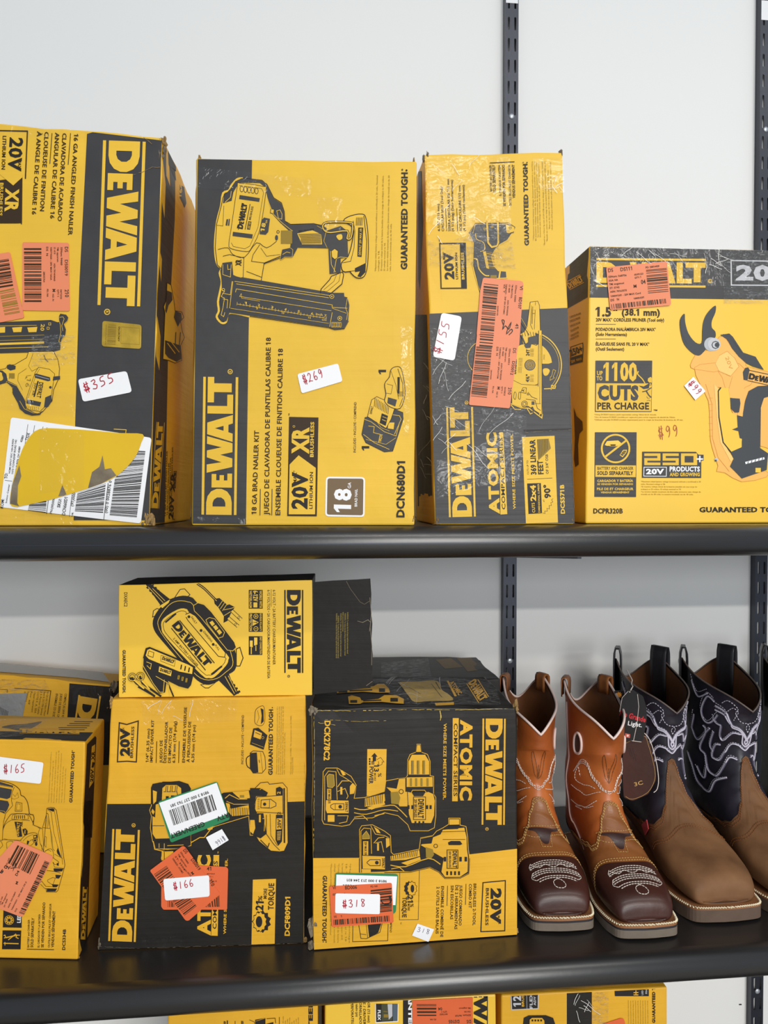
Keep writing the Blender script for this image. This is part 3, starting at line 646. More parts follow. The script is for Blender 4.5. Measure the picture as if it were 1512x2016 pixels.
p.z(340, 660, 3.024)
p.part('brand_lettering', 3).logo((351,1070), (362,250), 152, YEL)
p.part('printed_lettering', 3).ink(INK)
p.text('18 GA BRAD NAILER KIT', (498,1066), (514,568), 27, bold=.03); p.text('JUEGO DE CLAVADORA DE PUNTILLAS CALIBRE 18', (572,1070), (584,14), 27, bold=.03); p.text('ENSEMBLE CLOUEUSE DE FINITION CALIBRE 18', (640,1072), (656,80), 27, bold=.03)
p.line('520,1072 522,915', 4); p.line('590,1072 592,915', 4)
p.part('voltage_badge', 3).poly('693,486 868,490 858,1078 682,1076', INK); p.poly('696,770 750,715 852,790 848,1066 691,1066', YEL, 1)
p.text('20V', (798,1036), (802,815), 86, INKB, .05, 2); p.text('MAX*', (738,880), (740,805), 20, INK, .03, 2); p.text('LITHIUM ION', (832,1034), (836,815), 19, INK, .03, 2)
p.text('XR', (806,708), (808,548), 92, YEL, .06, 2); p.ring(722,543,6,2,YEL,2,10); p.text('BRUSHLESS', (838,726), (842,516), 20, YEL, .04, 2); p.text('™', (700,480), (700,466), 10, INK)
p.part('gauge_badge', 3).rrect('912,842 1145,845 1142,1082 908,1078', 22, WHT); p.rrect('922,852 1136,854 1133,1072 918,1068', 14, BRN, 1)
p.text('18', (1056,1055), (1060,915), 92, WHT, .05, 2); p.text('GA', (1060,912), (1062,876), 18, WHT, .02, 2); p.text('BRAD NAIL', (1098,1020), (1100,916), 15, WHT, .02, 2)
p.part('included_items_drawing', 3).ink(INKB)
p.text('1', (1168,686), (1168,660), 40, INKB, .05); p.text('1', (1268,232), (1268,206), 40, INKB, .05); p.text('INCLUDES • INCLUYE • COMPREND', (1090,698), (1094,398), 14, INK, .01)
p.shape('1145,490 1195,480 1240,400 1290,430 1370,460 1372,500 1340,600 1310,690 1260,695 1150,640 1126,590', BLK, INKB, 3, up=0)
p.shape('1185,385 1215,366 1290,400 1320,440 1300,500 1270,555 1160,485', YEL, INKB, 3, up=2)
for i in range(10): p.line([(1205+i*9,372+i*6),(1200+i*9,425+i*5)], 3, INKB, 4)
p.poly('1245,465 1282,480 1268,540 1232,522', INKB, 4); p.line('1250,485 1275,495', 3, YEL, 5); p.line('1246,502 1270,512', 3, YEL, 5); p.text('DEWALT', (1185,470), (1195,425), 12, INKB, .03, 4)
p.line('1140,500 1180,515 1260,575 1330,600 1350,520', 3, YEL, 2); p.line('1135,590 1200,640 1290,680', 3, YEL, 2); p.line('1165,540 1200,545 1195,580 1235,590 1225,640', 3, YEL, 2); p.line('1290,470 1350,480 1360,500 1320,590', 3, YEL, 2); p.poly('1285,520 1320,520 1315,560 1280,555', YEL, 2); p.line('1150,620 1270,650 1330,610', 2, YEL, 2); p.text('TIMIZAR', (1240,640), (1250,590), 14, YEL, .02, 3); p.line('1205,500 1240,550 1290,570', 2, YEL, 3)
p.shape('1300,205 1330,188 1360,200 1378,280 1382,360 1355,435 1300,430 1262,395 1270,350 1262,290 1290,250', YEL, INKB, 4, sm=3, up=3)
p.line('1340,200 1370,290 1372,370 1350,425', 3, INKB, 5); p.line('1275,290 1310,300 1300,350 1272,345', 2, INKB, 5); p.poly('1282,370 1335,385 1325,425 1278,405', BLK, 5); p.poly('1338,250 1352,250 1350,350 1338,345', INKB, 5); p.line('1300,215 1330,300 1345,380', 2, INKB, 5)
for i in range(5): p.line([(1342+i*6,335),(1344+i*6,365)], 2, INKB, 5)
p.part('model_lettering', 3).text('DCN680D1', (1378,1085), (1382,750), 44, INKB, .05)
s = p.sticker('price_sticker', '742,232 985,168 1012,275 768,348', 14, WHT, 8, 'white sticker reading $269')
P = Print(c2.front, s).z(340, 660, 3.024).part('handwriting', 10); dollar_text(P, '$269', (782,292), (905,248), 52, RED, 4.5); P.done()
p.z(340, 290, 3.024)
p.part('packing_tape', 12).poly('115,120 830,190 820,300 115,240', TAPE); p.part('packing_tape', 12).poly('860,300 1010,300 1000,500 880,500', TAPE)
p.z(340, 660, 3.024).part('packing_tape', 12).poly('115,1080 440,1090 436,1130 115,1120', TAPE); p.part('packing_tape', 12).poly('1355,-50 1425,-50 1405,600 1375,600', TAPE)
p.done()
c2.wear(393, 312, .005, KRAFT); c2.wear(818, 322, .006, KRAFT, 3, seed=2); c2.wear(818, 1026, .005, KRAFT, seed=3); c2.wear(380, 1026, .004, GREYC, 2)
# ------------------------------------------------------------------ carton with $155
p = Print(c3.front, c3.root).z(810, 280, 4.447)
p.part('printed_panel', 1).poly('135,1502 1366,1450 1440,3355 215,3380 165,2300', BLK)
p.part('saw_drawing', 3)
p.shape('500,800 560,712 655,710 765,708 850,712 905,745 905,775 880,800 840,860 770,900 740,930 700,1000 720,1080 760,1125 830,1130 835,1190 640,1200 640,1250 600,1310 560,1180 535,1080 540,880', BLK, YEL, 9, up=0)
p.line('500,800 560,712 850,708 905,745 890,795 855,800', 5, INK, 2); p.poly('825,720 900,745 900,780 850,800 830,790', YEL, 2); p.ring(863,752,10,4,INK,3)
p.line('660,700 670,880 700,920 750,910 760,880 755,700', 16, YEL, 2); p.line('655,690 680,690', 12, YEL, 2); p.line('742,690 765,690', 12, YEL, 2)
p.line('650,700 660,885 700,932 755,915 770,880 768,700', 4, INK, 3); p.line('560,800 570,850 630,880 640,940 600,960', 6, YEL, 2, sm=3)
p.poly('625,960 650,955 680,1110 655,1105', YEL, 2)
for i in range(11): p.line([(655+i*2,960+i*14),(722+i*1,975+i*13)], 5, YEL if i % 2 else HALF, 2)
p.line('545,1020 575,1030 590,1110 640,1165 680,1170', 10, YEL, 2, sm=3); p.line('775,1130 765,1200', 14, YEL, 2); p.rect(690,1165,745,1195,HALF,2)
p.line('545,1080 600,1320', 4, INK, 2)
p.line('535,800 560,720 830,722', 3, YEL, 3); p.circ(640,760,14,HALF,3); p.circ(705,745,12,HALF,3)
p.shape('1040,1400 1105,1392 1120,1430 1135,1900 1135,2360 1120,2400 960,1700 950,1680 985,1660 1010,1620', YEL, INK, 4, up=0)
p.line('1050,1430 1042,1600 1060,1640', 3, INK, 2); p.line('1085,1400 1075,1640', 3, INK, 2); p.rect(1050,1430,1085,1470,YEL,3); p.line('1060,1440 1055,1590', 8, HALF, 3); p.line('1055,1500 1082,1500', 3, INK, 3)
p.line('945,1560 1030,1690', 5, INK, 2); p.line('960,1540 1030,1660', 3, YEL, 2)
for i in range(6): p.line([(960+i*26,1650+i*3),(975+i*24,1700)], 3, INK, 3)
p.z(810, 660, 4.447)
def sawpt(cx, cy, r, a): return (cx+r*math.cos(math.radians(a)), cy+r*math.sin(math.radians(a)))
p.poly([sawpt(1020,262,292,a) for a in range(-78, 60, 4)]+[(1260,440),(1255,465),(1160,460),(1130,400)], BLK, 0)
p.line([sawpt(1020,262,292,a) for a in range(-78, 50, 4)]+[(1225,440),(1260,445),(1255,465),(1160,470)], 9, YEL, 1)
p.line([sawpt(1020,262,272,a) for a in range(-70, 46, 4)], 3, YEL, 1)
p.poly([sawpt(1020,262,210,a) for a in range(-62, -5, 4)]+[(1200,250),(1130,250),(1120,110)], YEL, 1); p.blob('1150,300 1185,290 1210,310 1190,350 1160,350', YEL, 1)
p.line('1240,300 1262,310 1240,365 1250,375 1212,395 1215,365 1225,360', 3, YEL, 1, True); p.text('DANGER', (1165,215), (1168,170), 14, HALF, .0, 2)
p.poly([sawpt(1015,262,190,a) for a in range(60, 300, 5)]+[(1110,80),(1105,440)], YEL, 2)
p.line([sawpt(1015,262,188,a) for a in range(60, 300, 5)], 4, INK, 3)
p.poly('1115,-40 1140,-40 1140,700 1105,650 1108,450', YEL, 3); p.line('1112,-40 1108,450', 4, INK, 4); p.line('1140,-40 1140,700', 4, INK, 4); p.line('1126,0 1122,600', 3, INK, 4)
p.circ(1036,262,48,BLK,4); 
for r in (38, 28, 18, 9): p.ring(1036,262,r,3,YEL,5)
p.text('24T', (1030,182), (1034,126), 28, INKB, .05, 4); p.text('4½"', (1028,412), (1032,345), 28, INKB, .05, 4)
p.logo((915,340), (922,205), 24, INKB, False, 4, reg=False)
for i in range(4): p.text('ALIGN TEETH', (1044+i*8,188), (1046+i*8,118), 6, HALF, 0, 4); p.text('EXACT CUT', (1044+i*8,408), (1046+i*8,345), 6, HALF, 0, 4); p.text('NOMINAL SAW BLADE', (936+i*9,330), (945+i*9,200), 6, HALF, 0, 4)
p.poly('1020,20 1080,5 1100,30 1095,80 1050,75 1040,110 1000,115 985,90 1020,60', BLK, 4); p.line('960,0 1000,95', 12, BLK, 4)
p.poly('880,390 960,430 1030,440 1105,440 1140,560 1145,700 1020,620 960,630 880,600', YEL, 3); p.line('880,390 960,430 1105,440', 3, INK, 4)
p.line('870,600 960,635 1030,640 1140,725 1145,690', 9, YEL, 1); p.line('870,610 905,650 960,650', 7, YEL, 1)
p.ring(988,602,26,4,INK,5); p.ring(988,602,14,4,INK,5); p.poly('975,460 1005,462 1000,510 955,500', YEL, 4); p.line('975,460 1005,462 1000,510 955,500', 4, INK, 5, True); p.text('A', (985,498), (988,475), 20, INK, .04, 5)
for i in range(2): p.shape([(900+i*40,500),(915+i*40,510),(910+i*40,560),(895+i*40,550)], YEL, INK, 4, sm=3, up=4)
p.line('1020,500 1050,540 1100,560', 4, INK, 5); p.rect(1050,580,1075,610,BLK,5); p.line('1000,560 1080,570 1100,640 1130,660', 4, INK, 5); p.line('1080,600 1130,600', 3, INK, 5); p.poly('1045,630 1060,625 1080,665 1065,672', BLK, 5); p.circ(1020,515,12,HALF,5); p.line('1010,640 1040,690 1060,680', 7, YEL, 1)
p.line([sawpt(640,200,150,a) for a in range(100, 260, 8)], 5, YEL, 1)
p.part('brand_lettering', 5).logo((530,1588), (505,628), 172, YEL)
p.part('series_lettering', 5); p.text('ATOMIC', (768,1565), (740,850), 82, YEL, .06); p.poly('768,850 802,850 838,1566 778,1570', YEL); p.text('COMPACT SERIES', (822,1525), (796,895), 30, BLKD, .02, 1)
p.text('WHERE SIZE MEETS POWER.', (912,1522), (886,862), 22, YEL, .03)
p.part('feature_panel', 3).poly('968,892 1252,880 1282,1640 1002,1656', YEL)
p.text('CUTS UP TO', (1028,1220), (1022,1095), 15, INK, .01, 1); p.text('369 LINEAR', (1092,1220), (1080,912), 44, INKB, .05, 1); p.text('FEET', (1155,1216), (1146,1095), 44, INKB, .05, 1); p.text('OF 3/4" OSB', (1200,1214), (1194,1042), 22, INK, .02, 1)
p.line('1012,1262 1232,1250', 4, INK, 1); p.poly('1012,1298 1132,1294 1142,1558 1024,1565', INKB, 1); p.text('CUTS', (1082,1552), (1076,1465), 24, YEL, .03, 2); p.text('2x4', (1088,1452), (1084,1312), 44, YEL, .05, 2); p.text('DIMENSIONAL LUMBER', (1126,1552), (1118,1300), 16, YEL, .02, 2)
p.text('AT', (1165,1460), (1164,1438), 12, INK, .02, 1); p.text('90°', (1218,1425), (1208,1305), 50, INKB, .05, 1)
p.line('1145,1555 1170,1560 1165,1540 1190,1540 1185,1515 1208,1520 1205,1490 1225,1490 1220,1465 1238,1460 1225,1440 1240,1430', 3, INK, 1)
p.poly('1098,912 1200,905 1220,990 1160,1050 1110,1095', HALF, 1)
for i in range(7): p.line([(1105+i*14,912),(1112+i*13,1085-i*14)], 3, INK, 2)
p.part('model_lettering', 3).text('DCS571B', (1342,1562), (1334,1308), 34, YEL, .05)
p.z(810, 280, 4.447)
p.part('voltage_badge', 3).ink(INK); p.line('248,888 470,885 480,1278 260,1280', 11, INK, 0, True); p.poly('424,888 474,886 484,1278 436,1279', INKB)
p.text('20V', (372,1200), (362,965), 76, INKB, .05, 1); p.text('LITHIUM ION', (408,1200), (400,968), 18, INK, .03, 1); p.text('BRUSHLESS', (464,1202), (456,965), 22, YEL, .04, 1); p.text('MAX*', (296,1028), (294,960), 20, INK, .03, 1); p.text('™', (256,870), (256,845), 14, INK)
p.part('printed_lettering', 3).ink(INK)
p.text('4-1/2" (115 mm)', (252,780), (243,540), 20, bold=.02); p.text('CIRCULAR SAW (Tool Only)', (286,780), (272,385), 20, bold=.02); p.text('SIERRA CIRCULAR DE 115 mm', (344,780), (330,322), 20, bold=.02); p.text('(4 1/2 pulg) (Solo herramienta)', (372,780), (362,330), 20, bold=.02)
p.text('SCIE CIRCULAIRE 115 mm', (442,778), (430,380), 20, bold=.02); p.text('(4 1/2 po) (Outil seulement)', (474,778), (464,375), 20, bold=.02)
p.line('308,778 300,580', 5); p.line('404,778 398,580', 5)
p.line('686,182 902,172', 7); p.text('BATTERY and CHARGER', (706,430), (700,200), 18, bold=.02); p.text('SOLD SEPARATELY', (738,440), (732,198), 24, bold=.03); p.text('EL CARGADOR Y LA BATERIA', (788,470), (778,198), 18, bold=.02); p.text('SE VENDEN POR SEPARADO', (826,560), (815,198), 22, bold=.03); p.text('OUTILS SEULS PILE ET CHARGEUR', (876,558), (864,198), 18, bold=.02); p.text('VENDUS SÉPARÉMENT', (908,490), (902,196), 22, bold=.03)
p.part('slogan_lettering', 3).text('GUARANTEED TOUGH.', (1028,905), (1014,172), 36, INKB, .05); p.text('®', (985,185), (985,172), 12, INKB)
p.part('fine_print', 3).para([('"'+FINE[0][:60],0,1),(FINE[2][:58],0,1),(FINE[4][:60],.05,1),('(mesuree sans charge de travail) est de 20 volts. '+FINE[5][:20],.05,1)], (1076,860), (1062,168), (19,2), 11, HALF); p.para([('*Based on a 4-foot rip cuts of 3/4 OSB using one charge, a DCB204 battery not included',.0,1),('*Basado en cortes con una carga de una bateria DCB204 no incluida, OSB de 3/4',.05,1),('*Base sur des coupes de 1.22 m dans un panneau OSB de 3/4 po',.2,.9),('19,05 mm (3/4 po) utilisant une pile DCB204, pile non incluse',.2,1)], (1170,905), (1150,165), (24,3), 11, HALF)
# labels
s = p.sticker('orange_label', '625,1188 965,1218 978,1240 940,1790 600,1765 568,1690 600,1300', 18, ORG, 12)
P = Print(c3.front, s).z(810, 280, 4.447).part('lettering', 14).ink(INK)
P.bars((632,1240),(590,1800),(705,1810),(758,1255), 30, seed=21); P.text('VI', (948,1258), (946,1295), 26, INK, .01); P.text('BD107', (940,1360), (930,1460), 26, INK, .01); P.text('41', (908,1590), (904,1630), 28, INK, .01)
P.text('SSNum: 03001', (908,1255), (896,1400), 13); P.text('TM: MANTOOL', (876,1250), (866,1370), 12); P.text('ST: 8600', (850,1250), (846,1320), 12); P.text('ASN 70100206', (838,1385), (828,1520), 12); P.text('100406711 - 2HP 20V ATOMIC', (824,1245), (800,1510), 12); P.text('VX  Y', (804,1245), (800,1320), 16); P.text('2028102', (750,1435), (745,1520), 10); P.done()
P = Print(c3.front, s).z(810, 280, 4.447).part('handwriting', 15); P.line('800,1600 790,1560 810,1570 795,1640 820,1610 850,1640 870,1580 845,1625 830,1680 870,1640 880,1660 850,1690', 7, INKB, sm=3); P.done()
s = p.z(810, 660, 4.447).sticker('orange_label', '572,-10 940,20 858,642 500,612', 18, ORG, 14)
P = Print(c3.front, s).z(810, 660, 4.447).part('lettering', 16).ink(INK)
P.bars((566,102),(518,545),(655,560),(702,112), 34, seed=23); P.bars((590,-5),(588,4),(718,14),(720,5), 2, seed=2)
P.text('DS', (888,115), (884,158), 26, INK, .01); P.text('DS0012', (880,228), (862,348), 24, INK, .01); P.text('210', (845,458), (840,520), 28, INK, .01)
P.text('SSNum: 60012', (852,120), (842,262), 13); P.text('TM: qqcnrem', (822,108), (812,235), 12); P.text('ST: 4060', (796,108), (790,185), 12); P.text('ASN 7018200', (782,245), (770,392), 12); P.text('100406711 - 20V 2PKATOM', (770,108), (746,380), 12); P.text('DS  N', (742,105), (738,180), 16); P.text('2847600', (692,305), (686,388), 10)
P.text('M', (750,452), (748,475), 22, INK, .02); P.text('02/28/23', (812,455), (805,530), 12); P.text('QTY: 1', (786,450), (780,508), 12); P.text('PD: NA', (708,448), (702,510), 12); P.text('HZ: N', (742,495), (738,545), 12); P.done()
s = p.z(810, 580, 4.447).sticker('price_sticker', '262,160 440,195 375,582 185,545', 30, WHT, 12, 'white sticker reading $155')
P = Print(c3.front, s).z(810, 580, 4.447).part('handwriting', 14); dollar_text(P, '$155', (250,530), (345,245), 75, RED, 6); P.done()
p.z(810, 280, 4.447)
p.part('packing_tape', 10).poly('105,130 860,130 870,760 600,900 105,700', TAPE)
p.part('packing_tape', 10).poly('135,850 240,900 640,760 860,770 915,1110 740,1110 500,1100 160,1090', TAPEB)
p.part('packing_tape', 10).poly('1060,140 1330,140 1340,450 1120,420', TAPE)
p.z(810, 660, 4.447)
p.part('packing_tape', 10).poly('150,-60 560,-50 500,600 540,640 1010,640 1000,880 800,860 220,900 180,640', TAPEB)
p.part('packing_tape', 10).poly('215,1100 540,1000 820,820 1000,880 940,1270 600,1320 230,1430', TAPE)
def wrinkle_glints(p, seed, cx, cy, rx, ry, n, lmin, lmax, w=3, lay=13):
    rn = random.Random(seed); p.part('tape_wrinkle_glint', lay)
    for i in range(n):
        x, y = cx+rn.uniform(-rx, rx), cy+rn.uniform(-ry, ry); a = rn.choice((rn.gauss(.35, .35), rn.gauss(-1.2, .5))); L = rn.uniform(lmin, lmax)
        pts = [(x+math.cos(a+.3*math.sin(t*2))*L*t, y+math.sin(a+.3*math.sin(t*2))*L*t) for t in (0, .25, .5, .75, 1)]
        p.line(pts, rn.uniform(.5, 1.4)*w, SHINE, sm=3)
SHINE = material('tape_glint', (232, 230, 224), .2, .6)  # pale colour paints the highlights along creases in the clear tape
wrinkle_glints(p, 5, 420, 860, 260, 190, 15, 90, 330, 2.2); wrinkle_glints(p, 6, 250, 400, 80, 350, 6, 100, 250, 2); p.z(810, 280, 4.447); wrinkle_glints(p, 8, 350, 500, 230, 350, 9, 60, 220, 2.5); wrinkle_glints(p, 18, 1250, 290, 60, 130, 8, 50, 130, 3)
p.done()
c3.wear(838, 307, .006, GREYC); c3.wear(1104, 300, .006, GREYC, seed=5); c3.wear(862, 1030, .008, KRAFT, 4); c3.wear(1128, 1028, .006, KRAFT, 3)
c3.crack('1034,852 1060,850 1090,848 1124,846', .8, GREYC); c3.crack('858,1030 900,1033 960,1034 1040,1032 1126,1030', .7, KRAFT); c3.crack('1118,600 1121,740 1126,900 1130,1000', .5, GREYC)
p = Print(c3.front, c3.root); p.part('fold_crease', 2).poly([(1030,846),(1125,843),(1125,846),(1032,850)], BLKD); p.done()
p = Print(c3.left, c3.root).z(810, 660, 4.447)
p.part('printed_side_panel', 1).poly('20,-180 135,-180 190,1600 60,1600', BLKD); p.z(810, 280, 4.447).part('printed_side_panel', 1).poly('60,260 85,250 105,700 75,1300 60,1200', BLKD)
wrinkle_glints(p.z(810, 660, 4.447), 9, 110, 800, 40, 600, 12, 60, 200, 2.5); p.done()
# ------------------------------------------------------------------ pruner carton
p = Print(c4.front, c4.root).z(1100, 460, 3.67)
p.part('printed_panel', 1).poly('224,90 1700,118 1700,480 212,462', BLK)
p.part('brand_lettering', 3); p.logo((270,356), (1060,362), 152, YEL, True)
p.part('voltage_badge', 3).line('1244,195 1700,202', 9, SIL); p.line('1244,190 1246,372 1700,376', 9, SIL); p.text('20V', (1278,332), (1700,335), 98, SIL, .06)
p.part('printed_lettering', 3).ink(INK)
p.text('1.5', (265,595), (378,597), 62, bold=.05); p.text('"', (392,597), (425,597), 62, bold=.05); p.text('(38.1 mm)', (455,590), (730,592), 44, bold=.05)
p.text('20V MAX* CORDLESS PRUNER (Tool only)', (268,634), (760,636), 23, bold=.03); p.line('268,655 412,656', 3); p.text('PODADORA INALÁMBRICA 20V MAX*', (268,702), (702,704), 22, bold=.03); p.text('(Solo Herramienta)', (268,738), (492,740), 22, bold=.03); p.line('268,761 412,761', 3)
p.text('ÉLAGUEUSE SANS FIL 20 V MAX*', (268,808), (655,810), 22, bold=.03); p.text('(Outil Seulement)', (268,844), (472,846), 22, bold=.03)
p.z(1160, 700, 5.815)
p.part('cuts_badge', 3).poly('72,58 720,58 712,645 65,645', BLK); p.poly('78,318 712,320 706,638 72,635', YEL, 1)
p.text('UP', (86,225), (152,225), 46, YEL, .04, 2); p.text('TO', (82,284), (148,284), 44, YEL, .04, 2); p.text('1100', (158,278), (545,282), 186, YEL, .06, 2)
p.text('CUTS', (95,502), (562,505), 150, BLK, .07, 2); p.text('PER CHARGE', (90,615), (682,616), 74, INK, .04, 2); p.text('™', (735,645), (778,645), 26, INK)
p.line('560,180 552,215 605,270 635,320', 12, YEL, 3, sm=3); p.poly('565,345 620,355 690,315 680,375 620,385', BLK, 3); p.poly('670,262 700,245 715,260 712,310 690,318 665,290', YEL, 3); p.ring(695,325,14,5,BLK,4); p.line('605,415 650,405 690,380 712,368', 11, BLK, 3, sm=3); p.line('650,405 680,455 708,480', 14, BLK, 3, sm=3); p.line('655,470 668,490 690,488', 4, BLK, 3); p.line('655,520 680,510 700,520', 4, BLK, 3)
p.part('fine_print', 3).para([('*Using DCB203 battery (sold separately) cutting 10mm birch dowels.',0,.7),('*Uso de bateria DCB203 (vendida por separado) para cortar taquetes de abedul de 10mm.',0,.91),('*Utilisant une pile DCB203 (vendue separement) pour la coupe de branches de bouleau de 10 mm.',0,1)], (58,683), (1075,685), (0,30), 16, HALF, .0)
p.part('handwriting', 5); dollar_text(p, '$99', (790,950), (1035,920), 130, material('red_brown_marker',(176,82,40),.5), 7)
p.part('battery_note_badge', 3).poly('65,878 542,878 535,1620 58,1618', BLK); p.poly('70,1256 532,1258 530,1392 68,1388', YEL, 1)
p.ring(300,1065,158,20,YEL,1,36); p.line('182,1158 422,972', 22, YEL, 3)
p.shape('172,1025 200,978 330,970 365,1000 350,1035 200,1035', YELG, INK, 2, up=1); p.poly('225,1012 315,1012 312,1040 230,1038', YEL, 2); p.poly('240,1018 300,1018 298,1034 244,1034', INK, 3); p.poly('345,1140 385,1080 430,1078 425,1110 380,1165', YEL, 2); p.poly('355,1135 390,1090 420,1090 415,1108 378,1150', BLK, 3); p.line('362,1125 400,1130', 4, YEL, 4); p.line('380,1105 412,1108', 4, YEL, 4)
p.text('BATTERY AND CHARGER', (92,1308), (502,1308), 34, INK, .02, 2); p.text('SOLD SEPARATELY', (90,1365), (502,1367), 40, INK, .05, 2)
p.text('CARGADOR Y BATERÍA', (90,1448), (500,1446), 26, YEL, .05, 1); p.text('SE VENDEN POR SEPARADO', (90,1482), (500,1481), 19, YEL, .05, 1); p.text('PILE DE ET CHARGEUR', (86,1540), (504,1540), 26, YEL, .05, 1); p.text('VENDUS SÉPARÉMENT', (130,1576), (458,1576), 19, YEL, .05, 1)
p.part('product_range_badge', 3).poly('605,1100 1220,1102 1250,1135 1308,1135 1308,1200 1282,1205 1280,1402 602,1400', BLK)
def blk250(x, y, w, h, ch):
    t = h*.22; R = p.rect
    if ch == '2': R(x,y,x+w,y+t,YEL,1); R(x+w-t*1.2,y,x+w,y+h*.6,YEL,1); R(x,y+h*.4,x+w,y+h*.4+t,YEL,1); R(x,y+h*.4,x+t*1.2,y+h,YEL,1); R(x,y+h-t,x+w,y+h,YEL,1)
    if ch == '5': R(x,y,x+w,y+t,YEL,1); R(x,y,x+t*1.2,y+h*.6,YEL,1); R(x,y+h*.4,x+w,y+h*.4+t,YEL,1); R(x+w-t*1.2,y+h*.4,x+w,y+h,YEL,1); R(x,y+h-t,x+w,y+h,YEL,1)
    if ch == '0': R(x,y,x+w,y+t,YEL,1); R(x,y+h-t,x+w,y+h,YEL,1); R(x,y,x+t*1.4,y+h,YEL,1); R(x+w-t*1.4,y,x+w,y+h,YEL,1)
blk250(628,1120,185,135,'2'); blk250(838,1120,185,135,'5'); blk250(1048,1120,185,135,'0')
p.line('1225,1185 1300,1185', 16, WHT, 2); p.line('1263,1148 1263,1222', 16, WHT, 2)
p.line('625,1278 882,1278 880,1382 622,1380', 7, WHT, 1, True); p.text('20V', (648,1355), (855,1355), 54, WHT, .06, 1)
p.text('PRODUCTS', (918,1325), (1264,1326), 52, WHT, .05, 1); p.text('AND GROWING', (918,1380), (1264,1380), 38, YEL, .05, 1)
p.part('fine_print', 3).para([('*Maximum initial battery voltage (measured without a workload) is 20',0,.98),('volts. Nominal voltage is 18.',0,.4),('*El maximo voltaje inicial de la bateria (medido sin una carga de',0,.92),('trabajo) es 20 voltios. El voltaje nominal es 18.',0,.66),('*La tension initiale maximum du bloc-piles (mesuree sans charge de',0,.98),('travail) est de 20 volts. La tension nominale est de 18 volts.',0,.86)], (592,1450), (1290,1452), (0,29), 15, HALF, .0)
p.z(1100, 740, 3.67)
p.part('model_lettering', 3).text('DCPR320B', (250,993), (462,993), 34, INK, .04)
p.part('slogan_lettering', 3).text('GUARANTEED TOUGH.', (1016,984), (1700,984), 34, INKB, .05)
# pruner
YO = material('tool_yellow_ink', (248, 186, 96), .45, .3); YOD = material('tool_shade_ink', (226, 152, 66), .45, .3); YOL = material('tool_light_ink', (252, 204, 118), .45, .3); SL = material('tool_grey_ink', (66, 70, 74), .45, .3)
p.z(1100, 460, 3.67).part('pruner_drawing', 3)
p.poly(smooth(q('908,580 912,640 935,720 985,785 1030,790 1035,700 1045,630 1075,570 1130,520 1130,570 1105,630 1105,680 1130,710 1125,760 1050,850 1010,882 960,860 905,800 880,720 872,640 885,600'), 3), SL, 2)
p.line('885,600 880,650 890,730 930,800', 4, BLK, 3)
p.shape(smooth(q('1090,840 1160,745 1210,765 1260,840 1320,900 1352,940 1360,960 1520,1000 1700,1030 1700,1500 1350,1500 1180,1040 1120,1000 980,980 950,950 985,880 1015,850'), 2), YO, YOD, 3, up=0)
p.poly('1160,880 1215,850 1260,880 1300,960 1240,1030 1160,1000 1130,940', YOL, 2); p.line('1160,880 1215,850 1270,900 1300,960 1240,1030 1150,990', 3, YOD, 3); p.text('20V', (1200,895), (1232,985), 26, YOD, .0, 3)
p.poly('1165,732 1230,722 1255,745 1330,860 1420,890 1450,940 1480,985 1400,960 1350,935 1300,890 1250,830 1215,765', SL, 3); p.line('1185,728 1235,745 1320,860', 4, BLK, 4)
p.circ(1120,800,46,SIL,4); p.circ(1098,800,50,material('tool_silver_ink',(178,182,186),.35,.5),3); p.ring(1130,805,26,6,SL,5,8); p.circ(1140,805,16,SL,6)
p.shape('1345,972 1365,968 1375,985 1360,1060 1335,1055 1330,1000', SL, BLK, 2, up=3); p.logo((1368,1050), (1600,1100), 44, INKB, False, 4, reg=False); p.line('1375,988 1620,1040', 4, INKB, 4); p.line('1362,1062 1600,1115', 4, INKB, 4)
p.z(1100, 740, 3.67)
p.shape(smooth(q('980,-60 1090,-90 1300,-90 1400,40 1350,80 1300,110 1172,85 1145,105 1150,300 1180,470 1265,600 1300,700 1420,700 1500,690 1500,730 1320,765 1200,700 1140,690 1150,650 1120,560 1095,460 1090,330 1080,180 1020,60'), 2), YO, YOD, 3, up=0)
p.line('1060,60 1105,200 1110,450 1150,590 1230,690', 3, YOD, 2); p.poly('1120,60 1150,90 1152,300 1180,470 1262,600 1240,620 1165,480 1140,300', YOL, 2)
for i in range(7): p.line([(1082,160+i*46),(1112,160+i*46)], 2, YOD, 2)
p.poly('1172,85 1230,90 1235,140 1240,260 1290,290 1360,300 1375,450 1360,475 1320,470 1320,520 1240,555 1190,480 1160,300 1150,110', YELG, 2); p.line('1170,85 1150,110 1155,300 1185,480 1245,555', 8, INKB, 3)
p.poly('1235,160 1305,165 1310,200 1300,265 1270,265 1240,235', SL, 4); p.poly('1255,0 1345,40 1325,160 1310,270 1360,290 1372,460 1350,475 1325,455 1345,300 1290,285 1300,170 1235,158 1225,100', YO, 3)
p.poly('1285,285 1325,295 1330,330 1355,440 1340,460 1305,450 1295,400 1250,388 1290,372', SL, 4)
p.poly('1435,75 1700,60 1700,100 1480,160 1455,230 1450,520 1510,560 1500,680 1320,742 1300,720 1235,655 1260,600 1240,550 1320,515 1325,300 1345,180 1370,110', SL, 4)
p.line('1480,150 1455,230 1452,520', 3, BLK, 5); p.line('1345,630 1482,595', 16, WHT, 5)
for i in range(5): p.line([(1362+i*26,634-i*7),(1366+i*26,618-i*7)], 5, SL, 6)
p.rect(1418,665,1456,698,YELG,5); p.line('1395,665 1500,650', 2, BLK, 5); p.circ(1135,605,12,SIL,3); p.circ(1132,612,7,SL,4)
s = p.z(1100, 460, 3.67).sticker('orange_label', '338,246 778,202 808,520 368,555', 16, ORG, 12)
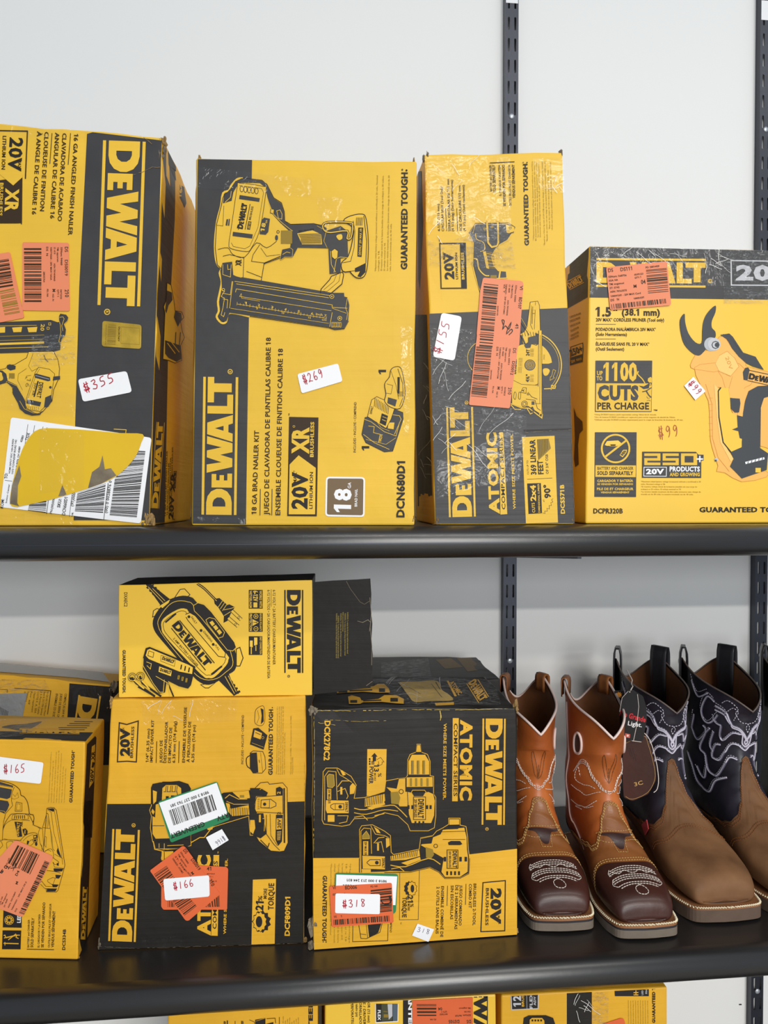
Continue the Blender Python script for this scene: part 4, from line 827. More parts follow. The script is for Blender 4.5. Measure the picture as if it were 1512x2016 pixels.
P = Print(c4.front, s).z(1100, 460, 3.67).part('lettering', 14).ink(INK)
P.bars((375,512),(770,472),(775,505),(380,548), 34, seed=31); P.bars((626,265),(642,438),(788,425),(774,252), 13, seed=32)
P.text('DS', (354,282), (390,278), 26, INK, .01); P.text('DS111', (443,275), (526,266), 26, INK, .01); P.text('04', (592,368), (624,364), 30, INK, .02); P.text('M', (538,394), (558,392), 22, INK, .02); P.text('PD: 20014420', (624,255), (722,243), 13)
for i, (t, w) in enumerate((('SSNum: 568756',130),('SGA: NA',65),('TM: wegzmcol',105),('ST: 5742',70),('ASN: 70163570',120))): P.text(t, (356+i*3,322+i*27), (356+i*3+w,322+i*27-w*.1), 13)
P.text('100041501 - 20V MAX Cord', (372,462), (588,438), 13); P.text('DS   N', (372,492), (432,484), 16); P.text('100054201', (538,478), (612,468), 12); P.text('05/01/23', (542,306), (606,298), 12); P.text('QTY: 1', (545,328), (590,322), 12); P.done()
s = p.z(1100, 740, 3.67).sticker('price_sticker', '902,72 968,8 1056,112 982,176', 3, WHT, 12, 'small white sticker reading $99')
P = Print(c4.front, s).z(1100, 740, 3.67).part('handwriting', 14); dollar_text(P, '$99', (925,60), (1000,145), 50, RED, 4.5); P.done()
p.z(1100, 460, 3.67)
p.part('packing_tape', 10).poly('222,95 1180,110 1190,380 780,370 380,140 260,450 222,440', TAPE); p.part('packing_tape', 10).poly('1185,115 1700,120 1700,520 1190,505', TAPEB)
wrinkle_glints(p, 12, 700, 140, 450, 25, 8, 60, 160, 2.5); wrinkle_glints(p, 13, 1110, 200, 60, 70, 8, 60, 120, 3); wrinkle_glints(p, 14, 270, 250, 25, 120, 4, 80, 160, 2.5); wrinkle_glints(p, 15, 1480, 150, 90, 20, 4, 60, 120, 2.5)
p.done()
p = Print(c4.left, c4.root).z(1100, 460, 3.67)
p.part('printed_side_panel', 1).poly('60,210 218,85 210,460 60,545', BLK)
p.part('side_brand_lettering', 3).logo((78,400), (182,345), 48, YEL, True, reg=False)
p.part('side_lettering', 3).ink(HALF)
for i, (a, b, y) in enumerate(((82,165,600),(82,160,630),(85,160,665),(90,150,700),(90,150,735),(85,150,760))): p.text('CORDLESS PRUNER', (a,y+12), (b,y-18), 14, HALF, .02)
p.line('88,820 175,790 178,830 172,925 85,950', 5, BLK, 0, True); p.text('250+', (92,885), (180,850), 44, BLK, .05); p.poly('88,895 172,870 172,925 86,950', BLK); p.text('20V', (95,935), (125,925), 18, YEL, .05, 1); p.text('PRODUCTS', (132,920), (170,910), 14, YEL, .05, 1)
p.z(1100, 740, 3.67).part('side_drawing', 3).poly('110,230 130,290 172,330 175,390 150,420 140,500 145,640 120,660 112,600 118,450 115,360', material('brown_side_ink', (92, 62, 30), .5, .3)); p.done()
c4.wear(1165, 487, .003, GREYC, 2); c4.crack('1165,484 1300,487 1500,491', .6, GREYC)
# ------------------------------------------------------------------ jigsaw carton with $165 (lower left)
Y2 = YEL2
p = Print(c5.front, c5.root).z(0, 1300, 6.3)
p.part('slogan_lettering', 3).text('GUARANTEED TOUGH', (898,1765), (928,1138), 36, INKB, .05); p.text('®', (905,1132), (907,1115), 14, INKB)
p.part('fine_print', 3).para([('*Maximum initial battery voltage (measured without a',0,1),('workload) is 20 volts. Nominal voltage is 18.',.0,.83),('El maximo voltaje inicial de la bateria (medido sin una',0,1),('carga de trabajo) es 20 voltios. El voltaje nominal es 18.',0,1.03),('La tension initiale maximum du bloc-piles (mesuree',0,.97),('sans charge de travail) est de 20 volts.',0,.72),('La tension nominale est de 18 volts.',0,.68)], (610,1765), (642,1135), (32,0), 13, HALF, .0)
p.part('jigsaw_drawing', 3)
p.line('-60,1490 0,1492 120,1520 200,1560 250,1610 262,1670 300,1690 340,1750 358,1830 370,1905 410,1915 425,1960 410,2010', 8, INK, 1, sm=3)
p.poly('-60,1500 0,1505 165,1555 160,1580 -60,1540', BLK); p.poly('-60,1560 150,1600 130,1700 90,1720 -60,1690', BLK); p.poly('-60,1720 100,1745 118,1790 95,1850 60,1900 -60,1850', BLK, 1); p.line('180,1570 150,1640 145,1740 160,1800 70,1900 60,1960', 5, INK, 1)
p.line('-60,1530 150,1572', 4, YEL2, 2); p.line('-60,1850 60,1870 65,1890', 4, YEL2, 2)
p.line('165,1660 190,1690 220,1640 235,1700 180,1720 145,1710', 3, INK, 1); p.line('205,1755 275,1770 275,1870 190,1870 195,1800', 5, INK, 1, True); p.line('215,1775 255,1785 255,1855 205,1855', 3, INK, 1, True)
p.z(0, 1580, 5.93)
p.line('60,160 45,220 35,330 30,440', 5, INK, 1); p.line('40,300 60,240 110,160 150,130 300,130 345,150 385,230 395,260 440,280 500,305', 6, INK, 1, sm=3)
p.shape('140,190 150,145 200,130 290,130 330,150 335,190 240,200', YEL2, INK, 4, up=1)
p.line('35,330 60,260 130,205 240,200 350,210', 4, INK, 1, sm=2)
for i in range(6): p.line([(180+i*22,145),(172+i*24,185)], 9, INK, 3)
p.line('330,130 390,140 400,180 395,250 385,262', 5, INK, 1)
p.poly('172,222 238,226 262,395 208,400', INKB, 1); p.text('DEWALT', (222,388), (236,232), 32, YEL2, .04, 2)
p.text('XR', (262,280), (266,222), 38, INKB, .06, 1); p.poly('265,310 300,300 325,330 322,370 290,382 272,350', INKB, 1); p.text('20V', (300,365), (308,315), 18, YEL2, .03, 2)
p.line('-40,435 20,440 40,430 250,440', 5, INK, 1); p.line('45,420 90,430', 3, INK, 1); p.line('240,440 300,380 380,350 430,360 440,390 430,500', 5, INK, 1, sm=3); p.line('270,450 320,400 390,370', 3, INK, 1, sm=2)
p.line('85,460 150,450 140,510 95,560 80,500', 4, INK, 1, True, 2); p.line('-20,450 20,455 35,500 -20,560', 4, INK, 1); p.poly('320,440 345,450 330,490 315,480', INKB, 1)
p.line('350,450 380,430 395,470 360,500', 4, INK, 1, sm=3); p.ring(412,440,24,5,INK,1); p.circ(412,440,14,INKB,1); p.poly('390,380 435,375 438,410 395,420', INKB, 1); p.poly('398,388 425,385 426,402 402,408', YEL2, 2); p.circ(425,482,14,INKB,1,22)
p.line('445,290 470,300 450,350 470,470 500,540 520,580', 4, INK, 1); p.line('500,305 515,570', 4, INK, 1); p.line('525,390 545,400 540,520 525,500', 4, INK, 1, True); p.line('470,480 490,500 495,560', 4, INK, 1); p.line('520,580 560,545 600,540 625,580 628,650', 5, INK, 1, sm=3); p.line('530,560 570,550 600,570', 4, INK, 1)
p.shape('550,65 590,55 635,60 660,90 735,560 760,730 745,790 720,880 680,1020 660,1042 545,1040 540,1000 520,985 480,940', YEL2, INK, 6, up=0)
p.poly('550,70 620,65 638,80 630,105 600,95', INKB, 2); p.line('560,80 600,110 632,350 690,560', 4, INK, 2); p.line('632,60 715,540 735,720', 4, INK, 2); p.line('550,120 500,290 590,300 565,130 550,120', 5, INK, 2)
for i in range(6): p.line([(520+i*6,250-i*20),(560+i*4,295-i*10)], 2, INK, 2)
p.line('590,300 610,400 620,540 640,560', 5, INK, 2); p.poly('590,320 608,380 625,540 615,540 600,450', HALF, 2); p.poly('680,520 720,640 700,625 672,590 665,560', INKB, 2); p.line('640,600 735,650', 4, INK, 2)
p.line('620,690 640,750 750,765', 4, INK, 2); p.line('620,640 690,690 685,720 640,720 620,690', 5, INK, 2); p.poly('665,705 688,700 690,735 668,730', INKB, 3); p.poly('630,765 745,768 728,800 650,805 630,790', INKB, 2); p.line('560,800 690,820 700,830 600,830', 14, YEL2, 3); p.line('550,790 640,800 710,820', 5, INK, 3); p.poly('650,840 720,845 690,885 655,880', INKB, 2); p.poly('610,950 690,955 665,985 620,985', INKB, 2); p.poly('550,1000 670,1000 650,1035 550,1035', INKB, 2); p.line('480,930 530,985 620,990', 20, YEL2, 3); p.line('490,910 540,975 640,980', 4, INK, 4); p.line('480,950 530,1000 620,1000', 4, INK, 4); p.line('560,900 620,870 650,880 620,960 560,920', 4, INK, 3, True); p.line('580,920 630,880', 10, YEL2, 4)
p.part('feature_badge', 3).poly('44,1200 255,1330 255,1460 35,1455', INKB); p.ring(110,1370,52,6,YEL2,1,20); p.ring(110,1370,20,5,YEL2,1,14); p.text('LED', (242,1402), (248,1300), 40, WHT, .03, 1)
for i in range(9): a = i*math.pi*2/9; p.circ(110+34*math.cos(a),1370+34*math.sin(a),10,YEL2,1)
p.part('feature_badge', 3).poly('32,1490 250,1492 242,1712 25,1710', INKB); p.line('45,1640 220,1645', 12, YEL2, 1); p.line('60,1625 60,1665', 8, YEL2, 1); p.line('70,1575 200,1545', 14, YEL2, 1); p.line('100,1600 190,1530', 10, YEL2, 1); p.line('50,1580 70,1570 60,1545 45,1550', 10, YEL2, 1); p.line('235,1545 200,1545 190,1570 220,1585', 10, YEL2, 1)
p.part('printed_lettering', 3).ink(INK)
p.text('BATTERY and CHARGER', (342,1690), (350,1365), 22, bold=.02); p.text('SOLD SEPARATELY', (388,1690), (402,1345), 30, bold=.03); p.text('EL CARGADOR Y LA BATERÍA', (462,1690), (474,1300), 22, bold=.02); p.text('SE VENDEN POR SEPARADO', (510,1690), (530,1165), 28, bold=.03); p.text('OUTILS SEULS PILE ET CHARGEUR', (584,1690), (602,1178), 22, bold=.02); p.text('VENDUS SÉPARÉMENT', (630,1690), (648,1265), 30, bold=.03)
p.line('315,1710 632,1716', 8)
p.part('model_lettering', 3).text('DCS334B', (762,1720), (772,1478), 34, INKB, .04)
s = p.sticker('orange_label', '185,430 632,622 570,745 270,1335 -60,1210 -60,700', 40, ORG, 10)
P = Print(c5.front, s).z(0, 1580, 5.93).part('lettering', 12).ink(INK)
P.bars((215,490),(475,605),(365,835),(100,700), 12, seed=41); P.bars((530,672),(225,1290),(285,1310),(585,695), 36, seed=42); P.text('D4', (208,852), (238,795), 28, INK, .03); P.text('M', (212,950), (222,918), 26, INK, .02); P.text('PD: NA', (88,735), (125,640), 16)
for i, (a, b, t) in enumerate((((10,1190),(45,1090),'SGA: NA'),((35,1190),(95,1060),'TM: wegzmcol'),((65,1215),(100,1120),'ST: 4260'),((110,1225),(195,1040),'ASN: 70176801'),((150,1250),(320,920),'100054501 - 20V MAX XR JI'),((190,1270),(212,1230),'DS'))): P.text(t, a, b, 15)
P.done()
P = Print(c5.front, s).z(0, 1580, 5.93).part('handwriting', 13)
P.line('150,740 175,680 160,790 195,700', 9, INKB); P.line('130,760 205,750', 8, INKB); P.line('105,770 130,735', 9, INKB); P.line('95,745 70,730 60,750 85,760 95,735 110,760', 8, INKB, sm=3); P.line('40,770 20,800 45,790 30,815 0,800', 9, INKB, sm=3); P.done()
s = p.z(0, 1300, 6.3).sticker('price_sticker', '-80,1180 548,1262 512,1528 -80,1462', 30, WHT, 10, 'white sticker reading $165')
P = Print(c5.front, s).z(0, 1300, 6.3).part('handwriting', 12); dollar_text(P, '$165', (50,1395), (330,1385), 105, RED, 9); P.done()
p.done()
c5.wear(153, 1886, .004, KRAFT, 2)
p = Print(c5.top, c5.root).z(0, 1300, 6.3)
p.part('printed_top_panel', 1).poly('-60,880 1180,895 1140,1005 -60,980', BLKD)
p.part('top_brand_lettering', 3).logo((985,912), (240,900), -48, YEL2, True, reg=False)
p.part('top_lettering', 3).ink(INK)
for i, (a, b) in enumerate(((920,1150),(860,1115),(830,1110),(725,1080),(730,1050))): p.line([(a,762+i*25),(b,764+i*25)], 7, INK)
p.part('torn_paper', 2).blob('20,830 150,800 330,790 520,760 400,840 300,880 120,850', GREYC)
p.part('packing_tape', 6).poly('-60,720 600,740 420,880 200,960 -60,960', TAPEB); p.done()
p = Print(c5.right, c5.root).z(0, 1300, 6.3)
p.part('printed_side_panel', 1).poly('1080,1040 1180,940 1195,960 1170,1500 1140,2200 1020,2200', BLKD)
p.part('side_badge', 3).poly('1135,1070 1178,1040 1160,1500 1100,1585', YEL2); p.poly('1140,1260 1170,1270 1155,1330 1130,1330', BLKD, 1); p.text('XR', (1165,1240), (1170,1130), 36, BLKD, .05, 1); p.text('20V', (1150,1510), (1158,1350), 36, BLKD, .05, 1)
p.z(0, 1580, 5.93); p.part('printed_side_panel', 1).poly('985,-20 1075,-20 1060,380 1040,900 1020,1500 1015,1680 905,1850 930,1000', BLKD)
p.part('side_brand_lettering', 3).logo((985,1600), (1012,985), 42, YEL2, True, reg=False); p.done()
c5.crack('176,1455 190,1440 208,1422', .9, GREYC)
# ------------------------------------------------------------------ taped carton at the back left
p = Print(c6.front, c6.root).z(0, 1300, 6.3)
p.part('printed_panel', 1).poly('862,285 1400,330 1400,1300 800,1300', BLKD)
p.part('brand_lettering', 3).logo((985,440), (740,1900), 230, YEL2, False, reg=False); p.line('985,430 930,800', 22, YEL2); p.line('1245,440 1190,800', 22, YEL2)
p.part('printed_lettering', 3).ink(INK)
for i in range(3): p.text(('COMPACT JIG SAW KIT', 'JUEGO DE SIERRA CAL', 'ENSEMBLE CO SCIE S')[i], (805-i*55,412), (765-i*58,720), 26, INK, .02)
p.line('180,345 632,378 590,670', 8, INK); p.line('-60,355 95,365 90,400', 6, INK)
for i in range(8): p.text(('16 GA AG 12 Bare Motor', 'Steel SL DC1700 Geminal', '2.5 Porter Cable', 'COTE F. A. SEA', 'Clipper requirement', 'for all', 'Acontraindicado de', 'ANSI B CE')[i], (585-i*40,385), (540-i*38,690-i*(12 if i < 5 else 30)), 22, INK, .0)
s = p.sticker('silver_tape', '-60,415 340,405 275,740 -60,730', 5, material('silver_tape', (176,174,170), .3, .5, metal=.5, bump=.7, bscale=90, mott=.2), 6, 'strip of crinkled silver tape')
P = Print(c6.front, s).z(0, 1300, 6.3).part('lettering', 8).ink(INKB)
for i in range(8): P.line([(i*16-10,570+i*8),(i*16-26+8,660+i*6)], 5)
P.done()
p.part('packing_tape', 9).poly('860,290 1285,300 1285,560 860,540', TAPE); p.part('packing_tape', 9).poly('-60,230 560,240 640,400 -60,400', TAPEB); p.done()
c6.wear(219, 1358, .010, GREYC, 4); c6.wear(214, 1396, .007, KRAFT, 2)
p = Print(c6.top, c6.root); p.part('packing_tape', 6).poly([(-20,1322),(150,1335),(216,1344),(205,1322),(-20,1304)], material('tape_reflection_grey', (168,162,152), .25, .6)); p.done()  # opaque grey paints the wall's reflection in clear tape on the lid
# ------------------------------------------------------------------ impact driver carton with $166
YEL_ = YEL; YEL = YEL2
p = Print(c7.front, c7.root).z(190, 1350, 3.436)
p.part('printed_panel', 1).poly('72,800 1000,795 1415,782 1400,1760 10,1800 40,1300', BLKD)
p.part('voltage_badge', 3).line('155,250 205,262 283,238 275,400 270,515 208,510 142,514 148,380', 8, INK, 0, True)
p.text('20V', (222,475), (222,285), 58, INKB, .07); p.text('MAX', (188,325), (188,282), 12, INK, .02); p.text('BRUSHLESS', (246,488), (256,275), 18, INK, .03)
p.part('printed_lettering', 3).ink(INK)
for t, a, b, m in (('1/4" (6.35 mm)',(352,518),(362,290),18),('IMPACT DRIVER KIT',(380,518),(390,232),18),('JUEGO DE',(446,522),(447,368),18),('DESTORNILLADOR',(472,522),(484,242),18),('DE IMPACTO DE',(502,522),(512,282),18),('6.35 mm (1/4 pulg)',(532,522),(542,240),18),('ENSEMBLE DE VISSEUSE',(598,520),(612,145),18),('À PERCUSSION DE',(630,518),(640,242),18),('6,35 mm (1/4 po)',(660,518),(670,265),18)): p.text(t, a, b, m, bold=.03)
p.line('404,522 408,375', 5); p.line('556,522 560,375', 5)
p.part('included_items_drawing', 3).ink(INKB); p.text('INCLUDES • INCLUYE • COMPREND', (994,530), (998,198), 15, INK, .01)
p.shape('1080,160 1125,135 1138,170 1138,240 1115,270 1075,255 1072,210', YEL, INKB, 3, sm=3); p.poly('1110,150 1130,160 1132,240 1112,260 1118,200', INKB, 2); p.line('1090,165 1100,215 1085,255', 2, INKB, 2)
p.shape('1062,290 1095,285 1155,335 1130,430 1040,395', INKB, INKB, 3); p.poly('1070,298 1120,320 1110,362 1062,345', YEL, 1); p.line('1075,315 1110,330', 4, INKB, 3); p.line('1052,385 1130,415', 2, YEL, 2); p.ring(1125,350,8,2,YEL,2)
p.line('1042,470 1015,490 1018,540 1040,560', 6, INKB, sm=3); p.shape('1040,455 1060,440 1125,445 1140,480 1145,560 1120,590 1060,590 1040,560', YEL, INKB, 4); p.poly('1040,455 1085,450 1095,585 1060,590 1042,562', INKB, 2); p.line('1100,500 1104,520', 4, INKB, 2); p.line('1110,450 1125,585', 2, INKB, 2)
p.part('slogan_lettering', 3).text('GUARANTEED TOUGH', (1190,604), (1194,160), 26, INKB, .05); p.circ(1190,148,4,INKB)
p.part('fine_print', 3).para([(FINE[0][:70],0,1),(FINE[2][:70],0,1),(FINE[3]+' '+FINE[4][:46],0,1),(FINE[4][30:]+' 20',0,1.0),('volts. La tension nominale est de 18 volts.',0,.62)], (1222,600), (1228,140), (13,0), 8, HALF); p.para([('*Comparado con DCF885. *En comparacion con DCF885.',0,1),('**Compared to DCF885.',0,.3)], (1318,600), (1320,200), (12,0), 8, HALF)
# impact driver
p.part('driver_drawing', 4)
p.shape('372,690 380,665 430,655 450,645 560,645 620,665 640,700 640,760 700,800 860,720 1030,705 1100,685 1140,670 1110,760 1060,800 1110,1010 1040,1010 1030,880 900,920 700,980 640,1000 640,1080 560,1095 455,1110 400,1090 380,1050 365,960 372,880 360,840 372,810', BLKD, YEL, 4, up=0)
p.line('372,800 372,690 382,665 430,655 560,645 620,665 640,700', 5, INKB, 2)
p.shape('445,690 470,668 545,668 575,690 580,800 575,1030 400,1035 378,1000 378,940 395,900 400,800 440,790', YEL, INKB, 4, up=1)
for i in range(3): p.line([(478+i*32,675),(474+i*32,715)], 14, BLKD, 3); p.line([(478+i*32,675),(474+i*32,715)], 6, YEL, 4)
p.line('455,715 545,715 550,740', 4, INKB, 3); p.poly('470,745 490,745 490,820 470,820', BLKD, 3); p.poly('505,740 545,742 545,760 505,760', BLKD, 3)
p.poly('382,705 410,715 405,780 385,800', YEL, 2); p.poly('380,830 372,850 385,870 395,850', YEL, 3); p.poly('380,880 400,890 398,940 380,945', YEL, 3)
p.line('378,945 460,945', 4, INKB, 3); p.line('560,750 560,1030', 4, INKB, 3)
None
p.line('870,760 900,735 960,765 1020,765', 5, YEL, 2); p.poly('920,718 1030,708 1040,758 975,765 950,745', YEL, 2); p.rect(970,738,1000,755,HALF,3)
p.line('880,780 930,800 1030,800', 4, YEL, 2); p.poly('875,790 900,795 910,830 1030,805 1035,870 920,880 890,850', YEL, 3)
for i in range(11): p.line([(905+i*12,815+i*1),(902+i*12,905-i*3)], 4, BLKD, 4)
p.line('860,720 1030,705 1090,690', 3, YEL, 2)
p.shape('1075,690 1110,655 1160,650 1170,665 1260,655 1290,690 1295,1060 1270,1115 1240,1120 1180,1115 1100,1050 1070,1000 1085,840 1050,790', YEL, INKB, 4, up=2)
p.poly('1040,690 1110,690 1160,720 1150,745 1080,745 1070,800 1085,860 1130,860 1150,1000 1110,1030 1060,1010 1035,880', BLKD, 5); p.line('1105,700 1120,690 1165,720 1160,740', 4, YEL, 6)
p.shape('1085,750 1260,738 1262,860 1080,850 1072,830 1075,780', YEL, INKB, 4, up=5); p.line('1115,770 1180,765 1215,790 1215,810 1180,825 1112,822', 4, INKB, 7, True); p.line('1115,770 1112,822 1170,822 1172,768', 3, INKB, 7); p.circ(1138,798,11,INKB,7); 
for i in range(6): p.line([(1090,765+i*13),(1104,764+i*13)], 3, INKB, 7)
p.line('1270,690 1272,1060', 10, INKB, 6)
p.poly('1215,690 1240,680 1262,695 1262,738 1215,738', BLKD, 6); p.text('2', (1245,730), (1245,712), 22, YEL, .03, 7); p.text('2', (1245,868), (1245,850), 20, INKB, .04, 7)
p.poly('1215,870 1262,870 1255,1050 1230,1080 1212,1040', BLKD, 6); p.shape('1220,895 1255,893 1252,965 1218,968', YEL, YEL, 2, up=7); p.text('20V', (1248,960), (1248,898), 22, INKB, .04, 9)
for i in range(7): p.line([(1222+i*0,985+i*9),(1250-i*1,983+i*9)], 4, YEL, 7)
p.line('1150,870 1150,1000 1200,1070 1240,1110', 4, INKB, 6); p.line('1175,865 1180,1010 1225,1080', 3, INKB, 6); p.poly('1040,905 1070,905 1075,960 1060,1000 1038,980', YEL, 6); p.poly('1100,870 1112,868 1112,920 1100,920', YEL, 7); p.line('1110,1040 1160,1090 1170,1060', 6, INKB, 6); p.line('1125,895 1140,895 1135,980', 4, YEL, 7)
p.z(190, 1600, 3.436)
p.shape('385,200 480,190 600,205 620,215 600,240 480,250 400,245 385,225', YEL, INKB, 4, up=1); p.poly('390,195 620,180 640,215 600,235 560,240 400,240', BLKD, 3); p.line('385,190 395,245 450,258 440,310', 6, YEL, 2); p.line('425,205 425,235', 4, YEL, 4); p.line('460,205 460,240', 4, YEL, 4); p.line('480,220 590,215', 4, YEL, 4)
p.poly('442,260 520,258 525,320 440,320', YEL, 2); p.line('460,262 460,315', 4, INKB, 4)
p.line('640,200 700,165 730,165 780,100 800,90', 6, YEL, 3); p.poly('640,120 780,90 760,110 700,160 640,190', BLKD, 2); p.poly('745,98 790,88 785,110 755,115', YEL, 4)
p.part('brand_lettering', 3).logo((240,872), (268,115), 136, YEL)
p.part('series_lettering', 3); p.text('ATOMIC', (768,830), (768,285), 80, YEL, .06); p.poly('792,285 830,285 820,832 776,830', YEL); p.text('COMPACT SERIES', (812,785), (820,325), 26, BLKD, .02, 1); p.text('WHERE SIZE MEETS POWER.', (876,820), (888,310), 17, YEL, .03); p.text('™', (830,275), (830,262), 10, YEL)
p.part('feature_panel', 3).poly('1058,452 1214,446 1205,905 1048,908', YEL)
g = [(1117+(66 if i % 2 else 52)*math.cos(i*math.pi/11), 735+(78 if i % 2 else 64)*math.sin(i*math.pi/11)) for i in range(22)]
p.poly(g, INKB, 1); g2 = [(1105+(48 if i % 2 else 40)*math.cos(i*math.pi/11), 735+(70 if i % 2 else 58)*math.sin(i*math.pi/11)) for i in range(22)]
p.poly(g2, YEL, 2); p.line(g2, 3, INKB, 3, True); p.circ(1100,735,22,INKB,3,38)
p.text('21', (1126,660), (1130,598), 48, INKB, .05, 4); p.text('%', (1120,596), (1122,560), 26, INK, .02, 4); p.text('MORE', (1152,580), (1155,510), 22, INK, .02, 4); p.text('TORQUE', (1198,655), (1202,475), 36, INK, .03, 4)
p.part('model_lettering', 3).text('DCF809D1', (1306,832), (1310,568), 32, YEL, .05)
# stickers
s = p.z(190, 1350, 3.436).sticker('green_label', '418,780 818,644 905,900 505,1058', 16, GRN, 14, 'white label with a green edge')
P = Print(c7.front, s).z(190, 1350, 3.436).part('white_field', 16).poly('426,788 815,652 888,862 505,1006', WHT); P.done()
P = Print(c7.front, s).z(190, 1350, 3.436).part('lettering', 18).ink(INKB)
P.bars((492,838),(788,728),(820,832),(525,940), 34, seed=51); P.text('9818 3 000 237 763 381', (758,705), (502,800), 19); P.text('RTV', (888,855), (812,882), 30, bold=.03)
P.z(190, 1600, 3.436).text('GREEN/VERT', (728,55), (498,140), 30, bold=.03); P.done()
p.z(190, 1600, 3.436)
s = p.sticker('paper_tag', '742,162 850,106 896,180 788,248', 2, WHT, 16, 'small white paper tag')
P = Print(c7.front, s).z(190, 1600, 3.436).part('handwriting', 18); dollar_text(P, '$166', (860,150), (800,195), 32, PURP, 3); P.done()
s = p.sticker('orange_label', '442,340 440,630 455,650 885,650 892,375 880,362 690,352', 8, ORGD, 14)
P = Print(c7.front, s).z(190, 1600, 3.436).part('lettering', 16).ink(INK)
P.text('41', (748,385), (778,385), 24, INK, .02); P.text('08/17/2021', (748,412), (802,412), 8); P.text('QTY: 1', (758,432), (790,432), 8); P.text('HZ: N', (782,465), (815,462), 10); P.bars((738,630),(835,550),(838,630),(745,632), 10, seed=55); P.bars((485,590),(530,590),(530,632),(485,632), 6, seed=56); P.done()
s = p.sticker('orange_label', '585,218 602,225 730,400 840,540 625,724 605,722 364,385', 10, ORGD, 18)
P = Print(c7.front, s).z(190, 1600, 3.436).part('lettering', 20).ink(INK)
P.bars((392,410),(470,520),(550,460),(478,352), 12, seed=57); P.bars((515,590),(600,690),(682,625),(610,540), 12, seed=58)
P.text('DS', (588,248), (606,272), 22, INK, .02); P.text('DS0019', (640,312), (692,385), 22, INK, .02)
for i, t in enumerate(('SSNum: 94400','TM: qqcnrem','ST: 3504','100068205 - ATOMIC')): P.text(t, (568-i*18,262+i*14), (620-i*18+i*6,340+i*22), 11)
P.text('M', (640,400), (652,415), 16); P.text('ASN 70122', (590,375), (640,425), 10); P.text('210', (760,450), (782,492), 24, INK, .02); P.done()
s = p.sticker('price_sticker', '455,440 765,415 768,558 468,586', 16, WHT, 22, 'white sticker reading $166')
P = Print(c7.front, s).z(190, 1600, 3.436).part('handwriting', 24); dollar_text(P, '$166', (526,515), (668,485), 50, RED, 5); P.done()
p.part('packing_tape', 8).poly('305,838 578,828 580,905 308,910', TAPE)
p.z(190, 1350, 3.436); wrinkle_glints(p, 61, 420, 190, 260, 40, 6, 60, 160, 2.2, 10); p.part('packing_tape', 8).poly('300,90 960,90 940,240 320,260', TAPE); p.done()
c7.wear(220, 1384, .006, KRAFT); c7.wear(196, 1862, .008, GREYC, 4); c7.wear(598, 1851, .006, KRAFT, 3); c7.wear(202, 1868, .005, KRAFT, 2); c7.crack('196,1862 260,1866 400,1862 560,1857 598,1856', .5, GREYC); c7.crack('600,1500 600,1620 599,1740 598,1850', .5, HALF)
# ------------------------------------------------------------------ battery charger carton
p = Print(c8.front, c8.root).z(220, 1120, 2.853)
p.part('brand_lettering', 3); p.logo((984,118), (984,584), 78, INKB)
p.part('printed_lettering', 3).ink(INK)
p.text('6-12 VOLT • 2A BATTERY CHARGER/MAINTAINER', (905,118), (905,538), 15, bold=.01); p.text('6-12 VOLTIOS • 2A CARGADOR/MANTENEDOR DE BATERÍA', (874,118), (874,615), 15, bold=.01); p.line('896,115 896,212', 2)
p.part('model_lettering', 3).text('DXAEC2', (70,132), (70,212), 18, INK, .02)
p.part('slogan_lettering', 3).text('GUARANTEED TOUGH.', (62,455), (62,698), 16, INKB, .05)
p.part('feature_badge', 3).poly('770,118 848,118 848,223 770,223', INKB); p.text('WORKS WITH', (830,122), (830,218), 14, YELG, .03, 1); p.text('6-12V', (796,122), (796,182), 24, YELG, .05, 1); p.rect(796,188,818,216,YELG,1); p.text('WET/GEL/AGM', (774,122), (774,218), 13, YELG, .03, 1)
p.part('feature_badge', 3).poly('770,248 848,248 848,353 770,353', INKB); p.text('REVERSE POLARITY', (832,250), (832,350), 10, YELG, .02, 1); p.text('PROTECTION', (774,252), (774,348), 14, YELG, .03, 1); p.poly('826,300 792,282 792,320', YELG, 1); p.text('!', (798,297), (798,303), 20, INKB, .03, 2); p.ring(810,266,12,3,YELG,1); p.ring(810,336,12,3,YELG,1); p.line('804,266 816,266', 3, YELG, 1); p.line('810,260 810,272', 3, YELG, 1); p.line('804,336 816,336', 3, YELG, 1)
p.part('feature_badge', 3).poly('770,378 846,378 846,483 770,483', INKB); p.text('EASY CONNECTION', (832,382), (832,478), 10, YELG, .02, 1); p.poly('800,385 818,385 818,425 800,430', YELG, 1); p.poly('776,402 792,402 792,440 776,436', YELG, 1); p.line('784,440 784,478', 5, YELG, 1); p.line('810,430 810,460', 4, YELG, 1)
p.part('charger_drawing', 3)
p.line('480,82 520,110 560,150 590,180', 14, INKB, sm=3); p.line('480,82 520,110 560,150 590,180', 3, YELG, 1, sm=3)
p.shape('575,170 605,165 650,205 660,200 690,215 670,245 650,290 630,300 632,265 600,215 580,195', INKB, INKB, 3)
for i in range(3): p.line([(598+i*12,215+i*10),(622+i*12,180+i*10)], 3, YELG, 1)
p.line('630,230 668,222 690,215', 3, YELG, 1); p.line('632,262 668,240', 3, YELG, 1)
for (a, b), (c, d) in (((675,235),(728,285)), ((655,275),(710,322))): p.line([(a,b),(c,d)], 20, INKB, 1); p.line([(a,b),(c,d)], 14, YELG, 2); p.ring(c-14,d-12,6,2,INKB,3,10)
for i in range(6):
    x, y = 215+i*16, 95+i*18; p.poly([(x-22,y+8),(x+18,y-14),(x+24,y-4),(x-14,y+18)], INKB)
